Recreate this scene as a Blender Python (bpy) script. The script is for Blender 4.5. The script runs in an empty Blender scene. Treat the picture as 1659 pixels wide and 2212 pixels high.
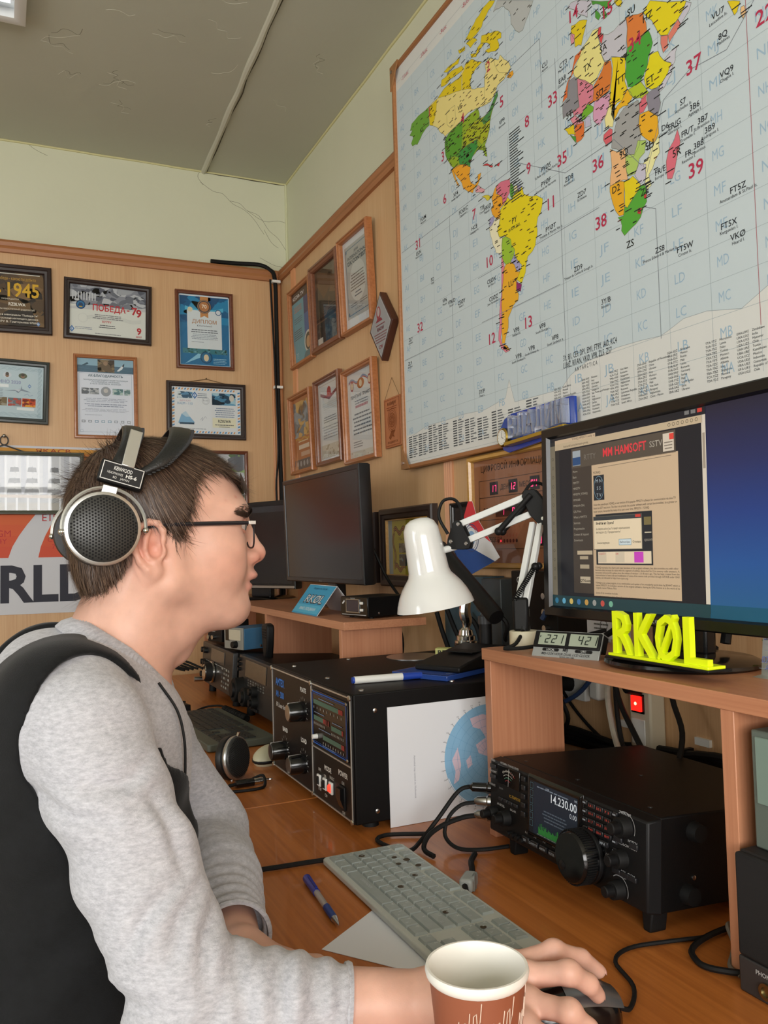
import bpy, bmesh, math, random
import numpy as np
from mathutils import Matrix, Vector
random.seed(7); rng = np.random.default_rng(7)
scene = bpy.context.scene
COL = scene.collection
R_ = math.radians

# ------------------------------------------------------------------ camera
def _cam():
    yaw, pitch, roll = R_(24.5), R_(2.49), R_(-1.61)
    d = Vector((math.sin(yaw)*math.cos(pitch), math.cos(yaw)*math.cos(pitch), math.sin(pitch)))
    r = Vector((math.cos(yaw), -math.sin(yaw), 0)); u = r.cross(d)
    r2 = math.cos(roll)*r + math.sin(roll)*u; u2 = -math.sin(roll)*r + math.cos(roll)*u
    cd = bpy.data.cameras.new('camera'); co = bpy.data.objects.new('camera', cd); COL.objects.link(co)
    m = Matrix.Identity(4)
    for i in range(3):
        m[i][0] = r2[i]; m[i][1] = u2[i]; m[i][2] = -d[i]
    m[0][3], m[1][3], m[2][3] = 0.0, 0.0, 1.2
    co.matrix_world = m
    cd.sensor_fit = 'VERTICAL'; cd.sensor_height = 24.0; cd.lens = 1820/2212*24.0
    cd.clip_start = 0.02; cd.clip_end = 60
    scene.camera = co
_cam()

# ------------------------------------------------------------------ world, daylight, exposure
w = bpy.data.worlds.new('daylight'); scene.world = w; w.use_nodes = True
w.node_tree.nodes['Background'].inputs[0].default_value = (0.80, 0.88, 1.0, 1)
w.node_tree.nodes['Background'].inputs[1].default_value = 1.0
def area(name, loc, rot, sx, sy, power, col):
    l = bpy.data.lights.new(name, 'AREA'); l.shape = 'RECTANGLE'; l.size = sx; l.size_y = sy
    l.energy = power; l.color = col
    o = bpy.data.objects.new(name, l); COL.objects.link(o); o.location = loc; o.rotation_euler = rot
    return o
# daylight falling in through the windows behind the photographer and on the left
area('window_daylight', (-0.75, -2.14, 1.55), (R_(90), 0, 0), 2.45, 1.3, 125, (1.0, 0.975, 0.94))
area('window_daylight', (-2.74, 0.55, 1.55), (0, R_(-90), 0), 1.25, 1.45, 38, (0.97, 0.98, 1.0))
vs = scene.view_settings
vs.view_transform = 'Standard'; vs.look = 'None'; vs.exposure = 0.0; vs.gamma = 1.0; vs.use_curve_mapping = False
# ------------------------------------------------------------------ colours and materials
def lin(c):
    if isinstance(c, str): c = tuple(int(c[i:i+2], 16) for i in (0, 2, 4))
    o = []
    for v in c[:3]:
        v /= 255.0
        o.append(v/12.92 if v <= .04045 else ((v+.055)/1.055)**2.4)
    return tuple(o)
MATS = {}
def M(name, col=(200,200,200), rough=.5, metal=0., spec=.5, emit=0., noise=0., nscale=40., bump=0., bscale=200., coat=0., sss=0., sheen=0., alpha=1., trans=0.):
    if name in MATS: return MATS[name]
    m = bpy.data.materials.new(name); m.use_nodes = True; MATS[name] = m
    nt = m.node_tree; b = nt.nodes['Principled BSDF']
    c = lin(col)
    b.inputs['Base Color'].default_value = (*c, 1); b.inputs['Roughness'].default_value = rough
    b.inputs['Metallic'].default_value = metal; b.inputs['Specular IOR Level'].default_value = spec
    if coat: b.inputs['Coat Weight'].default_value = coat; b.inputs['Coat Roughness'].default_value = .08
    if sheen: b.inputs['Sheen Weight'].default_value = sheen; b.inputs['Sheen Roughness'].default_value = .4
    if trans: b.inputs['Transmission Weight'].default_value = trans
    if sss:
        b.inputs['Subsurface Weight'].default_value = sss; b.inputs['Subsurface Scale'].default_value = .006
        b.inputs['Subsurface Radius'].default_value = (1.0, .35, .2)
    if emit: b.inputs['Emission Color'].default_value = (*c, 1); b.inputs['Emission Strength'].default_value = emit
    if alpha < 1: b.inputs['Alpha'].default_value = alpha
    tc = None
    if noise or bump: tc = nt.nodes.new('ShaderNodeTexCoord')
    if noise:
        n = nt.nodes.new('ShaderNodeTexNoise'); n.inputs['Scale'].default_value = nscale; n.inputs['Detail'].default_value = 5
        nt.links.new(tc.outputs['Object'], n.inputs['Vector'])
        mx = nt.nodes.new('ShaderNodeMix'); mx.data_type = 'RGBA'
        mx.inputs['A'].default_value = (*[max(0, v*(1-noise)) for v in c], 1); mx.inputs['B'].default_value = (*[min(1, v*(1+noise)) for v in c], 1)
        nt.links.new(n.outputs['Fac'], mx.inputs['Factor']); nt.links.new(mx.outputs['Result'], b.inputs['Base Color'])
    if bump:
        n2 = nt.nodes.new('ShaderNodeTexNoise'); n2.inputs['Scale'].default_value = bscale; n2.inputs['Detail'].default_value = 4
        nt.links.new(tc.outputs['Object'], n2.inputs['Vector'])
        bp = nt.nodes.new('ShaderNodeBump'); bp.inputs['Strength'].default_value = bump; bp.inputs['Distance'].default_value = .002
        nt.links.new(n2.outputs['Fac'], bp.inputs['Height']); nt.links.new(bp.outputs['Normal'], b.inputs['Normal'])
    return m
def WOOD(name, c1, c2, axis=1, rough=.42, fine=220., coarse=9., contrast=1., coat=0.):
    """laminate / wood: two noise layers drawn out along one local axis"""
    if name in MATS: return MATS[name]
    m = bpy.data.materials.new(name); m.use_nodes = True; MATS[name] = m
    nt = m.node_tree; b = nt.nodes['Principled BSDF']; b.inputs['Roughness'].default_value = rough
    if coat: b.inputs['Coat Weight'].default_value = coat
    tc = nt.nodes.new('ShaderNodeTexCoord')
    def lay(sc, stretch, det, dist):
        mp = nt.nodes.new('ShaderNodeMapping'); s = [sc]*3; s[axis] = sc/stretch
        mp.inputs['Scale'].default_value = s; nt.links.new(tc.outputs['Object'], mp.inputs['Vector'])
        n = nt.nodes.new('ShaderNodeTexNoise'); n.inputs['Scale'].default_value = 1; n.inputs['Detail'].default_value = det; n.inputs['Distortion'].default_value = dist
        nt.links.new(mp.outputs['Vector'], n.inputs['Vector']); return n.outputs['Fac']
    f1 = lay(fine, 60, 2, .1); f2 = lay(coarse, 14, 4, 1.2)
    ad = nt.nodes.new('ShaderNodeMath'); ad.operation = 'ADD'; nt.links.new(f1, ad.inputs[0]); nt.links.new(f2, ad.inputs[1])
    mr = nt.nodes.new('ShaderNodeMapRange'); mr.inputs['From Min'].default_value = 1-.38/contrast; mr.inputs['From Max'].default_value = 1+.38/contrast
    nt.links.new(ad.outputs[0], mr.inputs['Value'])
    mx = nt.nodes.new('ShaderNodeMix'); mx.data_type = 'RGBA'
    mx.inputs['A'].default_value = (*lin(c1), 1); mx.inputs['B'].default_value = (*lin(c2), 1)
    nt.links.new(mr.outputs['Result'], mx.inputs['Factor']); nt.links.new(mx.outputs['Result'], b.inputs['Base Color'])
    bp = nt.nodes.new('ShaderNodeBump'); bp.inputs['Strength'].default_value = .12; bp.inputs['Distance'].default_value = .001
    nt.links.new(f1, bp.inputs['Height']); nt.links.new(bp.outputs['Normal'], b.inputs['Normal'])
    return m
def PRINT(name='print', rough=.6, emit=0., spec=.3):
    """flat print: colour comes from the face colours of the printed shapes"""
    if name in MATS: return MATS[name]
    m = bpy.data.materials.new(name); m.use_nodes = True; MATS[name] = m
    nt = m.node_tree; b = nt.nodes['Principled BSDF']
    a = nt.nodes.new('ShaderNodeVertexColor'); a.layer_name = 'Col'
    nt.links.new(a.outputs['Color'], b.inputs['Base Color']); b.inputs['Roughness'].default_value = rough; b.inputs['Specular IOR Level'].default_value = spec
    if emit:
        nt.links.new(a.outputs['Color'], b.inputs['Emission Color']); b.inputs['Emission Strength'].default_value = emit
    return m
def GLASS(name='pane_glass', tint=(1,1,1), rough=.02, refl=1.0):
    if name in MATS: return MATS[name]
    m = bpy.data.materials.new(name); m.use_nodes = True; MATS[name] = m
    nt = m.node_tree; nt.nodes.remove(nt.nodes['Principled BSDF']); out = nt.nodes['Material Output']
    t = nt.nodes.new('ShaderNodeBsdfTransparent'); t.inputs[0].default_value = (*tint, 1)
    g = nt.nodes.new('ShaderNodeBsdfGlossy'); g.inputs['Roughness'].default_value = rough
    f = nt.nodes.new('ShaderNodeFresnel'); f.inputs['IOR'].default_value = 1.5
    k = nt.nodes.new('ShaderNodeMath'); k.operation = 'MULTIPLY'; k.inputs[1].default_value = refl
    gm = nt.nodes.new('ShaderNodeNewGeometry'); inv = nt.nodes.new('ShaderNodeMath'); inv.operation = 'SUBTRACT'; inv.inputs[0].default_value = 1.0
    nt.links.new(gm.outputs['Backfacing'], inv.inputs[1]); k2 = nt.nodes.new('ShaderNodeMath'); k2.operation = 'MULTIPLY'
    nt.links.new(f.outputs[0], k2.inputs[0]); nt.links.new(inv.outputs[0], k2.inputs[1]); nt.links.new(k2.outputs[0], k.inputs[0])
    mx = nt.nodes.new('ShaderNodeMixShader'); nt.links.new(k.outputs[0], mx.inputs[0]); nt.links.new(t.outputs[0], mx.inputs[1]); nt.links.new(g.outputs[0], mx.inputs[2])
    nt.links.new(mx.outputs[0], out.inputs['Surface'])
    return m

# ------------------------------------------------------------------ frames and objects
def frame(o, u, v):
    u = Vector(u).normalized(); v = Vector(v); v = (v - u*v.dot(u)).normalized(); n = u.cross(v)
    m = Matrix.Identity(4)
    for i in range(3): m[i][0] = u[i]; m[i][1] = v[i]; m[i][2] = n[i]; m[i][3] = o[i]
    return m
def FR(y, z, x=1.05, rot=0., tilt=0., yaw=0.):   # faces -X: right = -Y, up = Z
    m = frame((x, y, z), (0,-1,0), (0,0,1))
    return m @ Matrix.Rotation(R_(yaw), 4, 'Y') @ Matrix.Rotation(R_(tilt), 4, 'X') @ Matrix.Rotation(R_(rot), 4, 'Z')
def FB(x, z, y=3.263, rot=0.):                   # faces -Y
    return frame((x, y, z), (1,0,0), (0,0,1)) @ Matrix.Rotation(R_(rot), 4, 'Z')
def FD(x, y, z, ang=0.):                         # lies on a table: normal up
    a = R_(ang); return frame((x, y, z), (math.cos(a), math.sin(a), 0), (-math.sin(a), math.cos(a), 0))
def T(name, label, cat, mat, group=None):
    o = bpy.data.objects.new(name, None); COL.objects.link(o); o.matrix_world = mat
    o.empty_display_size = .02
    o['label'] = label; o['category'] = cat
    if group: o['group'] = group
    return o
def catmull(pts, n=6, closed=False):
    P = [np.array(p, float) for p in pts]
    if len(P) < 3: return P
    out = []
    N = len(P); rngi = range(N if closed else N-1)
    for i in rngi:
        p0 = P[(i-1) % N] if closed or i > 0 else 2*P[0]-P[1]
        p1 = P[i]; p2 = P[(i+1) % N]
        p3 = P[(i+2) % N] if closed or i+2 < N else 2*P[-1]-P[-2]
        for k in range(n):
            t = k/n
            out.append(.5*((2*p1)+(-p0+p2)*t+(2*p0-5*p1+4*p2-p3)*t*t+(-p0+3*p1-3*p2+p3)*t**3))
    if not closed: out.append(P[-1])
    return out
class MB:
    def __init__(s): s.v = []; s.f = []; s.mi = []; s.k = 0
    def add(s, V, F):
        b = len(s.v); s.v += [tuple(map(float, p)) for p in V]
        for f in F: s.f.append(tuple(b+i for i in f)); s.mi.append(s.k)
        return s
    def box(s, x0, x1, y0, y1, z0, z1):
        V = [(x0,y0,z0),(x1,y0,z0),(x1,y1,z0),(x0,y1,z0),(x0,y0,z1),(x1,y0,z1),(x1,y1,z1),(x0,y1,z1)]
        return s.add(V, [(3,2,1,0),(4,5,6,7),(0,1,5,4),(1,2,6,5),(2,3,7,6),(3,0,4,7)])
    def taper(s, r0, z0, r1, z1):      # r = (x0,x1,y0,y1) at z0 and z1
        V = [(r0[0],r0[2],z0),(r0[1],r0[2],z0),(r0[1],r0[3],z0),(r0[0],r0[3],z0),(r1[0],r1[2],z1),(r1[1],r1[2],z1),(r1[1],r1[3],z1),(r1[0],r1[3],z1)]
        return s.add(V, [(3,2,1,0),(4,5,6,7),(0,1,5,4),(1,2,6,5),(2,3,7,6),(3,0,4,7)])
    def prism(s, poly, z0, z1):
        a = sum(poly[i][0]*poly[(i+1)%len(poly)][1]-poly[(i+1)%len(poly)][0]*poly[i][1] for i in range(len(poly)))
        if a < 0: poly = poly[::-1]
        n = len(poly); V = [(x,y,z0) for x,y in poly]+[(x,y,z1) for x,y in poly]
        F = [tuple(range(n-1,-1,-1)), tuple(range(n,2*n))]+[(i,(i+1)%n,n+(i+1)%n,n+i) for i in range(n)]
        return s.add(V, F)
    def lathe(s, prof, o=(0,0,0), ax=(0,0,1), n=24, cap=True):
        a = Vector(ax).normalized(); t = Vector((1,0,0)) if abs(a.x) < .9 else Vector((0,1,0))
        e1 = a.cross(t).normalized(); e2 = a.cross(e1); o = Vector(o); V = []; F = []
        for r, h in prof:
            for i in range(n):
                an = 2*math.pi*i/n; V.append(o + a*h + e1*(r*math.cos(an)) + e2*(r*math.sin(an)))
        m = len(prof)
        for j in range(m-1):
            for i in range(n): F.append((j*n+i, j*n+(i+1)%n, (j+1)*n+(i+1)%n, (j+1)*n+i))
        if cap: F.append(tuple(range(n-1,-1,-1))); F.append(tuple(range((m-1)*n, m*n)))
        return s.add(V, F)
    def cyl(s, p0, p1, r0, r1=None, n=14):
        p0, p1 = Vector(p0), Vector(p1); d = p1-p0
        return s.lathe([(r0, 0), (r0 if r1 is None else r1, d.length)], p0, d, n)
    def tube(s, pts, r, n=7, smooth=5, closed=False):
        if smooth: pts = catmull(pts, smooth, closed)
        P = [Vector(p) for p in pts]; N = len(P); V = []; F = []
        t0 = (P[1]-P[0]).normalized(); up = Vector((0,0,1)) if abs(t0.z) < .9 else Vector((1,0,0))
        nr = t0.cross(up).normalized()
        for i in range(N):
            if closed: t = P[(i+1)%N]-P[i-1]
            else: t = P[min(i+1,N-1)]-P[max(i-1,0)]
            t = t.normalized() if t.length > 1e-9 else t0
            nr = (nr - t*nr.dot(t)); nr = nr.normalized() if nr.length > 1e-6 else t.orthogonal().normalized()
            b = t.cross(nr); rr = r(i/(N-1)) if callable(r) else r
            for k in range(n):
                an = 2*math.pi*k/n; V.append(P[i]+nr*(rr*math.cos(an))+b*(rr*math.sin(an)))
        for i in range(N if closed else N-1):
            j = (i+1) % N
            for k in range(n): F.append((i*n+k, j*n+k, j*n+(k+1)%n, i*n+(k+1)%n)[::-1])
        if not closed: F.append(tuple(range(n))); F.append(tuple(range((N-1)*n, N*n))[::-1])
        return s.add(V, F)
    def ball(s, c, r, n=14, m=9, z0=-1., z1=1.):
        if not hasattr(r, '__len__'): r = (r, r, r)
        V = []; F = []
        for j in range(m+1):
            ph = math.asin(z0)+(math.asin(z1)-math.asin(z0))*j/m
            for i in range(n):
                th = 2*math.pi*i/n; V.append((c[0]+r[0]*math.cos(ph)*math.cos(th), c[1]+r[1]*math.cos(ph)*math.sin(th), c[2]+r[2]*math.sin(ph)))
        for j in range(m):
            for i in range(n): F.append((j*n+i, j*n+(i+1)%n, (j+1)*n+(i+1)%n, (j+1)*n+i))
        F.append(tuple(range(n-1,-1,-1))); F.append(tuple(range(m*n,(m+1)*n)))
        return s.add(V, F)
    def ring(s, w, h, prof, x=0, y=0):
        """mitred rectangular frame: prof = [(inset, height)]"""
        V = []; F = []
        for t, z in prof: V += [(x+t,y+t,z),(x+w-t,y+t,z),(x+w-t,y+h-t,z),(x+t,y+h-t,z)]
        for j in range(len(prof)-1):
            for i in range(4): F.append((j*4+i, j*4+(i+1)%4, (j+1)*4+(i+1)%4, (j+1)*4+i))
        return s.add(V, F)
    def xf(s, m, start=0):
        s.v[start:] = [tuple(m @ Vector(p)) for p in s.v[start:]]; return s
    def build(s, name, mat, parent=None, bevel=0., smooth=35, seg=2, kind=None, label=None):
        me = bpy.data.meshes.new(name); me.from_pydata(s.v, [], s.f)
        if isinstance(mat, (list, tuple)):
            for q in mat: me.materials.append(q)
            me.polygons.foreach_set('material_index', s.mi)
        else: me.materials.append(mat)
        if smooth:
            me.polygons.foreach_set('use_smooth', [True]*len(me.polygons)); me.update(); me.set_sharp_from_angle(angle=R_(smooth))
        me.update()
        o = bpy.data.objects.new(name, me); COL.objects.link(o)
        if parent: o.parent = parent
        if bevel:
            b = o.modifiers.new('bevel', 'BEVEL'); b.width = bevel; b.segments = seg; b.limit_method = 'ANGLE'; b.angle_limit = R_(40)
        if kind: o['kind'] = kind
        if label: o['label'] = label
        return o
def tag(o, label, cat, group=None, kind=None):
    if kind: o['kind'] = kind
    if label: o['label'] = label; o['category'] = cat
    if group: o['group'] = group
    return o
def dup(root, mat, label, group=None):
    r = root.copy(); COL.objects.link(r); r.matrix_world = mat; r['label'] = label
    if group: r['group'] = group
    for ch in list(root.children):
        c = ch.copy(); COL.objects.link(c); c.parent = r
        for g in list(ch.children):
            d = g.copy(); COL.objects.link(d); d.parent = c
    return r

# ------------------------------------------------------------------ lettering and flat print
_G = {}
def _tm(body, bold):
    cu = bpy.data.curves.new('t', 'FONT'); cu.body = body; cu.resolution_u = 2; cu.offset = bold
    ob = bpy.data.objects.new('t', cu); me = bpy.data.meshes.new_from_object(ob)
    V = [(v.co.x, v.co.y) for v in me.vertices]; F = [tuple(p.vertices) for p in me.polygons]
    bpy.data.objects.remove(ob); bpy.data.curves.remove(cu); bpy.data.meshes.remove(me)
    return V, F
def glyph(c, bold):
    k = (c, bold)
    if k not in _G:
        V, F = _tm(c, bold); V2, _ = _tm(c+'I', bold)
        if ('I', bold) not in _G and c != 'I': glyph('I', bold)
        xi = max(v[0] for v in (V if c == 'I' else _G[('I', bold)][0]))
        adv = max(v[0] for v in V2) - xi
        _G[k] = (V, F, adv)
    return _G[k]
def layout(s, bold=0.):
    x = 0; V = []; F = []
    for c in s:
        if c == ' ': x += .28; continue
        gv, gf, adv = glyph(c, bold); b = len(V)
        V += [(p[0]+x, p[1]) for p in gv]; F += [tuple(b+i for i in f) for f in gf]; x += adv
    return V, F, x
CAPH = None
class Print:
    def __init__(s, z=.0008, dz=.00012): s.v = []; s.f = []; s.c = []; s.z = z; s.dz = dz
    def add(s, V, F, col, L):
        b = len(s.v); z = s.z+s.dz*L; s.v += [(float(p[0]), float(p[1]), z) for p in V]; c = lin(col)
        for f in F: s.f.append(tuple(b+i for i in f)); s.c.append(c)
        return s
    def poly(s, P, col, L=1):
        a = sum(P[i][0]*P[(i+1)%len(P)][1]-P[(i+1)%len(P)][0]*P[i][1] for i in range(len(P)))
        if a < 0: P = P[::-1]
        return s.add(P, [tuple(range(len(P)))], col, L)
    def rect(s, x0, y0, x1, y1, col, L=1): return s.add([(x0,y0),(x1,y0),(x1,y1),(x0,y1)], [(0,1,2,3)], col, L)
    def box(s, x0, y0, x1, y1, t, col, L=1):
        s.rect(x0,y0,x1,y0+t,col,L); s.rect(x0,y1-t,x1,y1,col,L); s.rect(x0,y0,x0+t,y1,col,L); s.rect(x1-t,y0,x1,y1,col,L); return s
    def disc(s, x, y, r, col, L=1, n=20, ry=None):
        return s.poly([(x+r*math.cos(2*math.pi*i/n), y+(ry or r)*math.sin(2*math.pi*i/n)) for i in range(n)], col, L)
    def circ(s, x, y, r, t, col, L=1, n=24, ry=None, a0=0, a1=360):
        return s.line([(x+r*math.cos(R_(a0+(a1-a0)*i/n)), y+(ry or r)*math.sin(R_(a0+(a1-a0)*i/n))) for i in range(n+1)], t, col, L)
    def line(s, P, t, col, L=1):
        for (x0,y0),(x1,y1) in zip(P[:-1], P[1:]):
            d = math.hypot(x1-x0, y1-y0) or 1e-9; nx, ny = -(y1-y0)/d*t/2, (x1-x0)/d*t/2
            s.add([(x0-nx,y0-ny),(x1-nx,y1-ny),(x1+nx,y1+ny),(x0+nx,y0+ny)], [(0,1,2,3)], col, L)
        return s
    def text(s, t, x, y, h, col, al='l', w=None, L=2, bold=0., slant=0., rot=0.):
        global CAPH
        if CAPH is None: CAPH = max(v[1] for v in glyph('H', 0.)[0])
        V, F, adv = layout(t, bold); k = h/CAPH; kx = k if w is None else w/max(adv, 1e-6)
        x0 = {'l': 0, 'c': -adv*kx/2, 'r': -adv*kx}[al]; ca, sa = math.cos(R_(rot)), math.sin(R_(rot))
        P = [(px*kx+x0+slant*py*k, py*k) for px, py in V]
        return s.add([(x+a*ca-b*sa, y+a*sa+b*ca) for a, b in P], F, col, L)
    def greek(s, x0, x1, y, n, lh, col, al='c', t=None, L=4.6, rag=.25, seed=0):
        """rows of type too small to read: broken dashes"""
        rr = random.Random(seed+int(1e4*abs(y)+n)); t = t or lh*.38
        for i in range(n):
            wd = (x1-x0)*(1-rag*rr.random()); a = {'c': (x0+x1-wd)/2, 'l': x0, 'r': x1-wd}[al]; e = a+wd; yy = y-i*lh
            while a < e:
                q = min(e-a, (x1-x0)*(.04+.1*rr.random())); s.rect(a, yy, a+q*.86, yy+t, col, L); a += q
        return s
    def blob(s, x0, y0, x1, y1, cols, n=26, L=1, seed=1, k=.22):
        """mottled picture area of overlapping angular patches, clipped to the box"""
        rr = random.Random(seed); s.rect(x0,y0,x1,y1,cols[0],L)
        for i in range(n):
            cx, cy = rr.uniform(x0,x1), rr.uniform(y0,y1); r = k*min(x1-x0,y1-y0)*rr.uniform(.3,1)
            P = []
            for j in range(7):
                a = 2*math.pi*j/7+rr.random()*.5; q = r*rr.uniform(.5,1.2)
                P.append((min(x1,max(x0,cx+1.6*q*math.cos(a))), min(y1,max(y0,cy+q*math.sin(a)))))
            s.poly(P, rr.choice(cols[1:] or cols), L+.08*(i%9)+.1)
        return s
    def build(s, name, parent, mat=None, label=None):
        me = bpy.data.meshes.new(name); me.from_pydata(s.v, [], s.f); me.materials.append(mat or PRINT())
        at = me.color_attributes.new('Col', 'FLOAT_COLOR', 'CORNER')
        buf = np.empty((len(me.loops), 4), np.float32); buf[:, 3] = 1
        k = 0
        for f, c in zip(s.f, s.c): buf[k:k+len(f), :3] = c; k += len(f)
        at.data.foreach_set('color', buf.ravel()); me.update()
        o = bpy.data.objects.new(name, me); COL.objects.link(o); o.parent = parent
        if label: o['label'] = label
        return o
# ------------------------------------------------------------------ the room
XR, YB, ZC = 1.05, 3.263, 2.735
def struct(name, mb, mat, parent=None, bevel=0.):
    o = mb.build(name, mat, parent, bevel)
    if parent is None: o['kind'] = 'structure'
    return o
m_plast = M('wall_paint', (212, 212, 186), .8, noise=.05, nscale=3, bump=.25, bscale=60)
m_ceil = M('ceiling_plaster', (188, 188, 170), .85, noise=.06, nscale=2.5, bump=.45, bscale=22)
m_pan = WOOD('panel_laminate', (196, 152, 108), (216, 178, 134), 1, .45, 260, 7)
m_trim = WOOD('trim_wood', (150, 94, 56), (176, 118, 74), 0, .42, 200, 8)
m_lath = WOOD('lath_wood', (184, 122, 78), (206, 148, 102), 1, .42, 240, 8)
m_floor = WOOD('floor_board', (126, 116, 102), (146, 136, 122), 1, .5, 120, 5)
fl = struct('floor', MB().box(-2.6, 1.1, -2.0, 3.31, -.05, 0), m_floor)
ce = struct('ceiling', MB().box(-2.75, 1.25, -2.15, 3.45, ZC, ZC+.1), m_ceil)
wr = struct('wall_right', MB().box(1.10, 1.25, -2.15, 3.45, 0, ZC), m_plast)
wb = struct('wall_back', MB().box(-2.75, 1.10, 3.31, 3.45, 0, ZC), m_plast)
def wall_open(name, ax, p0, p1, a0, a1, o0, o1, z0, z1):
    mb = MB()
    for (u0, u1, w0, w1) in ((a0, o0, 0, ZC), (o1, a1, 0, ZC), (o0, o1, 0, z0), (o0, o1, z1, ZC)):
        mb.box(u0, u1, p0, p1, w0, w1) if ax == 'y' else mb.box(p0, p1, u0, u1, w0, w1)
    return struct(name, mb, m_plast)
wf = wall_open('wall_front', 'y', -2.15, -2.0, -2.75, 1.10, -2.0, .5, .88, 2.22)
wl = wall_open('wall_left', 'x', -2.75, -2.6, -2.0, 3.31, -.2, 1.3, .9, 2.2)
m_wfr = M('window_paint', (235, 235, 230), .4)
def window(name, F, w, h, nx):
    e = bpy.data.objects.new(name, None); COL.objects.link(e); e.matrix_world = F; e['kind'] = 'structure'
    mb = MB().ring(w, h, [(0,-.05),(0,.0),(.055,.0),(.055,-.05)])
    for i in range(1, nx): mb.box(w*i/nx-.035, w*i/nx+.035, .05, h-.05, -.045, -.002)
    mb.box(.05, w-.05, h*.72-.025, h*.72+.025, -.044, -.003)
    mb.build('window_frame', m_wfr, e, .003)
    for i in range(nx): MB().box(w*i/nx+.03, w*(i+1)/nx-.03, .05, h-.05, -.03, -.026).build('pane', GLASS(), e)
    MB().box(-.06, w+.06, -.04, 0, -.06, .16).build('window_sill', m_wfr, e, .004)
window('window_1', frame((.5, -2.06, .88), (-1,0,0), (0,0,1)), 2.5, 1.34, 4)
window('window_2', frame((-2.66, -.2, .9), (0,1,0), (0,0,1)), 1.5, 1.3, 2)
# laminate panels over the plaster, each sheet a piece of its wall
def panel_r(y0, y1): MB().box(-y1, -y0, 0, 2.31, -.05, 0).build('panel', m_pan, wr).matrix_local = frame((XR,0,0), (0,-1,0), (0,0,1))
for y0, y1 in ((1.89,3.09),(.69,1.889),(-.51,.689),(-1.71,-.511),(-2.0,-1.711),(3.091,3.26)): panel_r(y0, y1)
def panel_b(x0, x1): MB().box(x0, x1, 0, 2.31, -.047, 0).build('panel', m_pan, wb).matrix_local = frame((0,YB,0), (1,0,0), (0,0,1))
for x0, x1 in ((-.12,1.05),(-1.32,-.121),(-2.52,-1.321)): panel_b(x0, x1)
def ribbed(name, F, L, wd, mat, th=.008):
    e = bpy.data.objects.new(name, None); COL.objects.link(e); e.matrix_world = F; e['kind'] = 'structure'
    P = [(0, 0)]; n = 4
    for i in range(n): P += [(wd*(i+.1)/n, th*.6), (wd*(i+.5)/n, th), (wd*(i+.9)/n, th*.6)]
    P += [(wd, 0)]
    mb = MB(); mb.prism(P, 0, L); mb.xf(Matrix(((1,0,0,0),(0,0,1,0),(0,1,0,0),(0,0,0,1))))
    mb.f = [f[::-1] for f in mb.f]; mb.build('moulding', mat, e)
ribbed('trim_1', FR(1.913, 0, XR), 2.31, .044, m_lath)
ribbed('trim_2', FR(3.114, 0, XR), 2.31, .045, m_lath)
ribbed('trim_3', FR(.713, 0, XR), 2.31, .044, m_lath)
ribbed('trim_4', FB(1.005, 0, YB), 2.31, .045, m_lath)
ribbed('trim_5', FB(-.142, 0, YB), 2.31, .044, m_lath)
def cap(name, F, L):
    e = bpy.data.objects.new(name, None); COL.objects.link(e); e.matrix_world = F; e['kind'] = 'structure'
    V = [(-.05,.0),(.012,.0),(.016,.012),(.012,.024),(.016,.036),(.010,.046),(-.05,.046)]   # (out, up)
    mb = MB().prism(V, 0, L); mb.xf(Matrix(((0,0,1,0),(0,1,0,0),(1,0,0,0),(0,0,0,1)))); mb.f = [f[::-1] for f in mb.f]
    mb.build('moulding', m_trim, e)
cap('trim_6', FR(3.263, 2.298, XR), 5.2)
cap('trim_7', FB(-2.6, 2.298, YB), 3.66)
# plaster seam along the ceiling, hairline cracks
rr = random.Random(3)
P = [(.754+.0015*rr.uniform(-1,1)-.036*(3.31-y), y, ZC-.001) for y in np.arange(3.31, -2, -.09)]
MB().tube(P, lambda t: .0105+.0012*math.sin(90*t), 8, 2).build('plaster_seam', M('seam_plaster', (200,198,180), .85, bump=.3, bscale=60), ce)
MB().tube([(p[0]+.0125+.003*rr.uniform(-1,1), p[1], ZC-.0008) for p in P], .0016, 5, 2).build('crack', M('crack_dark', (84,78,62), .9), ce)
def squiggle(x, y, L, a, amp=.02, n=5):
    ca, sa = math.cos(a), math.sin(a); o = []
    for i in range(n+1):
        t = L*i/n; q = amp*rr.uniform(-1,1); o.append((x+t*ca-q*sa, y+t*sa+q*ca, ZC+.0004))
    return o
mb = MB(); ml = MB()
for x, y, L, a in [(.12,2.62,.1,.3),(.22,2.55,.12,2.6),(.33,2.72,.1,1.1),(.30,2.8,.12,-.4),(.36,2.9,.08,.9),(.42,2.45,.1,.1),(.55,2.35,.12,.5),(.62,2.6,.1,-.6),(.85,2.7,.08,.4),(.9,2.4,.1,1),(.18,2.78,.06,.2),(.5,2.2,.14,.3),(.68,2.9,.05,1.3),(.28,2.4,.08,0)]:
    ml.tube(squiggle(x, y, L, a), .0010, 5, 4)
    if rr.random() < .6: mb.tube(squiggle(x+.012, y-.02, L*.8, a+.2), .0007, 5, 4)
ml.build('plaster_flakes', M('flake_plaster', (204,202,184), .85), ce)
mb.build('plaster_cracks', MATS['crack_dark'], ce)
mb = MB()
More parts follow.
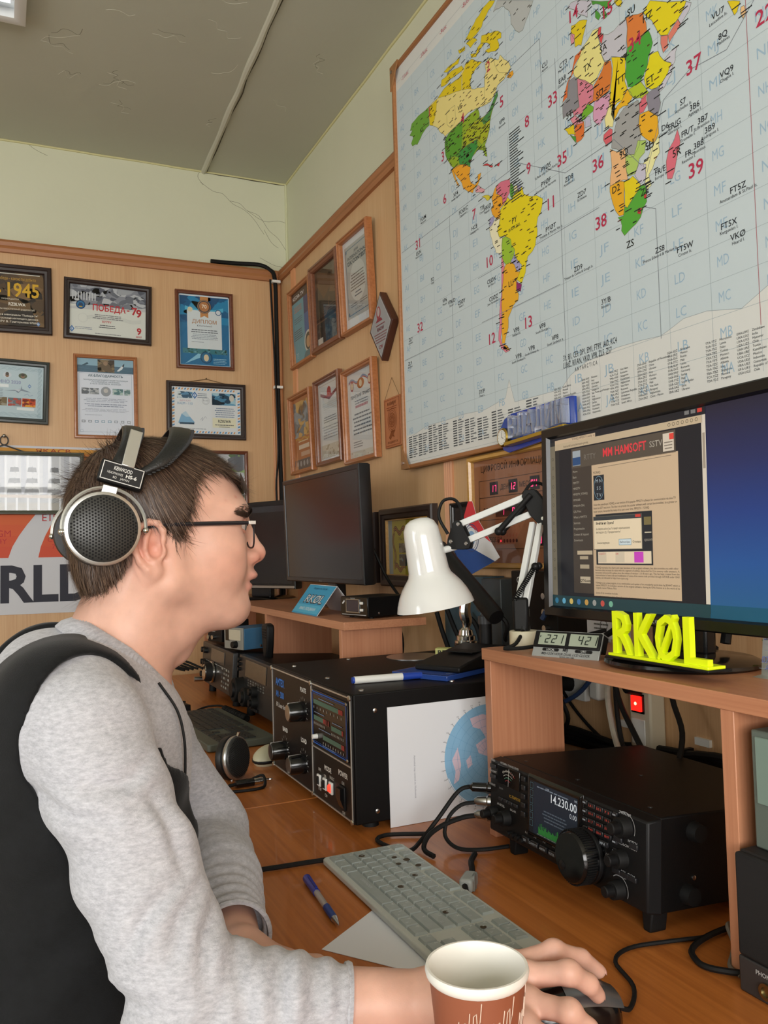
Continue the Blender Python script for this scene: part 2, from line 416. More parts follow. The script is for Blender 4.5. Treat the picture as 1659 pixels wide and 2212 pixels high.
for P in ([(.74,2.69),(.79,2.66),(.83,2.655),(.87,2.62),(.92,2.60),(.96,2.565),(.985,2.53),(1.0,2.51)], [(.86,2.63),(.90,2.625),(.93,2.60),(.98,2.585),(1.02,2.53),(1.06,2.50),(1.095,2.45)],
          [(.93,2.60),(1.0,2.565),(1.06,2.575),(1.096,2.57)], [(1.0,2.53),(1.03,2.48),(1.06,2.46)], [(.98,2.41),(1.04,2.385),(1.09,2.38)], [(.74,2.735),(.73,2.71),(.75,2.68)], [(.1,2.735),(.13,2.715),(.17,2.70)]):
    mb.tube([(x, 3.3105, z) for x, z in P], .0009, 5, 3)
mb.build('wall_cracks', MATS['crack_dark'], wb)
MB().tube([(.75+.345*i/12, 3.309, ZC-.003-.003*rr.random()) for i in range(13)], .0025, 5, 2).build('crack', MATS['crack_dark'], wb)
m_bead = M('yellowed_plaster', (206, 200, 150), .8)
MB().tube([(-2.6+3.7*i/40, 3.308, ZC-.002+.002*rr.random()) for i in range(41)], .005, 6, 2).build('plaster_bead', m_bead, wb)
MB().tube([(1.098, 3.3-5.2*i/50, ZC-.003+.003*rr.random()) for i in range(51)], .005, 6, 2).build('plaster_bead', m_bead, wr)
MB().tube([(1.097, 3.307, 2.345+.39*i/12+.001) for i in range(13)], .006, 6, 2).build('plaster_bead', M('corner_plaster', (206,206,170), .8), wb)
# fluorescent ceiling light at the picture's upper left
t = T('ceiling_light', 'fluorescent ceiling light with mirrored reflector at upper left corner', 'ceiling light', frame((.075, 2.52, ZC), (1,0,0), (0,-1,0)))
MB().ring(.6, .6, [(0,0),(0,.03),(.012,.034),(.03,.03),(.03,.0)], -.6, 0).build('housing', M('lamp_white', (225,225,222), .4), t)
MB().box(-.57, -.03, .03, .57, .0, .004).build('reflector', M('mirror_alu', (225,228,230), .12, 1.), t)
for i in range(4): MB().cyl((-.56, .1+.13*i, .018), (-.04, .1+.13*i, .018), .013).build('tube', M('tube_glow', (236,246,255), .4, emit=1.6), t)
for i in range(5): MB().box(-.5+.1*i, -.496+.1*i, .03, .57, .004, .03).build('louvre', MATS['mirror_alu'], t)
MAP=[
('b9bcba',[(554,1030),(536,1014),(558,1008),(581,1000),(596,983),(606,961),(606,945),(622,920),(636,907),(651,904),(661,915),(674,925),(692,944)]),
('e2c81e',[(545,1036),(515,1030),(500,1022),(484,1010),(458,1006),(431,1007),(408,1022),(422,1027),(438,1035),(460,1043),(484,1048),(507,1050),(522,1050)]),
('e2c81e',[(482,989),(512,978),(536,968),(566,947),(565,936),(549,941),(555,928),(554,918),(538,920),(509,932),(495,944),(517,939),(515,950),(491,966),(476,972),(479,980)]),
('e2c81e',[(429,973),(455,961),(461,971),(481,972),(491,966),(470,960),(454,953),(434,962)]),
('e2c81e',[(295,1001),(318,1002),(336,999),(364,995),(378,993),(369,983),(335,990),(312,991)]),
('e2c81e',[(371,1016),(404,1008),(404,998),(376,1005)]),
('e2c81e',[(410,1011),(442,1007),(462,990),(430,989)]),
('e2c81e',[(277,971),(282,987),(317,983),(352,978),(385,969),(395,955),(362,959),(328,965),(310,963)]),
('ead98a',[(207,952),(255,951),(292,958),(333,951),(372,945),(407,963),(434,959),(479,927),(453,926),(434,921),(422,903),(429,887),(455,876),(487,862),(489,885),(497,894),(493,915),(508,919),(532,904),(550,892),(558,900),(573,881),(593,862),(599,849),(587,843),(571,836),(542,836),(532,823),(512,814),(502,815),(452,828),(410,838),(365,834),(331,834),(290,834),(273,850),(253,874),(226,893),(210,902)]),
('e2c81e',[(207,952),(255,951),(246,919),(226,893),(210,902)]),
('e2c81e',[(258,951),(292,958),(333,951),(372,945),(384,947),(381,909),(320,929)]),
('e2c81e',[(384,907),(386,946),(407,963),(434,959),(479,927),(453,926),(434,921),(422,903),(426,889)]),
('e2c81e',[(487,825),(487,862),(489,885),(497,894),(493,915),(508,919),(532,904),(540,879),(553,861),(580,847),(571,836),(542,836),(532,823),(512,814)]),
('e2c81e',[(302,891),(346,888),(349,851),(337,842),(323,841),(303,859)]),
('eda52a',[(582,834),(594,839),(607,837),(609,827),(597,825)]),
('6ea53c',[(91,929),(109,936),(95,941),(106,956),(131,957),(165,956),(205,953),(207,903),(178,901),(157,892),(136,883),(106,892),(99,903),(114,915)]),
('8fae2c',[(292,826),(331,834),(379,831),(420,830),(452,828),(461,810),(460,797),(480,790),(500,793),(521,810),(541,823),(543,812),(530,802),(515,786),(506,769),(503,752),(492,736),(481,725),(485,710),(489,693),(479,699),(473,715),(445,729),(424,723),(413,715),(409,702),(391,716),(364,727),(336,730),(314,749),(297,771),(289,798),(288,813)]),
('5d9c30',[(292,826),(331,834),(379,829),(377,798),(372,763),(354,751),(321,766),(297,771),(289,798)]),
('3f9140',[(355,757),(372,763),(415,758),(447,755),(448,734),(424,723),(413,715),(409,702),(391,716),(361,729)]),
('aab428',[(418,803),(460,797),(500,793),(506,769),(492,736),(466,732),(447,754),(415,760),(377,761),(382,795)]),
('4c8a48',[(465,789),(500,793),(521,810),(541,823),(543,812),(525,800),(504,775),(479,774)]),
('eda52a',[(324,733),(364,729),(391,716),(412,701),(405,684),(409,666),(430,649),(443,652),(444,668),(459,667),(453,653),(440,643),(424,641),(418,634),(397,646),(374,664),(367,681),(346,704)]),
('eda52a',[(324,733),(335,714),(345,693),(355,679),(347,682),(331,707),(319,733)]),
('dca0a8',[(429,636),(445,643),(474,620),(469,614),(434,629)]),
('d8c83a',[(458,608),(488,601),(502,590),(482,590)]),
('cc3b46',[(468,680),(488,677),(512,661),(509,658),(492,670)]),
('cc3b46',[(521,659),(543,656),(537,649)]),
('eda52a',[(502,587),(517,605),(525,608),(521,591),(546,573),(548,554),(535,551),(536,528),(523,531),(503,549),(498,562),(507,570)]),
('d9748a',[(525,609),(544,610),(579,601),(581,589),(580,573),(566,564),(558,548),(548,556),(546,575),(526,589),(522,602)]),
('5ea43c',[(583,591),(593,581),(594,567),(588,552),(580,561),(577,577)]),
('ece2b0',[(595,579),(607,576),(609,564),(596,565)]),
('a8a2c8',[(609,575),(624,571),(616,561),(609,562)]),
('a49ec4',[(491,544),(510,543),(509,532),(492,518),(488,531)]),
('ece6c4',[(487,522),(507,530),(518,533),(536,526),(524,506),(528,487),(543,479),(539,461),(535,441),(513,455),(501,477),(492,503)]),
('e6d21c',[(537,547),(550,553),(561,558),(569,564),(586,553),(599,562),(618,560),(626,565),(632,546),(652,533),(679,524),(701,508),(698,495),(690,480),(681,476),(675,459),(676,438),(668,419),(656,410),(639,405),(631,388),(628,373),(612,353),(594,367),(607,382),(615,394),(590,424),(589,438),(577,451),(575,465),(556,478),(528,487),(521,504),(533,526),(536,539)]),
('9cc238',[(541,480),(556,478),(575,465),(577,452),(589,438),(585,425),(570,414),(552,415),(542,426),(538,447)]),
('a9a4cc',[(573,429),(586,429),(590,418),(608,401),(607,385),(595,386),(586,404),(572,416)]),
('ecb02c',[(541,406),(552,415),(572,414),(586,404),(597,384),(607,382),(594,367),(590,352),(599,333),(596,320),(576,314),(568,305),(554,292),(553,270),(542,253),(536,238),(525,240),(525,272),(530,307),(529,342),(533,369),(540,389)]),
('e08296',[(535,441),(542,426),(546,410),(540,387),(533,355),(528,328),(526,286),(521,258),(525,238),(545,230),(555,217),(539,216),(520,230),(510,252),(518,288),(520,321),(530,353),(532,386)]),
('eda52a',[(530,236),(545,231),(557,217),(540,223)]),
('8e2a6e',[(591,365),(612,351),(607,337),(590,344)]),
('e2c81e',[(815,801),(818,814),(843,810),(867,797),(863,792),(853,773),(846,758),(827,765),(826,781)]),
('dd90a0',[(815,801),(827,791),(824,774),(815,779)]),
('c8c4d0',[(807,858),(820,861),(854,844),(889,822),(869,818),(868,802),(844,822)]),
('4f9a3c',[(881,827),(934,794),(937,781),(915,794),(904,806),(885,816)]),
('4f9a3c',[(892,803),(903,789),(907,781),(900,777),(891,788)]),
('4f9a3c',[(915,789),(925,770),(918,769),(911,781)]),
('e2c81e',[(945,787),(967,774),(963,765),(952,774)]),
('e0703a',[(826,748),(852,752),(851,740),(839,738),(821,729),(818,717),(805,710),(802,695),(796,679),(780,676),(788,691),(798,708),(812,718),(819,733)]),
('eae08e',[(850,752),(882,767),(899,762),(895,749),(901,727),(906,706),(913,687),(884,666),(875,663),(822,708),(818,719),(839,738)]),
('d84c50',[(900,763),(907,760),(904,746),(912,744),(907,724),(902,734),(896,751)]),
('c6c4cc',[(912,741),(942,732),(976,735),(978,716),(973,662),(932,688),(924,685),(913,690),(904,707),(905,725)]),
('dd7f3c',[(976,736),(993,731),(1020,720),(1026,697),(1027,682),(1018,677),(976,679),(975,692)]),
('4ca33a',[(976,679),(1025,682),(1032,678),(1040,652),(1033,640),(1025,620),(1006,601),(985,602),(973,608),(966,632),(971,664)]),
('e8cb1c',[(932,686),(971,663),(968,636),(965,623),(971,607),(956,592),(934,591),(925,580),(932,565),(921,605),(927,633),(935,669)]),
('d97c36',[(913,688),(930,681),(932,665),(924,629),(913,627),(885,628),(861,632),(876,643),(879,660),(892,667)]),
('d98294',[(830,700),(875,663),(879,650),(874,634),(853,631),(840,624),(815,631),(811,644),(831,642)]),
('8d8b90',[(802,709),(820,708),(830,697),(833,641),(811,644),(807,635),(794,644),(780,642),(780,673),(796,676)]),
('e0909e',[(802,632),(815,631),(831,618),(843,604),(814,613)]),
('74b032',[(840,624),(857,634),(875,620),(874,612),(856,611),(839,608)]),
('d8a0bc',[(874,612),(879,628),(909,624),(926,623),(921,602),(912,586),(890,576),(875,591)]),
('e07434',[(820,612),(845,606),(844,577),(820,574),(813,594)]),
('e2c81e',[(784,619),(814,615),(819,591),(796,602)]),
('4f9a3c',[(800,600),(819,588),(818,575)]),
('c0bcd0',[(848,612),(864,607),(867,587),(848,591)]),
('eee49c',[(906,581),(923,604),(932,569),(928,555),(909,562)]),
('ebb424',[(925,582),(956,592),(971,604),(984,583),(970,575),(948,579),(932,566)]),
('b5c832',[(973,603),(985,602),(1006,601),(1016,586),(1025,571),(1011,566),(991,577),(978,591)]),
('e4d61e',[(1021,612),(1032,635),(1052,631),(1064,608),(1082,593),(1072,580),(1055,570),(1032,573),(1019,584),(1015,601)]),
('cccad4',[(1064,608),(1093,615),(1097,615),(1091,593),(1081,575),(1064,561),(1051,558),(1052,567),(1072,580),(1082,593)]),
('8c8894',[(1022,571),(1052,567),(1050,549),(1053,538),(1044,519),(1023,539)]),
('d86a78',[(1001,564),(1020,572),(1021,552),(1010,543),(1000,545)]),
('a2a2a0',[(947,569),(970,575),(998,571),(1000,543),(995,526),(1001,506),(996,488),(981,475),(962,484),(958,503),(947,498),(922,517),(930,539),(939,560)]),
('d8626c',[(902,552),(920,556),(927,550),(924,531),(909,526),(900,543)]),
('eaae26',[(1000,543),(1023,539),(1044,519),(1045,487),(1033,476),(1014,492),(1001,506),(997,525)]),
('ecb882',[(918,517),(943,500),(958,502),(960,485),(959,468),(963,439),(943,445),(914,448),(921,482)]),
('b0cc6a',[(960,485),(982,478),(993,499),(1014,490),(1009,470),(995,465),(983,443),(965,445),(959,465)]),
('ece8a8',[(1047,484),(1046,454),(1027,434),(1017,426),(1022,405),(1012,402),(1007,415),(1010,434),(1003,451),(1019,459),(1026,472),(1033,476)]),
('c8c4d4',[(981,441),(994,456),(1011,448),(1009,422),(996,418)]),
('ebae28',[(913,447),(943,445),(952,441),(951,416),(949,380),(936,382),(926,396),(916,425)]),
('e6d020',[(952,441),(965,438),(976,441),(995,417),(988,409),(958,389),(952,396)]),
('58a83a',[(932,381),(947,378),(951,394),(958,389),(988,409),(995,416),(1007,411),(1008,394),(1009,381),(992,359),(970,349),(948,341),(940,353),(942,362)]),
('c83c3c',[(986,377),(996,375),(992,364),(984,369)]),
('c83c3c',[(1003,396),(1010,395),(1009,387),(1002,390)]),
('dd7080',[(1060,412),(1060,431),(1067,449),(1080,459),(1089,474),(1093,460),(1090,439),(1083,421),(1072,396),(1061,400)]),
('e6d41e',[(1020,720),(1038,730),(1121,678),(1114,667),(1101,659),(1086,654),(1076,646),(1060,654),(1045,683),(1031,703)]),
('de8070',[(1060,653),(1077,645),(1076,625),(1064,621),(1059,641)]),
('de8070',[(1077,644),(1101,658),(1107,646),(1084,634),(1079,630)]),
('c8c6d2',[(1107,646),(1101,659),(1114,667),(1121,677),(1132,668),(1126,658)]),
('e2c81e',[(1206,625),(1212,610),(1218,595),(1223,597),(1230,610)]),
('ecc08a',[(1231,600),(1237,599),(1240,586),(1234,580),(1230,590)]),
]
ANT=[(1257,157),(1205,135),(1135,150),(1084,151),(1045,139),(1028,135),(976,139),(913,141),(824,134),(771,117),(739,95),(568,98),(548,152),(531,113),(439,101),(329,107),(270,105),(141,106)]
MRED=[('14',818,833),('15',919,781),('22',1268,562),('2',510,900),('5',561,790),('8',657,697),('33',742,699),('34',990,679),('37',1125,563),('3',279,787),('6',282,674),('9',657,593),('35',766,562),('36',876,504),('39',1120,390),('7',424,580),('11',723,487),('31',117,610),('10',476,444),('38',878,390),('32',113,380),('12',475,261),('13',625,261),('4',385,836),('1',215,936)]
MBLK=[('VU7', 'Laccadive Is.', 1186, 615), ('8Q', 'Maldives', 1194, 575), ('VQ9', 'Chagos I.', 1198, 513), ('S7', 'Seychelles Is.', 1104, 512), ('3B6', 'Agalega I.', 1129, 492), ('3B7', 'St.Brandon I.', 1145, 462), ('3B9', 'Rodrigues I.', 1159, 440), ('3B8', 'Mauritius', 1134, 425), ('FT5Z', 'Amsterdam & St.Paul Is.', 1209, 322), ('FT5X', 'Kerguelen I.', 1188, 272), ('VK0', 'Heard I.', 1205, 248), ('FT5W', 'Crozet Is.', 1094, 267), ('ZS8', 'Prince Edward & Marion Is.', 1036, 283), ('ZD9', 'Tristan da Cunha & Gough Is.', 810, 322), ('3Y/B', 'Bouvet I.', 889, 234), ('ZD8', 'Ascension I.', 792, 512), ('ZD7', 'St.Helena', 830, 465), ('PY0S', 'St.Peter and St.Paul Rocks', 716, 567), ('PY0F', 'Fernando de Noronha', 714, 536), ('PY0T', 'Trindade & Martim Vaz Is.', 725, 435), ('VP8', 'Falkland Is.', 585, 254), ('VP8', 'South Georgia I.', 683, 238), ('VP8', 'South Sandwich Is.', 726, 203), ('VP8', 'South Orkney Is.', 641, 200), ('VP8', 'South Shetland Is.', 590, 194), ('FR/T', 'Tromelin I.', 1111, 457), ('FR', 'Reunion I.', 1111, 420), ('D6', 'Comoros', 1061, 489), ('FR/G', 'Glorioso I.', 1083, 483), ('FR/E', 'Europa I.', 1045, 419), ('CU', 'Azores', 725, 783), ('CT3', 'Madeira Is.', 787, 751), ('EA8', 'Canary Is.', 782, 721), ('CE0X', 'San Felix I.', 489, 395), ('CE0Z', 'Juan Fernandez I.', 495, 352), ('HC8', 'Galapagos Is.', 420, 546), ('FO0/C', 'Clipperton I.', 371, 607), ('VP9', 'Bermuda', 556, 743), ('XF4', 'Revilla Gigedo', 336, 662), ('3Y/P', 'Peter I.', 430, 144), ('TI9', 'Cocos I.', 459, 579), ('HK0', 'Malpelo I.', 482, 572), ('E5/N', 'North Cook', 124, 583), ('FO', 'Tahiti', 199, 486), ('VP6', 'Pitcairn', 262, 412), ('VP6/D', 'Ducie I.', 298, 399), ('CE0Y', 'Easter I.', 347, 384), ('FO/M', 'Marquesas', 157, 667), ('ZL7', 'Chatham', 59, 358), ('ZL9', 'Auckland', 51, 292)]
# ------------------------------------------------------------------ things on the walls
m_glass = GLASS()
def wood_frame(key, c1, c2): return WOOD(key, c1, c2, 0, .38, 160, 12, coat=.15)
WF = {'dark': M('frame_espresso', (44,30,26), .35, bump=.05), 'black': M('frame_black', (34,32,32), .3), 'mahog': wood_frame('frame_mahogany', (92,48,30), (122,68,42)),
      'oak': wood_frame('frame_oak', (150,90,50), (182,118,70)), 'walnut': wood_frame('frame_walnut', (104,60,38), (138,84,54)), 'green': M('frame_greenish', (74,76,62), .4, noise=.35, nscale=30),
      'slate': M('frame_slate', (46,52,50), .35), 'brownblk': M('frame_brownblack', (50,38,34), .35), 'gold': WOOD('frame_gold', (176,126,52), (206,160,84), 0, .3, 160, 12, coat=.3)}
def framed(label, F, w, h, b, col, draw, depth=.018, paper='e8e8e4', name='framed_diploma', cat='framed diploma', group=None, glass=True, gold=False, mat_gap=0.):
    t = T(name, label, cat, F, group)
    MB().ring(w, h, [(0,0),(0,depth*.75),(b*.12,depth*.95),(b*.45,depth),(b*.55,depth*.86),(b*.85,depth*.78),(b,depth*.55),(b,.003)]).build('frame', WF[col], t, smooth=20)
    if gold: MB().ring(w-2*b+.006, h-2*b+.006, [(0,.003),(0,depth*.62),(.004,depth*.62),(.004,.003)], b-.003, b-.003).build('inner_rim', WF['gold'], t)
    MB().box(b*.4, w-b*.4, b*.4, h-b*.4, .0, .0035).build('backing', M('backing_board', (200,196,186), .8), t)
    p = Print(.0040, .00008); p.rect(b+mat_gap, b+mat_gap, w-b-mat_gap, h-b-mat_gap, paper, 0)
    draw(p, b, b, w-2*b, h-2*b); p.build('sheet', t)
    if glass: MB().box(b*.8, w-b*.8, b*.8, h-b*.8, .0062, .0072).build('glass', m_glass, t)
    return t
G_D = 'framed diplomas on the back wall'; G_R = 'framed diplomas on the wall by the map'
def rhomb(p, x, y, r, col='2f6fb0', L=4):
    p.poly([(x,y-r*1.35),(x+r,y),(x,y+r*1.35),(x-r,y)], col, L); p.poly([(x,y-r*.8),(x+r*.6,y),(x,y+r*.8),(x-r*.6,y)], 'dfe8ee', L+.3); p.line([(x,y-r*.6),(x,y+r*.6)], r*.25, col, L+.5)
def d1945(p, x, y, W, H):
    p.blob(x, y, x+W, y+H, ['3a3029','54422f','6a5234','2b2522','7b6040','463a30'], 60, seed=4)
    p.rect(x, y+H-.006, x+W-.012, y+H-.003, 'd8d4c8', 3)
    p.text('1945', x+W*.535, y+H*.555, H*.25, 'd6a92a', 'l', W*.42, 4, .02); p.text('1941-', x+W*.06, y+H*.555, H*.25, 'd6a92a', 'l', W*.44, 4, .02)
    p.text('Победа – какою ты добыта', x+W*.45, y+H*.86, H*.055, 'c59a3a', 'l', W*.46, 4)
    p.text('награждается', x+W*.60, y+H*.49, H*.03, 'e6dcc8', 'c', None, 4)
    p.text('RZ0LWA', x+W*.68, y+H*.38, H*.055, 'f0ece0', 'c', W*.2, 4, .02)
    p.text('Дальневосточный радиоклуб', x+W*.66, y+H*.30, H*.035, 'e6dcc8', 'c', W*.46, 4)
    for i, s in enumerate(('за участие в мемориале "Победа-74"','выполнение условий настоящего диплома','памяти СРУ В. Григорьева 07ША')): p.text(s, x+W*.62, y+H*(.19-.065*i), H*.032, 'ece4d4', 'c', W*.62, 4, .01)
    rhomb(p, x+W*.93, y+H*.06, H*.035)
framed('dark framed black-and-gold diploma reading 1945 at left edge of wall', FB(-.158, 2.006, YB-.001, .4), .335, .247, .027, 'dark', d1945, group=G_D, paper='3a3029')
def dpob(p, x, y, W, H):
    p.rect(x, y, x+W, y+H, 'd9dcd4', .2); p.blob(x, y+H*.60, x+W, y+H, ['8b8f98','a4a8ae','6c707a','bcc0c4','7b808a','585c68'], 70, .4, 5, .3)
    for i in range(9): p.rect(x+W*(.03+.036*i), y+H*.70, x+W*(.045+.036*i), y+H*.86, 'c6cacc', 2)
    p.poly([(x,y+H*.55),(x+W*.3,y+H*.62),(x+W*.62,y+H*.55),(x+W,y+H*.66),(x+W,y+H*.58),(x,y+H*.5)], 'c4c6c6', 2)
    p.text('ПОБЕДА', x+W*.29, y+H*.51, H*.12, 'c32733', 'l', W*.44, 4, .02); p.rect(x+W*.75, y+H*.555, x+W*.78, y+H*.58, 'c32733', 4)
    p.text('7', x+W*.81, y+H*.50, H*.14, 'b8242e', 'l', None, 4, .03); p.text('9', x+W*.87, y+H*.46, H*.15, 'b8242e', 'l', None, 4, .03)
    p.disc(x+W*.14, y+H*.6, H*.09, '1d3d66', 4); p.disc(x+W*.14, y+H*.6, H*.07, '2f78a8', 4.3); p.poly([(x+W*.10,y+H*.57),(x+W*.18,y+H*.57),(x+W*.16,y+H*.64),(x+W*.12,y+H*.64)], '24466e', 4.6); p.rect(x+W*.12, y+H*.55, x+W*.16, y+H*.57, 'c9a43c', 4.8)
    p.greek(x+W*.28, x+W*.72, y+H*.42, 3, H*.035, '6a6a70'); p.text('RP79V', x+W*.48, y+H*.27, H*.045, 'c3404a', 'c', None, 4, .01)
    p.greek(x+W*.36, x+W*.62, y+H*.21, 2, H*.04, '44444c'); p.greek(x+W*.07, x+W*.36, y+H*.14, 2, H*.03, '8890a0', 'l'); p.greek(x+W*.3, x+W*.7, y+H*.04, 1, H*.03, '6a6a70')
    p.circ(x+W*.17, y+H*.34, H*.09, .0006, 'b8bab8', 3)
    for i in range(4): p.line([(x+W*(.22+.06*k), y+H*(.33+.02*i+.02*math.sin(k*1.1))) for k in range(13)], .0008, 'b4b8b4', 3)
    p.text('9', x+W*.88, y+H*.10, H*.13, 'b8242e', 'l', None, 4, .03); p.text('МАЯ', x+W*.87, y+H*.03, H*.035, 'b8242e', 'l', None, 4, .02)
    rhomb(p, x+W*.03, y+H*.10, H*.05)
framed('dark framed landscape diploma with red ПОБЕДА lettering', FB(.214, 2.003, YB-.001, -1.2), .314, .227, .021, 'dark', dpob, group=G_D)
def ddip(p, x, y, W, H):
    p.rect(x, y, x+W, y+H, '1f6f9e', .2); p.blob(x, y+H*.6, x+W, y+H, ['1b5f8e','2a86b4','174f7c','3a98c2'], 24, .4, 8, .3); p.rect(x, y+H*.98, x+W, y+H, 'e4e8ec', 3)
    p.rect(x+W*.16, y+H*.24, x+W*.84, y+H*.80, 'd6dfe2', 3); p.poly([(x+W*.12,y+H*.78),(x+W*.88,y+H*.78),(x+W*.88,y+H*.84),(x+W*.7,y+H*.80),(x+W*.3,y+H*.80),(x+W*.12,y+H*.84)], '58b6d6', 3.4)
    p.poly([(x+W*.42,y+H*.68),(x+W*.5,y+H*.71),(x+W*.58,y+H*.68),(x+W*.58,y+H*.98),(x+W*.42,y+H*.98)], 'c4884c', 3.6)
    p.disc(x+W*.5, y+H*.84, W*.14, '3a3f4a', 4); p.circ(x+W*.5, y+H*.84, W*.125, .002, 'b98a5a', 4.3); p.disc(x+W*.5, y+H*.84, W*.1, 'b67a48', 4.4); p.text('70', x+W*.5, y+H*.818, H*.05, 'f0e4d0', 'c', None, 5, .02)
    p.disc(x+W*.22, y+H*.79, W*.05, 'dcd4b4', 4); p.disc(x+W*.78, y+H*.77, W*.06, '2a5a86', 4); p.disc(x+W*.78, y+H*.77, W*.045, 'd6dee4', 4.3)
    p.text('ДИПЛОМ', x+W*.5, y+H*.60, H*.05, 'b07f52', 'c', W*.5, 4, .01); p.text('Юбилейный', x+W*.5, y+H*.555, H*.022, '5a5e66', 'c', W*.3, 4)
    p.greek(x+W*.22, x+W*.78, y+H*.50, 2, H*.03, '5a6068'); p.greek(x+W*.22, x+W*.78, y+H*.44, 4, H*.022, '8a94a0'); p.greek(x+W*.22, x+W*.5, y+H*.33, 1, H*.02, '8a94a0')
    p.blob(x+W*.06, y+H*.17, x+W*.94, y+H*.24, ['3f7c86','2f5f50','6aa0a8','254a44'], 30, 4, 9)
    p.poly([(x+W*.1,y+H*.02),(x+W*.42,y+H*.12),(x+W*.46,y+H*.16),(x+W*.36,y+H*.17)], '86c2dc', 4); p.disc(x+W*.52, y+H*.12, W*.12, '17496e', 4.6); p.disc(x+W*.52, y+H*.12, W*.10, '2b6a90', 5); p.disc(x+W*.52, y+H*.115, W*.05, 'd8c8a4', 5.3, ry=W*.07)
    p.greek(x+W*.66, x+W*.95, y+H*.1, 4, H*.022, '9cc8dc', 'l'); p.box(x, y, x+W, y+H, .003, 'c8dce6', 6)
framed('mahogany framed blue ДИПЛОМ with orange number 70 seal', FB(.622, 1.919, YB-.001, .3), .226, .307, .014, 'mahog', ddip, group=G_D)
def djet(p, x, y, W, H):
    p.rect(x, y, x+W, y+H, 'b9ccd4', .2)
    for k in range(3):
        P = [(x+W*.02+.0*k, 0)]
        p.line([(x+W*(.02+.024*i), y+H-.008-.004*k+.002*math.sin(i*1.7+k)) for i in range(41)], .0008, '7e9cac', 3); p.line([(x+W-.008-.004*k+.002*math.sin(i*1.7+k), y+H*(.02+.024*i)) for i in range(41)], .0008, '7e9cac', 3); p.line([(x+W*(.02+.024*i), y+.008+.004*k+.002*math.sin(i*1.7+k)) for i in range(41)], .0008, '7e9cac', 3)
    for cx, c in ((.58,'c9d2da'),(.76,'54604c')): p.disc(x+W*cx, y+H*.81, W*.05, c, 3, ry=W*.035); p.disc(x+W*cx, y+H*.80, W*.022, '8a6a54', 4); p.disc(x+W*cx, y+H*.83, W*.02, '4a4038', 4.3)
    p.text('КОЛПИНО 2020', x+W*.74, y+H*.65, H*.06, '8c94b8', 'r', W*.42, 4, .02); p.rect(x+W*.44, y+H*.57, x+W*.6, y+H*.63, 'e6ecee', 4)
    p.poly([(x+W*.55,y+H*.51),(x+W*.68,y+H*.535),(x+W*.74,y+H*.56),(x+W*.745,y+H*.62),(x+W*.755,y+H*.56),(x+W*.86,y+H*.50),(x+W*.74,y+H*.52),(x+W*.71,y+H*.47),(x+W*.68,y+H*.51)], '8795a4', 4); p.poly([(x+W*.66,y+H*.54),(x+W*.74,y+H*.55),(x+W*.72,y+H*.50)], 'c4ccd4', 4.4)
    for i, c in enumerate((['4a4438','7a6a50','9a9484'],['8a8e94','b05048','6a747c'],['c24a2a','e09a3a','7a2a22'])): p.blob(x+W*(.43+.165*i), y+H*.22, x+W*(.585+.165*i), y+H*.38, c, 14, 4, 20+i, .4)
    p.rect(x+W*.70, y+H*.15, x+W*.9, y+H*.20, 'dfe6e8', 4); rhomb(p, x+W*.84, y+H*.62, H*.03)
    p.greek(x+W*.3, x+W*.55, y+H*.52, 6, H*.03, '8a98a4'); p.line([(x+W*.78,y+H*.44),(x+W*.82,y+H*.47),(x+W*.84,y+H*.43),(x+W*.88,y+H*.45)], .0008, '5868a0', 4)
framed('slate framed pale blue diploma with fighter jet at left edge', FB(-.165, 1.690, YB-.001, -1.8), .325, .228, .020, 'slate', djet, group=G_D)
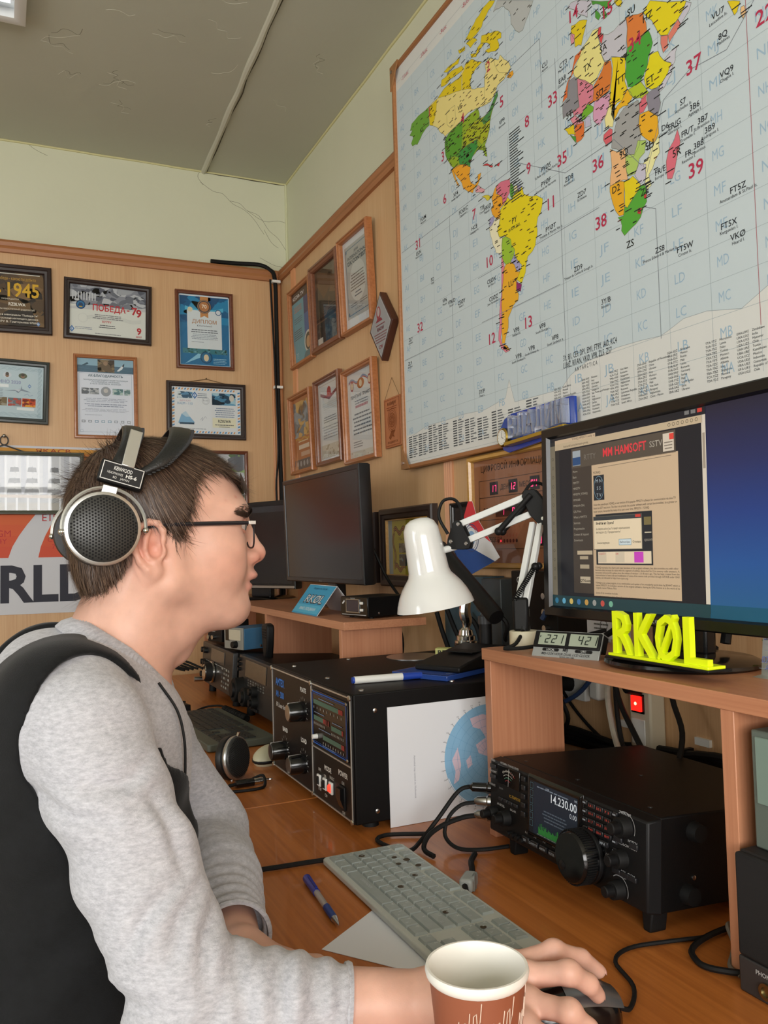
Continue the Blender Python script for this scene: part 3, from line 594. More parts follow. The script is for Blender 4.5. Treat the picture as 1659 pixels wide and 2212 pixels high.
def dak(p, x, y, W, H):
    p.rect(x, y, x+W, y+H, 'dde3ee', .2); p.rect(x, y+H*.82, x+W, y+H, '8fb4c6', 1); p.rect(x, y+H*.82, x+W, y+H*.91, '49697f', 2)
    for i in range(5): p.line([(x+W*.02, y+H*(.835+.014*i)), (x+W*.98, y+H*(.838+.014*i))], .0006, '6f93a6', 2.4)
    p.blob(x+W*.36, y+H*.83, x+W*.66, y+H*.995, ['4a4038','6a5a48','363028','857458'], 20, 3, 11, .4); p.disc(x+W*.5, y+H*.945, W*.04, '9a8068', 5)
    p.poly([(x+W*.70,y+H*.85),(x+W*.8,y+H*.93),(x+W*.84,y+H*.95),(x+W*.80,y+H*.88),(x+W*.74,y+H*.85)], 'd9e0e4', 3.5); p.poly([(x+W*.79,y+H*.92),(x+W*.84,y+H*.96),(x+W*.83,y+H*.91)], '3c4650', 3.8); p.poly([(x+W*.08,y+H*.91),(x+W*.18,y+H*.95),(x+W*.2,y+H*.93),(x+W*.14,y+H*.91)], '3e5a6a', 3.5)
    p.text('АК-БЛАГОДАРНОСТЬ', x+W*.5, y+H*.765, H*.028, '3a5f70', 'c', W*.62, 4, .025)
    for i, s in enumerate(('ЭКСПЕДИЦИОННАЯ РАДИОСТАНЦИЯ ЭКСПЕДИЦИЯ','ПО СЛЕДАМ В.К. АРСЕНЬЕВА','В ЧЕСТЬ 150-ЛЕТИЯ В.К. АРСЕНЬЕВА')): p.text(s, x+W*.5, y+H*(.715-.025*i), H*.015, '55717e', 'c', W*(.8,.5,.55)[i], 4, .01)
    for a, b2, c in ((.07,.2,['9aa0a8','c4c8cc','6a7078']),(.21,.38,['8a9298','b8bcc0','747c84']),(.62,.81,['7fa4a4','b4c8c4','5c8084']),(.83,.94,['9ab0b0','c8d4d4','6c8a8c'])): p.blob(x+W*a, y+H*.535, x+W*b2, y+H*.615, c, 14, 3, int(a*100), .4)
    p.disc(x+W*.5, y+H*.575, W*.09, '9ba0a6', 4); p.disc(x+W*.5, y+H*.585, W*.04, 'c6c4c0', 4.4)
    p.greek(x+W*.06, x+W*.94, y+H*.475, 3, H*.02, 'a4acbc'); p.greek(x+W*.1, x+W*.9, y+H*.40, 2, H*.025, '8a94a8'); p.greek(x+W*.05, x+W*.95, y+H*.34, 3, H*.016, 'b0b6c4'); p.greek(x+W*.1, x+W*.45, y+H*.26, 1, H*.02, 'b0b6c4')
    for i, c in enumerate(('70767e','8a9098','5a90b0','7aa8c0','6aa0bc','9098a0','98a0a8','a0a8b0')): p.box(x+W*(.07+.115*i), y+H*.165, x+W*(.13+.115*i), y+H*.195, .0018, c, 3)
    p.box(x+W*.03, y+H*.04, x+W*.97, y+H*.81, .0007, '7a98b0', 3)
    for cx in (.07, .93): p.circ(x+W*cx, y+H*.055, W*.025, .0007, '8aa4b8', 4)
framed('oak framed white letter of thanks reading БЛАГОДАРНОСТЬ above the headphones', FB(.248, 1.636, YB-.001, .1), .226, .311, .013, 'oak', dak, group=G_D)
def draem(p, x, y, W, H):
    p.rect(x, y, x+W, y+H, 'dfe4e6', .2)
    def hatch(x0, y0, x1, y1, n, hor):
        for i in range(n):
            c = ('4a8cc0','dfe4e6','d99a5c','dfe4e6')[i % 4]; t = i/n; s = 1/n
            if hor: p.poly([(x0+(x1-x0)*t,y0),(x0+(x1-x0)*(t+s),y0),(x0+(x1-x0)*(t+1.6*s),y1),(x0+(x1-x0)*(t+.6*s),y1)], c, 2)
            else: p.poly([(x0,y0+(y1-y0)*t),(x1,y0+(y1-y0)*(t+.5*s)),(x1,y0+(y1-y0)*(t+1.5*s)),(x0,y0+(y1-y0)*(t+s))], c, 2)
    hatch(x+W*.01, y+H*.02, x+W*.93, y+H*.06, 44, True); hatch(x+W*.01, y+H*.94, x+W*.93, y+H*.98, 44, True); hatch(x+.002, y+H*.03, x+.011, y+H*.96, 30, False); hatch(x+W-.011, y+H*.03, x+W-.002, y+H*.96, 30, False)
    p.blob(x+W*.08, y+H*.76, x+W*.3, y+H*.90, ['a8c4d0','5a8cb0','3a5c78','d0dce0'], 14, 3, 31, .5); rhomb(p, x+W*.33, y+H*.83, H*.06)
    p.blob(x+W*.58, y+H*.64, x+W*.93, y+H*.90, ['6aa4c4','23465e','a8ccd8','16303f','4a86a8'], 22, 3, 32, .4); p.disc(x+W*.87, y+H*.80, W*.035, 'd4d0c4', 5, ry=W*.05)
    p.circ(x+W*.49, y+H*.72, H*.08, .0007, '6a7078', 3); p.circ(x+W*.49, y+H*.72, H*.06, .0005, '6a7078', 3); p.text('R-150', x+W*.49, y+H*.71, H*.03, '6a7078', 'c')
    p.text('ДИПЛОМ', x+W*.19, y+H*.69, H*.03, 'c08a9a', 'c', W*.16, 4); p.text('RAEM - 110', x+W*.19, y+H*.62, H*.05, '6a9cc0', 'c', W*.22, 4)
    p.poly([(x+W*.09,y+H*.22),(x+W*.14,y+H*.42),(x+W*.2,y+H*.48),(x+W*.26,y+H*.36),(x+W*.33,y+H*.24)], '7fb0d0', 3); p.poly([(x+W*.14,y+H*.42),(x+W*.2,y+H*.48),(x+W*.26,y+H*.36),(x+W*.2,y+H*.36)], 'b8d2e0', 3.4); p.rect(x+W*.11, y+H*.20, x+W*.32, y+H*.24, '2c4a60', 3.6)
    p.greek(x+W*.62, x+W*.92, y+H*.56, 5, H*.045, '7a8ca4'); p.greek(x+W*.36, x+W*.52, y+H*.86, 3, H*.04, '7a8894'); p.rect(x+W*.585, y+H*.15, x+W*.93, y+H*.36, 'e6e4c8', 3)
    p.text('RZ0LWA', x+W*.76, y+H*.26, H*.06, '2e3438', 'c', W*.19, 4, .02); p.greek(x+W*.6, x+W*.92, y+H*.2, 1, H*.04, '4a5058'); p.greek(x+W*.66, x+W*.86, y+H*.16, 1, H*.03, '6a7078'); p.greek(x+W*.06, x+W*.5, y+H*.1, 1, H*.03, '8a9098', 'l')
    p.line([(x+W*.41,y+H*.3),(x+W*.44,y+H*.36),(x+W*.43,y+H*.28),(x+W*.48,y+H*.38),(x+W*.5,y+H*.34)], .0008, '6a7488', 4)
tt = framed('olive framed airmail-bordered diploma RAEM-110 hung from a string', FB(.580, 1.646, YB-.004, -.3), .309, .221, .020, 'brownblk', draem, group=G_D)
MB().tube([(.08,.221,.006),(.155,.236,.004),(.23,.221,.006)], .0012, 5, 0).build('hanging_string', M('twine', (120,92,60), .8), tt); MB().ball((.155,.238,.004), .003).build('nail', M('brass_nail', (110,96,70), .4, .6), tt)
def dforest(p, x, y, W, H):
    p.blob(x, y, x+W, y+H, ['8a9a86','5f7a54','b8c4c0','6a6e74','90b070','4a5a48','c8ccd0'], 60, .3, 41, .3)
framed('mahogany framed photograph with greenery partly hidden by the forehead', FB(.672, 1.294, YB-.001), .223, .307, .013, 'mahog', dforest, group=G_D, name='framed_photograph', cat='framed photo')
def dship(p, x, y, W, H):
    p.rect(x, y, x+W, y+H, 'cfd3da', .2); p.rect(x, y, x+W, y+H*.3, 'a8acb0', 1); p.rect(x, y, x+W, y+H*.14, 'b0aea8', 1.3)
    for i in range(16): p.rect(x+W*(i/16), y, x+W*(i/16+.012), y+H, 'e6eaf0', 2)  # pale upright stripes: reflection of window blinds painted into the picture
    for i in range(8): p.rect(x+W*(i/8+.03), y, x+W*(i/8+.06), y+H, 'bfc4ce', .8)
    for cx in (.45, .62, .72, .85):
        p.line([(x+W*cx,y+H*.25),(x+W*cx,y+H*.8)], .002, '70747a', 4)
        for k in range(5): wd = .05*(1-.1*k); p.poly([(x+W*(cx-wd),y+H*(.3+.1*k)),(x+W*(cx+wd*.8),y+H*(.3+.1*k)),(x+W*(cx+wd*.7),y+H*(.385+.1*k)),(x+W*(cx-wd*.8),y+H*(.385+.1*k))], ('9a9ea4','e8ecf0','8a8e94','d8dce2','7c8086')[k], 4.4)
    p.poly([(x+W*.36,y+H*.24),(x+W*.95,y+H*.22),(x+W*.92,y+H*.28),(x+W*.4,y+H*.29)], 'c9bfb6', 4.6)
ts = framed('weathered green framed sailing ship picture hung over the banner', FB(-.322, 1.360, YB-.012, -.4), .6, .224, .014, 'green', dship, name='framed_picture', cat='framed picture')
MB().tube([(.27,.224,.008),(.334,.246,.004),(.40,.222,.008)], .0024, 6, 0).build('hanging_wire', M('black_wire', (26,26,28), .5), ts)
MB().tube([(.334+.013*math.sin(a), .262-.016*math.cos(a), .004) for a in np.linspace(0, 2*math.pi, 15)[:-1]], .0022, 6, 2, True).build('hanging_ring', MATS['black_wire'], ts)
MB().ball((.334,.278,.002), .007).build('pin', M('steel', (190,190,188), .25, 1.), ts)
# banner under the ship picture
tb = T('banner', 'white paper banner with orange stripes and letters RLD on back wall', 'banner', FB(-.9, 1.014, YB-.002, -.6))
MB().box(0, 1.38, 0, .60, 0, .0012).build('paper', M('banner_paper', (205,206,212), .6), tb)
p = Print(.0014)
def arc(x0, x1, sh, y0, y1, c, n=10): 
    L = [(x0+sh*(i/n)**1.5, y0+(y1-y0)*i/n) for i in range(n+1)]; Rr = [(x1+sh*1.05*(i/n)**1.4, y0+(y1-y0)*i/n) for i in range(n+1)]
    for i in range(n):
        p.poly([L[i],Rr[i],Rr[i+1],L[i+1]], [int(a+(b-a)*i/n) for a, b in zip((206,84,60),(222,142,66))], 2)
arc(.66, .922, .31, .20, .59, 0); arc(1.02, 1.24, .26, .20, .59, 0); arc(.30, .52, .31, .20, .59, 0)
p.text('WORLD', 1.218, .046, .122, '33343f', 'r', None, 4, .03); p.rect(.0, .575, 1.36, .592, 'cf9440', 3); p.text('ЯKACB', 1.01, .577, .014, '9a4028', 'l', .12, 5)
for s, xx, yy, hh in (('E19P',1.03,.33,.026),('A62',1.06,.28,.016),('Chavit',1.05,.255,.016),("73's",1.065,.23,.016),('CGM',.86,.275,.022),('RA4Y',.855,.25,.018)): p.text(s, xx, yy, hh, 'b8383c', 'l', None, 5)
p.build('print', tb)
# right wall -------------------------------------------------
def dspace(p, x, y, W, H):
    p.rect(x, y, x+W, y+H, '58a0b4', .2); p.rect(x, y+H*.86, x+W, y+H, '20242c', 2); p.text('KEDR-TV', x+W*.06, y+H*.90, H*.05, 'd8dce0', 'l', W*.6, 4, .02)
    p.rect(x+W*.62, y+H*.3, x+W, y+H*.86, '2a64a0', 2); p.rect(x+W*.62, y+H*.62, x+W, y+H*.86, '1d3f74', 2.3); p.greek(x+W*.08, x+W*.55, y+H*.78, 3, H*.03, 'c0806a'); p.greek(x+W*.08, x+W*.55, y+H*.62, 3, H*.03, '387080'); p.greek(x+W*.08, x+W*.6, y+H*.45, 5, H*.03, '2a4854', 'l')
    p.disc(x+W*.78, y+H*.22, W*.2, 'c8ccc8', 4, ry=H*.15); p.disc(x+W*.78, y+H*.22, W*.15, '2c3a38', 4.4, ry=H*.12); p.disc(x+W*.78, y+H*.21, W*.1, 'c09a74', 4.8, ry=H*.08); p.poly([(x+W*.5,y),(x+W*.62,y+H*.1),(x+W*.95,y+H*.1),(x+W,y)], '4a7a86', 5)
    p.text('73', x+W*.12, y+H*.06, H*.08, '9ccad4', 'l', None, 4)
framed('oak framed blue space poster with helmeted figure nearest the corner', FR(3.103, 1.903, XR-.001, 0, 1.6), .246, .303, .016, 'oak', dspace, .02, group=G_R)
def ddark(p, x, y, W, H):
    p.blob(x, y, x+W, y+H, ['4a3a2e','5c4a38','3a3028','6a5644','44443c'], 50, .3, 51, .3); p.rect(x, y+H*.32, x+W, y+H*.36, '2a2624', 3); p.blob(x, y, x+W, y+H*.3, ['343634','4a4e4c','2a2c2c'], 24, 2, 52); p.rect(x+W*.03, y+H*.02, x+W*.25, y+H*.1, 'c8c4bc', 4); p.greek(x+W*.3, x+W*.9, y+H*.46, 3, H*.03, '6a5a48')
framed('walnut framed dark brown picture with a small white tag', FR(2.846, 1.907, XR-.001, -1, 1.8), .272, .310, .022, 'walnut', ddark, .024, group=G_R)
def djap(p, x, y, W, H):
    p.rect(x, y, x+W, y+H, 'd4d6d8', .2); p.poly([(x+W*.05,y+H*.12),(x+W*.96,y+H*.10),(x+W*.95,y+H*.93),(x+W*.06,y+H*.94)], 'aeaeaa', 1); p.box(x+W*.1, y+H*.15, x+W*.9, y+H*.9, .0022, '4a6c84', 3)
    p.text('JAPAN', x+W*.5, y+H*.83, H*.028, '4a5660', 'c', None, 4, .03); p.text('INTERNATIONAL', x+W*.5, y+H*.775, H*.035, '3e4a56', 'c', W*.68, 4, .03); p.text('DX CONTEST', x+W*.5, y+H*.715, H*.042, '34404e', 'c', W*.68, 4, .05)
    p.disc(x+W*.5, y+H*.5, W*.3, 'c2c4c0', 2); p.greek(x+W*.22, x+W*.78, y+H*.58, 6, H*.033, '6a665e'); p.greek(x+W*.36, x+W*.64, y+H*.37, 2, H*.035, '5a6472'); p.greek(x+W*.2, x+W*.45, y+H*.26, 2, H*.025, '6a6a6a'); p.greek(x+W*.55, x+W*.82, y+H*.26, 2, H*.025, '6a6a6a'); p.text('Dx. K1k. Shinoda 30', x+W*.5, y+H*.19, H*.018, '4a4a4a', 'c')
    for sx in (.12, .88):
        for sy in (.17, .88): p.disc(x+W*sx, y+H*sy, .006, '5a7a90', 4)
framed('oak framed grey certificate reading JAPAN INTERNATIONAL DX CONTEST', FR(2.556, 1.902, XR-.001, -1, 2.4), .246, .314, .014, 'oak', djap, .024, group=G_R, paper='d8dadc')
t = T('wall_plaque', 'diamond shaped wooden plaque with red portrait on grey plate', 'plaque', FR(2.240, 1.857, XR-.001))
MB().prism([(0,-.104),(.082,0),(0,.104),(-.082,0)], 0, .022).build('board', M('plaque_wood', (74,40,30), .35), t, .002)
p = Print(.0225); p.poly([(0,-.094),(.073,0),(0,.094),(-.073,0)], '9a9a9c', 0); p.line([(0,-.090),(.069,0),(0,.090),(-.069,0),(0,-.090)], .0012, 'c4c4c6', 2)
p.disc(-.012, .042, .015, '9c4a50', 2, ry=.02); p.disc(-.012, .045, .009, 'b4a8a6', 3, ry=.013); p.poly([(-.034,.016),(-.02,.026),(.004,.026),(.016,.016)], '8c3a42', 3); p.text('RNOW', 0, -.012, .010, '6a3038', 'c', None, 3, .03); p.greek(-.035, .035, .004, 1, .008, '8a4a4e'); p.greek(-.045, .045, -.022, 4, .008, '8a5a5c'); p.text('CW', .0, -.066, .010, '8c3a42', 'c', None, 3, .03); p.build('plate', t)
def dorange(p, x, y, W, H):
    p.rect(x, y, x+W, y+H, 'b06a38', .2); p.blob(x+W*.05, y+H*.45, x+W*.95, y+H*.95, ['a8743c','c89a4c','6a7a84','d0a860','7a5a38','8a9aa4'], 44, 1, 61, .3); p.line([(x+W*(.1+.08*i), y+H*(.42+.02*math.sin(i*1.4))) for i in range(11)], .008, 'c09038', 4); p.rect(x+W*.25, y+H*.28, x+W*.8, y+H*.34, 'd8c8b4', 4); p.greek(x+W*.2, x+W*.8, y+H*.38, 1, H*.04, 'e4d0a8'); p.rect(x+W*.35, y+H*.18, x+W*.9, y+H*.24, 'c8a48a', 4); p.rect(x, y, x+W, y+H*.14, '4a4a50', 3)
    for i in range(5): p.disc(x+W*(.15+.17*i), y+H*.08, W*.05, '9a9a9c', 4)
framed('oak framed orange diploma with ribbon, bottom row nearest the corner', FR(3.122, 1.494, XR-.001, 0, 1.8), .247, .304, .016, 'oak', dorange, .022, group=G_R)
def dwhite(seed, head):
    def d(p, x, y, W, H):
        p.rect(x, y, x+W, y+H, 'd2d3d2', .2)
        if head == 'eagle':
            p.poly([(x+W*.1,y+H*.88),(x+W*.5,y+H*.80),(x+W*.9,y+H*.88),(x+W*.9,y+H*.84),(x+W*.5,y+H*.76),(x+W*.1,y+H*.84)], '8a4a4a', 3); p.disc(x+W*.5, y+H*.86, W*.09, 'b04a44', 4); p.poly([(x+W*.36,y+H*.8),(x+W*.64,y+H*.8),(x+W*.5,y+H*.92)], 'a83c3c', 3.5)
            p.greek(x+W*.15, x+W*.85, y+H*.72, 4, H*.025, 'c4c4c0'); p.greek(x+W*.15, x+W*.85, y+H*.54, 3, H*.03, '6a6a6c'); p.greek(x+W*.12, x+W*.88, y+H*.42, 5, H*.036, '9a9a9c'); p.blob(x+W*.04, y+H*.03, x+W*.96, y+H*.2, ['c4beb0','a89c88','d0ccc0'], 26, 2, seed)
            p.box(x+W*.03, y+H*.03, x+W*.97, y+H*.97, .0012, 'a0907a', 3)
        else:
            p.line([(x+W*(.06+.088*i), y+H*(.90+.03*math.sin(i*1.3))) for i in range(11)], .007, '8a98b0', 3); p.line([(x+W*(.06+.088*i), y+H*(.885+.03*math.sin(i*1.3))) for i in range(11)], .003, 'b05050', 3.3)
            for cx, c in ((.5,'b06a3a'),(.18,'a84a50'),(.82,'a84a50')): p.disc(x+W*cx, y+H*.85, W*(.13 if cx == .5 else .06), c, 4, ry=H*.06); p.disc(x+W*cx, y+H*.85, W*.05, 'd4c4a8', 4.5)
            p.text('ПОЧЕТНАЯ ГРАМОТА', x+W*.5, y+H*.70, H*.035, '4a4a4e', 'c', W*.78, 4, .02); p.greek(x+W*.2, x+W*.8, y+H*.655, 2, H*.03, '7a7a80'); p.greek(x+W*.25, x+W*.75, y+H*.58, 1, H*.035, 'b07078', t=.008); p.greek(x+W*.14, x+W*.86, y+H*.50, 6, H*.045, '5a5a60'); p.greek(x+W*.14, x+W*.5, y+H*.18, 3, H*.028, '7a7a80', 'l'); p.blob(x+W*.02, y+H*.01, x+W*.98, y+H*.08, ['c8c4b8','b0a896','d4d0c8'], 20, 2, seed)
    return d
framed('walnut framed white certificate with red eagle crest, bottom row middle', FR(2.833, 1.499, XR-.001, 0, 1.4), .243, .305, .016, 'walnut', dwhite(71, 'eagle'), .022, group=G_R)
framed('oak framed white certificate with ribbon reading ГРАМОТА, bottom row nearest map', FR(2.557, 1.477, XR-.001, 0, 1.4), .252, .306, .016, 'oak', dwhite(72, 'gram'), .024, group=G_R)
t = T('carved_plaque', 'small carved wooden board with rose emblem hung on a string', 'plaque', FR(2.264, 1.495, XR-.001, 0, .5))
MB().box(0, .111, 0, .146, 0, .007).build('board', WOOD('carved_wood', (168,98,58), (188,118,74), 1, .5, 200, 20), t, .0015)
p = Print(.0074); p.box(.005, .005, .106, .141, .0015, '8a4a2a', 1); p.text('R1BBJV', .055, .124, .009, '74401f', 'c', .06, 2, .02); p.greek(.015, .096, .116, 2, .006, '8a4a2a'); p.text('ВЛАДИВОСТОК', .055, .012, .006, '74401f', 'c', .07, 2)
for r in (.03, .024, .018, .011): p.circ(.055, .079, r, .0014, '84461f', 2, ry=r*1.15)
for a in range(0, 360, 40): p.circ(.055+.012*math.cos(R_(a)), .079+.014*math.sin(R_(a)), .008, .0011, '84461f', 2.3, 10)
p.poly([(.03,.03),(.05,.05),(.075,.048),(.06,.036),(.07,.028),(.05,.032),(.04,.022)], '84461f', 2); p.build('carving', t)
MB().tube([(.004,.142,.006),(.052,.205,.002),(.107,.142,.006)], .0008, 4, 0).build('hanging_string', MATS['twine'], t)
def dribbon(p, x, y, W, H):
    p.rect(x, y, x+W, y+H, 'c3b640', .2); p.rect(x, y, x+W*.1, y+H, '9cb4bc', .4)
    def ribbon(P):
        for k, c in enumerate(('2a221c','c07a30','2a221c','c07a30','2a221c')): p.line([(a, b+(k-2)*.0028) for a, b in P], .003, c, 3+.1*k)
    ribbon([(x+W*(.14+.03*i), y+H*(.80+.05*math.sin(i*1.0))) for i in range(10)]); ribbon([(x+W*(.6+.03*i), y+H*(.84+.05*math.sin(i*1.1))) for i in range(12)]); ribbon([(x+W*(.14+.03*i), y+H*(.13+.05*math.sin(i*1.0))) for i in range(10)])
    for k in range(3): p.line([(x+W*(.13+.03*math.sin(i*.8))+.004*k, y+H*(.2+.07*i)) for i in range(9)], .003, ('2a221c','b8803a','2a221c')[k], 3+.1*k)
    p.text('Мы помним', x+W*.26, y+H*.62, H*.06, '4a4630', 'l', W*.3, 4); p.blob(x+W*.26, y+H*.40, x+W*.44, y+H*.57, ['3a3a34','6a6a5c','24241f','8a8878'], 16, 3, 81, .5); p.blob(x+W*.26, y+H*.16, x+W*.44, y+H*.37, ['6aa4c8','3a4a50','8a9a90','2a3a44'], 16, 3, 82, .5); p.poly([(x+W*.48,y+H*.86),(x+W*.53,y+H*.94),(x+W*.58,y+H*.86),(x+W*.53,y+H*.8)], '4a78a0', 4); p.blob(x+W*.5, y+H*.16, x+W*.7, y+H*.57, ['7a6a4c','9a8a60','4a4434'], 16, 3, 83, .4)
framed('dark brown framed yellow diploma with striped ribbons behind the lamp shade', FR(2.300, 1.090, XR-.001, 0, 0), .340, .226, .034, 'brownblk', dribbon, .022, gold=True, group=G_R)
def dplain(c):
    def d(p, x, y, W, H): p.rect(x, y, x+W, y+H, c, .2); p.box(x+.006, y+.006, x+W-.006, y+H-.006, .0008, '5a504a', 2); p.greek(x+W*.3, x+W*.7, y+H*.7, 3, H*.06, '4a423e')
    return d
framed('blackish brown framed dark plaque behind the large dark monitor', FR(2.640, 1.097, XR-.001, 0, 0), .302, .215, .022, 'brownblk', dplain('2e2624'), .02, name='framed_plaque', cat='framed plaque', paper='2e2624')
framed('small black framed card partly hidden by the pennant', FR(1.874, 1.142, XR-.001), .104, .168, .012, 'black', dplain('3a3230'), .014, name='framed_card', cat='framed card', paper='3a3230')
# digital calendar -------------------------------------------
t = T('digital_calendar', 'gold framed digital information calendar with red lit numerals', 'calendar', FR(1.764, 1.147, XR-.001))
W, H = .62, .266
MB().ring(W, H, [(0,0),(0,.020),(.003,.024),(.010,.024),(.013,.018),(.013,.003)]).build('frame', WF['gold'], t, smooth=20)
MB().box(.006, W-.006, .006, H-.006, 0, .010).build('face_plate', M('calendar_face', (150,98,66), .3, noise=.04), t)
p = Print(.0103); k = '3a241a'
p.text('ЦИФРОВОЙ ИНФОРМАЦИОННЫЙ КАЛЕНДАРЬ', .045, .226, .014, k, 'l', .46, 2)
p.box(.035, .165, .585, .206, .0012, k, 2); p.box(.035, .112, .585, .166, .0012, k, 2); p.line([(.035,.165),(.035,.03)], .0012, k, 2); p.line([(.035,.045),(.585,.045)], .0012, k, 2)
for s, xx, yy, hh in (('ДЕНЬ',.128,.180,.011),('МЕСЯЦ',.206,.180,.011),('ВРЕМЯ',.052,.128,.012),('НЕДЕЛИ',.066,.062,.010),('ДЕНЬ',.040,.062,.010)): p.text(s, xx, yy, hh, k, 'l', None, 2, .01)
for xx in (.083, .163, .247, .33): p.rect(xx, .170, xx+.036, .200, '1c1416', 2)
p.rect(.105, .118, .30, .146, '1c1416', 2); p.disc(.088, .134, .004, '2a1a14', 2); p.rect(.256, .05, .29, .078, '1c1416', 2)
for i in range(7): p.text('1234567'[i], .113+.0125*i, .072, .007, 'a04a3a', 'c', None, 2); p.disc(.113+.0125*i, .063, .0042, '2a1416', 2)
for i in range(8): p.text('123'[i % 3], .14+.02*i, .092, .005, 'a04a3a', 'c', None, 2)
p.build('print', t)
def seg(p, d, x, y, h, w, col, t=None):
    t = t or h*.14; S = {'0':'abcdef','1':'bc','2':'abged','3':'abgcd','4':'fgbc','5':'afgcd','6':'afgedc','7':'abc','8':'abcdefg','9':'abcdfg'}[d]
    sl = .12
    def q(x0,y0,x1,y1): p.poly([(x+x0+sl*y0,y+y0),(x+x1+sl*y0,y+y0),(x+x1+sl*y1,y+y1),(x+x0+sl*y1,y+y1)], col, 3)
    R2 = {'a':(t,h-t,w-t,h),'d':(t,0,w-t,t),'g':(t,h/2-t/2,w-t,h/2+t/2),'b':(w-t,h/2,w,h),'c':(w-t,0,w,h/2),'f':(0,h/2,t,h),'e':(0,0,t,h/2)}
    for s in S: q(*R2[s])
for d, xx, yy in (('1',.090,.177),('7',.103,.177),('1',.168,.177),('2',.182,.177),('0',.251,.177),('4',.264,.177),('2',.335,.177),('4',.349,.177),('1',.133,.122),('8',.175,.122),('2',.262,.055),('0',.275,.055)): 
    p = Print(.0112); seg(p, d, xx, yy, .015, .009, 'ff3c78'); p.build('lit_digit', t, PRINT('led_digits', .4, 1.3))
p = Print(.0112); p.disc(.1255, .063, .003, 'e03040', 3); p.build('lit_dot', t, PRINT('led_digits', .4, 1.3))
MB().box(.010, W-.010, .010, H-.010, .0145, .0155).build('glass', m_glass, t)
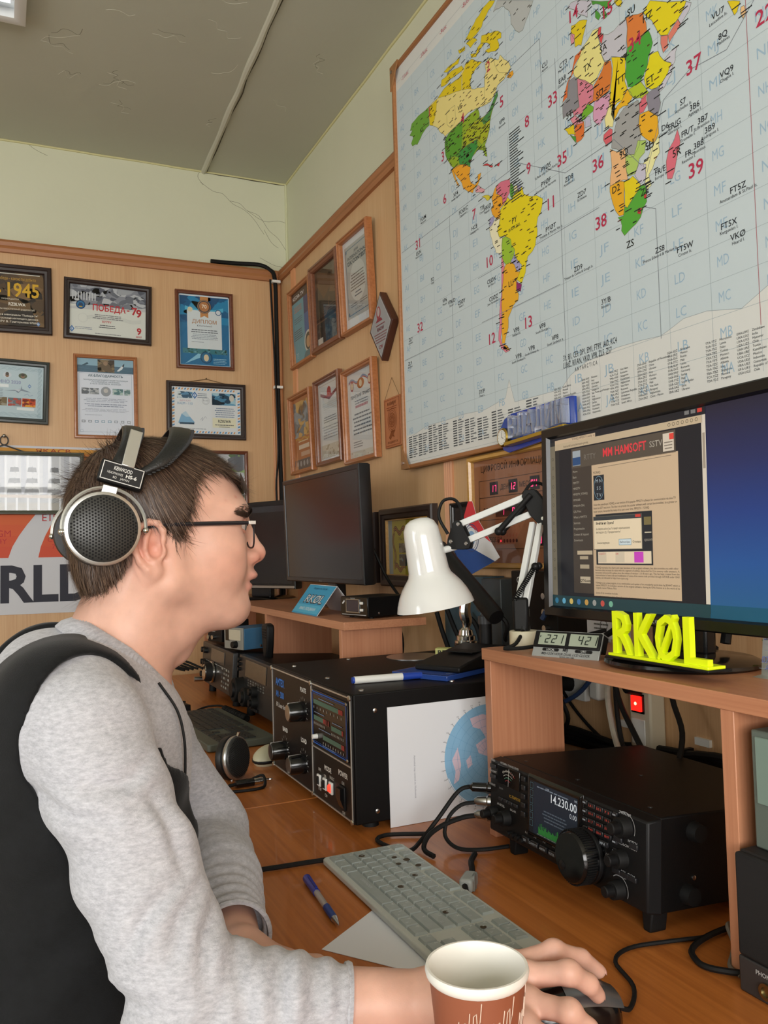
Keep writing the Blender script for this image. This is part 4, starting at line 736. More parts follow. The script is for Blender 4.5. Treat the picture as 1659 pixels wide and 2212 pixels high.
# ------------------------------------------------------------------ big prefix map of the world on the right wall
def world_map():
    t = T('world_map', 'huge wall map of the world with callsign prefixes in thin wooden frame', 'wall map', FR(2.103, 1.417, 1.0325) @ Matrix.Scale(.979, 4))
    W, H = 1.80, 1.168
    MB().ring(W, H, [(0,0),(0,.012),(.002,.014),(.010,.014),(.012,.010),(.012,.003)]).build('frame', WOOD('map_frame', (150,98,58), (176,120,74), 0, .4, 160, 12), t, smooth=20)
    MB().box(.004, W-.004, .004, H-.004, 0, .005).build('backing', M('backing_board'), t)
    for x, y, sx, sy in ((0,0,1,1),(W,0,-1,1),(0,H,1,-1),(W,H,-1,-1)):
        MB().prism([(x,y),(x+sx*.05,y),(x,y+sy*.07)], .0142, .0185).build('corner_piece', WOOD('corner_wood', (140,96,56), (166,118,72), 1, .4), t)
        MB().cyl((x+sx*.012,y+sy*.018,.018), (x+sx*.012,y+sy*.018,.021), .005, n=10).build('screw', M('steel'), t)
    p = Print(.0054, .00008); sea = 'c6d2d6'; white = 'd9dad6'
    p.rect(.010, .010, W-.010, H-.010, white, 0)
    p.rect(.018, .095, W-.03, H-.075, sea, 1)
    A = [(a/1000, b/1000) for a, b in ANT]
    A = [(W-.03, .16)] + A + [(.018, .085), (.018, .012), (W-.03, .012)]
    p.poly(A, white, 2); p.line(A[:-2], .0009, '9aa4a8', 2.4)
    def ins(P, x, y):
        r = False; n = len(P)
        for i in range(n):
            (x0,y0),(x1,y1) = P[i], P[i-1]
            if (y0 > y) != (y1 > y) and x < (x1-x0)*(y-y0)/(y1-y0)+x0: r = not r
        return r
    # pale field grid
    for i in range(19): p.line([(-.002+.094*i+.02, .03), (-.002+.094*i+.02, H-.075)], .0006, '97a6ac', 3)
    for j in range(20): p.line([(.018, .019+.0578*j), (W-.03, .019+.0578*j)], .0006, '97a6ac', 3)
    for i in range(18):
        for j in range(18):
            p.text(chr(65+i)+chr(65+j), .045+.094*i, .040+.0578*j, .017, '9fb9cc', 'c', .026, 3.2)
    rr = random.Random(5)
    for q, (col, P) in enumerate(MAP):
        P = [(a/1000, b/1000) for a, b in P]
        # roughen coastlines a little
        Q = []
        for i in range(len(P)):
            a, b = P[i], P[(i+1) % len(P)]; Q.append(a); d = math.hypot(b[0]-a[0], b[1]-a[1])
            if d > .02: Q.append(((a[0]+b[0])/2+rr.uniform(-.0025,.0025), (a[1]+b[1])/2+rr.uniform(-.0025,.0025)))
        p.poly(Q, col, 4+(q % 12)*.12); p.line(Q+[Q[0]], .0007, '6a6a52', 5.6)
        xs = [v[0] for v in P]; ys = [v[1] for v in P]; ar = (max(xs)-min(xs))*(max(ys)-min(ys))
        dense = col in ('8fae2c','aab428','4c8a48','3f9140','d9748a','eda52a','e08296','d98294','e07434','d8a0bc','a9a4cc','d8626c')
        n = int(ar*(5200 if dense else 1700))
        for _ in range(n):
            x, y = rr.uniform(min(xs),max(xs)), rr.uniform(min(ys),max(ys))
            if ins(P, x, y): l = rr.uniform(.006,.014); p.rect(x-l/2, y, x+l/2, y+.0021, rr.choice(('2a2a22','3a3424','1e1e1a','5a2a1e')), 6)
    # prefixes around the coasts
    for q, (col, P) in enumerate(MAP):
        for i in range(0, len(P), 2):
            x, y = P[i][0]/1000+rr.uniform(-.012,.012), P[i][1]/1000+rr.uniform(-.006,.006)
            if col not in ('b9bcba','6ea53c') and rr.random() < .75: l = rr.uniform(.010,.022); p.rect(x-l/2, y, x+l/2, y+.002, '26282a', 6.2)
    for i in range(26): p.rect(.583, .700-.0062*i, .583+rr.uniform(.03,.06), .7025-.0062*i, '2a2c2e', 6)
    p.line([(.578,.70),(.572,.62)], .0006, '5a6066', 6)
    # zone boundaries
    for P in ([(.018,.62),(.62,.62),(.78,.53),(.93,.53),(1.0,.45)], [(.76,.09),(.76,.78)], [(1.03,.13),(1.03,.36),(.99,.38),(1.06,.54),(1.12,.56),(1.20,.55),(1.26,.60),(1.60,.60)], [(1.24,.10),(1.24,.62)], [(.30,.31),(.30,.62)], [(.43,.42),(.60,.42),(.88,.42)], [(.60,.85),(.71,.85),(.71,.70)], [(.44,.31),(.75,.31)], [(.018,.31),(.30,.31)]):
        p.line(P, .0011, '7a8088' if P[0][0] != 1.24 else 'b06a72', 5)
    for s, x, y in MRED: p.text(s, x/1000-.012, y/1000-.011, .024, 'b83250', 'l', None, 7, .01)
    for s, s2, x, y in MBLK:
        p.text(s.replace('0', 'Ø'), x/1000, y/1000-.002, .0098, '20242a', 'c', None, 7, .005)
        p.text(s2, x/1000, y/1000-.0095, .0052, '30343a', 'c', None, 7)
    for s, x, y in (('PY',.592,.497),('ST',.965,.66),('TX',.862,.70),('SU',.99,.735),('TT',.955,.625),('SA',.91,.71),('HZ',1.03,.70),('ET',1.03,.585),('5H',1.022,.472),('9Q',.955,.487),('D2',.93,.43),('ZS',.962,.315),('5R',1.085,.43),('ZE',1.005,.395),('KL',.165,.905),('VE',.37,.865),('LU',.57,.36),('5T',.80,.635),('TZ',.83,.61),('SU',.895,.63)): p.text(s, x, y, .0125, '22241e', 'c', None, 7, .01)
    p.text('BRAZIL', .592, .483, .007, '3a3a22', 'c', .05, 7)
    p.text('3Y, 8J1, CE9, DP1, EM1, FT9Y, IAØ, KC4', .833, .150, .0115, '24282c', 'c', .165, 7); p.text('LU#Z, RI1AN, VKØ, VP8, ZL5, ZS7', .825, .135, .0115, '24282c', 'c', .15, 7); p.text('A N T A R C T I C A', .822, .1215, .008, '3a3e42', 'c', .07, 7)
    for i, s in enumerate(('-11utc','-10utc','-9utc','-8utc','-7utc','-6utc','-5utc')): p.text(s, .05+.115*i, H-.062, .012, 'c05a68', 'l', None, 7)
    # prefix tables along the bottom
    cn = 'Germany,Albania,United Kingdom,New Zealand,Paraguay,South Africa,Brazil,Zimbabwe,Republic of Macedonia,South Sudan,Monaco,Laos,China - Macao,Myanmar,Afghanistan,Indonesia,Iraq,Vanuatu,Syria,Latvia,Turkey,Nicaragua,Romania,El Salvador,Serbia,Venezuela,Belize,Saint Kitts and Nevis,Namibia,Micronesia,Marshall Islands,Brunei Darussalam,Mexico,Canada,Denmark,Chile,China,Burkina Faso,Cambodia,Viet Nam,Palau,Russia,Uzbekistan,Kazakhstan,Ukraine,Australia,India,Congo,France,Gabonese Republic,Tunisia,Chad,Mali,Tuvalu,Benin,Singapore,Seychelles,Sao Tome and Principe,Guatemala,Costa Rica,Iceland,Cameroon'.split(',')
    C2 = [(.030,.086),(.090,.086),(.150,.100),(.206,.094),(.285,.094),(.345,.088),(.405,.082),(.470,.088),(.540,.082),(.613,.090),(.715,.096),(.807,.098),(.891,.096),(.967,.094),(1.043,.099),(1.129,.095),(1.193,.095),(1.28,.095),(1.37,.095),(1.46,.095),(1.55,.095)]
    for i, (x, y) in enumerate(C2):
        for j in range(int((y-.022)/.0062)):
            yy = y-.0062*j; a = chr(65+(i*3+j) % 26)
            if i >= 10:
                p.text('%s%sA-%s%sZ' % ('STUVXYZ'[i % 7], a, 'STUVXYZ'[i % 7], a), x, yy, .0038, '34383c', 'l', .024, 7); p.text(rr.choice(cn), x+.030, yy, .0038, '44484c', 'l', None, 7)
            else:
                p.rect(x, yy, x+.020, yy+.0030, '4a4e52', 7); p.rect(x+.026, yy, x+.026+rr.uniform(.012,.03), yy+.0028, '6a6e72', 7)
    p.build('print', t)
world_map()
# ------------------------------------------------------------------ desks and shelf units
m_desk = WOOD('desk_veneer', (160, 90, 38), (198, 120, 56), 1, .34, 150, 10, 1.1, coat=.25)
m_beech = WOOD('beech_laminate', (176, 116, 84), (196, 138, 104), 1, .4, 240, 12)
m_beechx = WOOD('beech_laminate_flat', (176, 116, 84), (198, 140, 104), 0, .36, 240, 12)
m_edge = M('edge_band', (198, 142, 108), .4, noise=.06, nscale=60)
ZD = .75
def desk(label, y0, y1, z=ZD):
    t = T('desk', label, 'desk', FD(.22, y0, 0))
    L = y1-y0
    MB().box(0, .81, 0, L, z-.024, z).build('top', m_desk, t, .0015)
    MB().box(.0, .81, -.0004, .0, z-.020, z-.004).build('edge_strip', M('desk_edge', (196,128,66), .4), t)
    for yy in (.03, L-.05): MB().box(.06, .76, yy, yy+.02, 0, z-.024).build('side_panel', m_beech, t)
    MB().box(.70, .716, .05, L-.05, .3, z-.024).build('modesty_panel', m_beechx, t)
    return t
desk('orange-brown wooden desk carrying the grey keyboard and black transceiver', -.15, 1.473)
desk('orange-brown wooden desk in the corner carrying the far radios', 1.476, 3.212)
def hutch(label, F, panels, L, depth, top, pd):
    """F: right = along the wall towards the photographer, up, out; shelf board on upright panels"""
    t = T('desk_shelf', label, 'shelf unit', F)
    MB().box(0, L, top-.018, top, -depth, 0).build('shelf_board', m_beechx, t, .0008)
    for x in panels: MB().box(x, x+.018, 0, top-.018, -pd, -.002).build('upright_panel', m_beech, t, .0008)
    return t
h1 = hutch('beech shelf unit over the black transceiver under the lit monitor', FR(1.158, ZD, .690), (.004, .483, 1.03), 1.05, .215, .289, .137)
MB().prism([(.40,.271),(.482,.271),(.482,.205)], -.12, -.117).build('bracket', M('black_steel', (28,28,30), .4), h1)
h2 = hutch('beech shelf unit under the two dark monitors beside the corner', FR(3.20, ZD, .690), (.02, .83), 1.455, .205, .289, .20)
MB().box(1.435-.018, 1.435, 0, .271, -.152, -.002).build('upright_panel', m_beech, h2, .0008)
# ------------------------------------------------------------------ electronics
m_blk = M('black_paint', (13,12,12), .5, spec=.22, bump=.12, bscale=900)
m_blkp = M('black_plastic', (17,17,18), .5, spec=.3)
m_blkg = M('black_gloss', (12,12,13), .15)
m_face = M('brownblack_panel', (22,18,17), .45, spec=.3)
m_rub = M('black_rubber', (14,14,14), .65, spec=.3)
m_chr = M('chrome', (215,214,210), .12, 1.)
m_stl = M('steel', (190,190,188), .25, 1.)
m_sat = M('satin_aluminium', (178,178,176), .32, 1.)
m_scr = M('screen_off', (30,26,25), .22)
m_wht = M('white_plastic', (226,226,220), .35)
def knob(par, x, y, z, r, d, mat=None, face=None, ridge=False, line=None, n=22):
    k = MB().lathe([(r*1.05,0),(r,d*.15),(r*.97,d*.9),(r*.9,d)], (x,y,z), (0,0,1), n).build('knob', mat or m_blkg, par)
    if face: MB().lathe([(r*.8,d),(r*.8,d+.0012),(r*.7,d+.0014)], (x,y,z), (0,0,1), n).build('knob_face', face, k)
    if line: MB().box(x-.0007, x+.0007, y+r*.1, y+r*1.0, z+d*.2, z+d+.0004).build('pointer', line, k)
    return k
def screw(par, x, y, z, r=.004, ax=(0,0,1)): return MB().lathe([(r,0),(r*.95,r*.4),(r*.5,r*.6)], (x,y,z), ax, 10).build('screw', m_stl, par)
def text3d(mb, s, x, y, h, z0, z1, w=None, bold=0., slant=0.):
    global CAPH
    if CAPH is None: CAPH = max(v[1] for v in glyph('H', 0.)[0])
    V, F, adv = layout(s, bold); k = h/CAPH; kx = k if w is None else w/adv
    P = [(px*kx+x+slant*py*k, py*k+y) for px, py in V]; n = len(P)
    # weld
    key = {}; idx = []
    for q in P: idx.append(key.setdefault((round(q[0],6), round(q[1],6)), len(key)))
    U = list(key.keys()); n = len(U); FF = [tuple(dict.fromkeys(idx[i] for i in f)) for f in F]; FF = [f for f in FF if len(f) > 2]
    fx = []
    for f in FF:
        a = sum(U[f[i]][0]*U[f[(i+1)%len(f)]][1]-U[f[(i+1)%len(f)]][0]*U[f[i]][1] for i in range(len(f))); fx.append(f if a > 0 else f[::-1])
    ed = {}
    for f in fx:
        for i in range(len(f)): ed[(f[i], f[(i+1)%len(f)])] = 1
    side = [(a, b, n+b, n+a)[::1] for (a, b) in ed if (b, a) not in ed]
    return mb.add([(*q, z0) for q in U]+[(*q, z1) for q in U], [f[::-1] for f in fx]+[tuple(n+i for i in f) for f in fx]+side)

# --- linear amplifier
def amplifier():
    t = T('linear_amplifier', 'big black linear amplifier with three knobs and red lit switch', 'amplifier', FR(1.695, ZD, .507))
    W, H, D = .437, .218, .402
    MB().box(0, W, .012, H, -D, -.003).build('cabinet', m_blk, t, .002)
    MB().box(.002, W-.002, .013, H-.002, -.003, 0).build('front_panel', m_face, t, .001)
    for x in (.03, W-.03):
        for z in (-.04, -D+.04): MB().cyl((x,0,z), (x,.012,z), .014, .012).build('foot', m_rub, t)
    sil = M('panel_line', (196,192,184), .35, .6)
    mb = MB(); o = .006; e = .0012
    for x in (o, .245, W-o): mb.box(x-e, x+e, .016, H-o, 0, .0014)
    for y in (.016, H-o): mb.box(o, W-o, y-e, y+e, 0, .0014)
    mb.box(.245, W-o, .102-e, .102+e, 0, .0014); mb.build('panel_trim', sil, t)
    for x in (o, .245, W-o):
        for y in (.016, H-o): screw(t, x, y, .0012, .005)
    p = Print(.0003)
    p.text('AMTEX', .030, .181, .014, '3c78c8', 'l', .055, 2, .03); p.text('AM - 2000', .030, .158, .012, '3c78c8', 'l', .052, 2, .03); p.text('RF Linear Amplifier', .030, .138, .009, 'd0ccc4', 'l', .085, 2, .01, .2)
    for s, x, y in (('PLATE',.184,.189),('BAND',.070,.096),('LOAD',.182,.096),('MODE',.305,.072),('POWER',.372,.079)): p.text(s, x, y, .008, 'd8d4cc', 'l', None, 2, .03)
    for s, x, y in (('ON',.386,.066),('OFF',.386,.018),('OPR',.274,.064),('STBY',.272,.030),('SSB',.302,.058),('CW',.304,.026),('FAULT',.330,.062)): p.text(s, x, y, .005, 'b8b4ac', 'l', None, 2, .02)
    for cx, cy in ((.198,.155),(.084,.062),(.196,.060)):
        for k in range(11): a = R_(210-24*k); p.line([(cx+.021*math.cos(a), cy+.021*math.sin(a)), (cx+.026*math.cos(a), cy+.026*math.sin(a))], .0009, 'b8b4ac', 2)
    p.build('lettering', t)
    for cx, cy in ((.198,.154),(.084,.060),(.196,.058)): knob(t, cx, cy, .0, .018, .030, m_blkg, m_sat, line=sil)
    mp = MB().box(.255, .424, .108, .204, 0, .003).build('meter_panel', M('meter_black', (16,15,16), .2), t, .0006)
    p = Print(.0034)
    p.box(.257, .110, .422, .202, .0022, '2c5cae', 1); p.box(.261, .114, .418, .198, .0006, '2c5cae', 1)
    for x, y, w in ((.266,.180,.140),(.266,.152,.055),(.352,.147,.055),(.310,.124,.100)):
        p.rect(x, y, x+w, y+.008, '55705f', 2); p.rect(x+w*.86, y, x+w, y+.008, '9a3a34', 2.5)
        for k in range(9): p.rect(x+w*k/8.5, y-.008, x+w*k/8.5+.0025, y-.004, 'a8a49a', 2)
    for k in range(3): p.rect(.322+.008*k, .151, .326+.008*k, .160, '8a4038', 2)
    for x, y, w in ((.29,.191,.08),(.27,.165,.05),(.355,.160,.05),(.29,.139,.06),(.30,.113,.08)): p.greek(x, x+w, y, 1, .004, '7a88a0')
    p.build('scales', mp)
    for x in (.258, .421):
        for y in (.111, .201): screw(mp, x, y, .003, .003)
    MB().cyl((.279,.124,.003), (.279,.124,.012), .0045, .004).build('slider_knob', m_wht, mp)
    for i, x in enumerate((.273, .302, .331)):
        s = MB().box(x, x+.016, .038, .058, 0, .004).build('rocker_switch', m_wht, t, .0012)
        MB().taper((x+.004,x+.012,.041,.055), .004, (x+.004,x+.012,.043,.052), .0075).build('rocker', M('rocker_red', (235,70,50), .3, emit=.9) if i == 2 else m_blkp, s)
    s = MB().box(.376, .402, .026, .064, 0, .003).build('power_switch', m_blkp, t, .001); MB().taper((.379,.399,.029,.061), .003, (.379,.399,.045,.061), .009).build('rocker', m_blkg, s)
    for x, z in ((.06,-.03),(.25,-.03),(W-.03,-.03),(.03,-.16),(W-.03,-.2),(.06,-.37),(.25,-.37),(W-.03,-.37)): screw(t, x, H-.0003, z, .005, (0,1,0))
    for y in (.03, .19): screw(t, W, y, -.04, .004, (1,0,0))
amplifier()
t = T('map_sheet', 'white sheet printed with a round blue azimuthal map leaning on amplifier', 'printed sheet', frame((.568, 1.2555, ZD+.0005), (1,0,0), (0,.006,1)))
MB().box(0, .335, 0, .192, 0, .0008).build('paper', M('white_paper', (224,226,230), .6), t)
p = Print(.0010); cx, cy, r = .188, .093, .086
p.disc(cx, cy, r, '8ab8d8', 1, 60)
for k in range(1, 7): p.circ(cx, cy, r*k/7, .0004, '6a9cc4', 3, 40)
for k in range(24): p.line([(cx+.01*math.cos(R_(15*k)), cy+.01*math.sin(R_(15*k))), (cx+r*math.cos(R_(15*k)), cy+r*math.sin(R_(15*k)))], .0003, '6a9cc4', 3)
for k in range(36):
    a = R_(10*k); p.line([(cx+r*math.cos(a), cy+r*math.sin(a)), (cx+(r+.003)*math.cos(a), cy+(r+.003)*math.sin(a))], .0008, '5a5a60', 3); p.text(str(10*k), cx+(r+.0055)*math.cos(a), cy+(r+.0055)*math.sin(a)-.001, .0022, '6a6a72', 'c', None, 3)
for P in ([(-.035,.065),(-.01,.07),(.02,.06),(.03,.03),(.04,.0),(.02,-.02),(.005,-.005),(-.02,.005),(-.025,.02),(-.005,.03),(-.015,.045),(-.03,.05)], [(-.072,.0),(-.06,.02),(-.055,-.01),(-.06,-.035),(-.07,-.04),(-.066,-.02)], [(-.045,-.004),(-.036,.004),(-.033,-.012),(-.042,-.018)], [(.0,-.03),(.03,-.025),(.05,-.05),(.02,-.06)]):
    p.poly([(cx+a, cy+b) for a, b in P], 'd8c4d2', 2)
p.circ(cx, cy, r*.985, .0012, 'e8eef2', 3.4, 24, a0=200, a1=320); p.text('Azimuthal map centred on Vladivostok', .045, .11, .003, '9a9aa2', 'l', None, 3, rot=-90); p.build('print', t)

# --- black transceiver under the shelf
def transceiver():
    t = T('transceiver', 'black transceiver with frequency display and large tuning dial under shelf', 'transceiver', FR(1.104, ZD+.026, .660, 0, -3.2))
    W, H, D = .343, .108, .285
    MB().box(.004, W-.004, 0, H, -D, -.02).build('case', m_blk, t, .002)
    fp = MB().taper((0,W,0,H), -.02, (.003,W-.003,.003,H-.003), .0).build('front_panel', m_blkp, t, .0025)
    for x in (.03, W-.032): MB().prism([(x+.004,-.025),(x+.016,-.025),(x+.020,.006),(x,.006)], -.040, -.016).build('front_foot', m_rub, t, .002)
    for x in (.04, W-.05): MB().box(x, x+.03, -.008, .002, -.26, -.235).build('rear_foot', m_rub, t, .002)
    for x, z in ((.045,-.035),(.16,-.04),(.30,-.04),(.17,-.14),(.30,-.25)): MB().lathe([(.003,0),(.003,.0008),(.0016,.0012)], (x,H-.0003,z), (0,1,0), 10).build('screw', M('dark_screw', (70,70,70), .4, .8), t)
    for y, z in ((.088,-.07),(.018,-.06)): MB().cyl((W-.004,y,z), (W+.008,y,z), .012, .010).build('side_bumper', m_rub, t)
    for y, z in ((.035,-.07),(.035,-.14),(.09,-.2),(.02,-.2)): screw(t, W-.004, y, z, .003, (1,0,0))
    p = Print(.0004); g = 'b4b4b4'
    mt = MB().box(.025, .083, .076, .103, .0, .002).build('meter', m_blkg, t, .001)
    q = Print(.0023)
    for r, c, a0, a1 in ((.026,'c8c8c0',60,125),(.026,'c83c3c',50,78),(.021,'c8c8c0',58,125),(.017,'6aa48a',60,125),(.013,'b04040',65,125)): q.circ(.055, .072, r, .0007, c, 2, 14, a0=a0, a1=a1)
    for k in range(9): a = R_(58+8*k); q.line([(.055+.024*math.cos(a),.072+.024*math.sin(a)),(.055+.028*math.cos(a),.072+.028*math.sin(a))], .0006, 'c8c8c0', 2)
    q.line([(.0555,.077),(.057,.102)], .0006, 'e8e8e8', 3); q.build('meter_scale', mt)
    ds = MB().taper((.104,.226,.024,.108), 0, (.108,.222,.028,.104), .004).build('display_bezel', m_blkg, t, .001)
    q = Print(.0043, .00006)
    q.rect(.112, .031, .219, .101, '141a20', 0)
    q.rect(.122, .032, .218, .100, '1a2430', 1); q.text('14.230.00', .217, .082, .0105, 'c4ccd4', 'r', .058, 3, .01); q.text('0.00', .217, .0725, .006, 'b0b8c0', 'r', None, 3); q.text('USB', .150, .095, .003, '9aa4ae', 'l', None, 3); q.text('14K', .211, .095, .003, '9aa4ae', 'l', None, 3)
    q.greek(.14, .20, .066, 4, .0042, '4a5662'); q.greek(.13, .2, .0945, 1, .004, '6a7684', 'l')
    for k in range(6): q.box(.1135, .040+.010*k, .1205, .048+.010*k, .0004, '4a6a74', 2)
    rr = random.Random(9)
    for k in range(70): x = .134+.0012*k; hh = .006+.007*rr.random()*(1+.4*math.sin(k*.2)); q.rect(x, .034, x+.0009, .034+hh, '2f7a34', 3)
    q.greek(.13, .21, .0325, 1, .003, '5a6a5a'); q.build('display', ds, PRINT('display_glow', .25, .38))
    k = knob(t, .236, .037, 0, .032, .030, m_blkg, None, n=40)
    MB().lathe([(.0335,.004),(.0335,.008),(.033,.009)], (.236,.037,0), (0,0,1), 40).build('skirt', m_blkp, k)
    mb = MB()
    for a in range(60): an = 2*math.pi*a/60; mb.box(.0312, .0330, -.0007, .0007, .012, .026); mb.xf(Matrix.Translation((.236,.037,0)) @ Matrix.Rotation(an, 4, 'Z'), len(mb.v)-8)
    mb.build('grip_ridges', m_rub, k); MB().ball((.222,.024,.030), (.006,.006,.002), 12, 5).build('finger_dimple', m_chr if False else m_blkp, k)
    for x, y, r in ((.303,.090,.012),(.298,.052,.011),(.293,.015,.011),(.017,.030,.010),(.050,.031,.011)):
        k = knob(t, x, y, 0, r, .012, m_rub); MB().lathe([(r*.62,.012),(r*.6,.022),(r*.5,.023)], (x,y,0), (0,0,1), 20).build('inner_knob', m_blkp, k)
    for x, y, r, l in ((.303,.090,.017,40),(.293,.015,.016,40)): p.circ(x, y, r, .0008, 'a0a0a0', 2, 14, a0=-20, a1=130)
    for s, x, y in (('TWIN PBT',.303,.1035),('PBT CLR',.290,.0745),('NOTCH',.316,.0745),('NOTCH-CW PITCH',.304,.0675),('RIT/ΔTX',.297,.030),('RIT',.286,.036),('ΔTX',.300,.036),('CLEAR',.314,.036),('TIMER',.011,.1035),('TRANSMIT',.011,.0875),('PHONES',.010,.068),('HF/50MHz TRANSCEIVER',.055,.1045),('AF-RF/SQL',.034,.044),('BAL-NR',.066,.044),('LOCK',.272,.047),('F-1',.100,.0235),('F-2',.121,.0235),('F-3',.142,.0235),('F-4',.163,.0235)): p.text(s, x, y, .0030, g, 'c', None, 2, .01)
    p.text('IC-756PROIII', .070, .062, .0040, 'b08a2a', 'c', .028, 2, .01); p.text('icom', .034, .068, .0035, '8a8a8a', 'c', None, 2)
    p.build('lettering', t)
    btn = M('button_black', (30,30,33), .4)
    for x, y in ((.006,.094),(.006,.079),(.285,.0695),(.312,.0695),(.282,.032),(.297,.032),(.310,.032)): MB().box(x, x+.014, y, y+.006, 0, .003).build('button', btn, t, .0008)
    for i in range(4):
        b = MB().box(.093+.021*i, .109+.021*i, .012, .020, 0, .004).build('function_key', btn, t, .001); q = Print(.0043); q.text(('SSB','CW/RTTY','AM/FM','FILTER')[i], .101+.021*i, .0145, .003, 'a8b0b8', 'c', None, 2, .01); q.build('key_print', b)
    lab = ('1.8 1','3.5 2','7 3','10 4','14 5','18 6','21 7','24 8','28 9','50','GEN 0','ENT')
    for i in range(4):
        for j in range(3):
            x, y = .236+.0155*j, .0955-.0095*i; b = MB().box(x, x+.0135, y, y+.0062, 0, .003).build('band_key', btn, t, .0008)
            q = Print(.0033); q.text(lab[i*3+j], x+.0068, y+.002, .0026, 'c04a40' if j != 0 or i else 'c04a40', 'c', .009, 2, .015); q.build('key_print', b)
    for x in (.2265, .283):
        for i in range(6):
            y = .097-.0105*i; b = MB().box(x, x+.008, y, y+.006, 0, .003).build('key', btn, t, .0008); q = Print(.0033); q.greek(x+.001, x+.007, y+.002, 1, .005, '9aa0a8'); q.build('key_print', b)
    for x in (.238, .259): b = MB().box(x, x+.016, .0565, .0635, 0, .004).build('transfer_key', btn, t, .001); q = Print(.0043); q.text('MP-W' if x < .25 else 'MP-R', x+.008, .059, .0032, 'a8b0b8', 'c', None, 2, .01); q.build('key_print', b)
    for i in range(4): MB().cyl((.062+.011*i,.013,0), (.062+.011*i,.013,.008), .004, .0035).build('trim_knob', m_blkp, t)
    for i in range(4): MB().box(.030+.013*i, .040+.013*i, .052, .057, 0, .003).build('button', btn, t, .0008)
    for i in range(5): MB().box(.0885, .0975, .045+.012*i, .052+.012*i, 0, .003).build('side_key', btn, t, .0008)
    # plugs in the left edge connectors
    for y, n, m in ((.060,'phones_plug',m_blkg),(.040,'key_plug',m_sat),(.020,'microphone_plug',m_sat)):
        MB().lathe([(.0090,0),(.0090,.005),(.0072,.007),(.0066,.028 if n == 'phones_plug' else .020),(.003,.032 if n == 'phones_plug' else .025)], (-.004,y,-.006), (-.55,0,.85), 14).build(n, m, t)
transceiver()

# --- lit monitor on the near shelf
m_mon = M('monitor_black', (15,15,17), .3)
def wallpaper_mat():
    m = bpy.data.materials.new('wallpaper_glow'); m.use_nodes = True; nt = m.node_tree; b = nt.nodes['Principled BSDF']
    tc = nt.nodes.new('ShaderNodeTexCoord'); sp = nt.nodes.new('ShaderNodeSeparateXYZ'); nt.links.new(tc.outputs['Object'], sp.inputs[0])
    mr = nt.nodes.new('ShaderNodeMapRange'); mr.inputs['From Min'].default_value = .02; mr.inputs['From Max'].default_value = .27; nt.links.new(sp.outputs['Y'], mr.inputs['Value'])
    cr = nt.nodes.new('ShaderNodeValToRGB'); e = cr.color_ramp.elements
    e[0].position = 0; e[0].color = (*lin((26,92,140)), 1); e[1].position = 1; e[1].color = (*lin((24,22,44)), 1)
    for pos, c in ((.2,(22,84,150)),(.45,(20,60,130)),(.7,(26,40,92))): k = e.new(pos); k.color = (*lin(c), 1)
    nt.links.new(mr.outputs[0], cr.inputs[0]); nt.links.new(cr.outputs[0], b.inputs['Emission Color']); b.inputs['Emission Strength'].default_value = .85
    b.inputs['Base Color'].default_value = (.01,.01,.012,1); b.inputs['Roughness'].default_value = .35
    return m
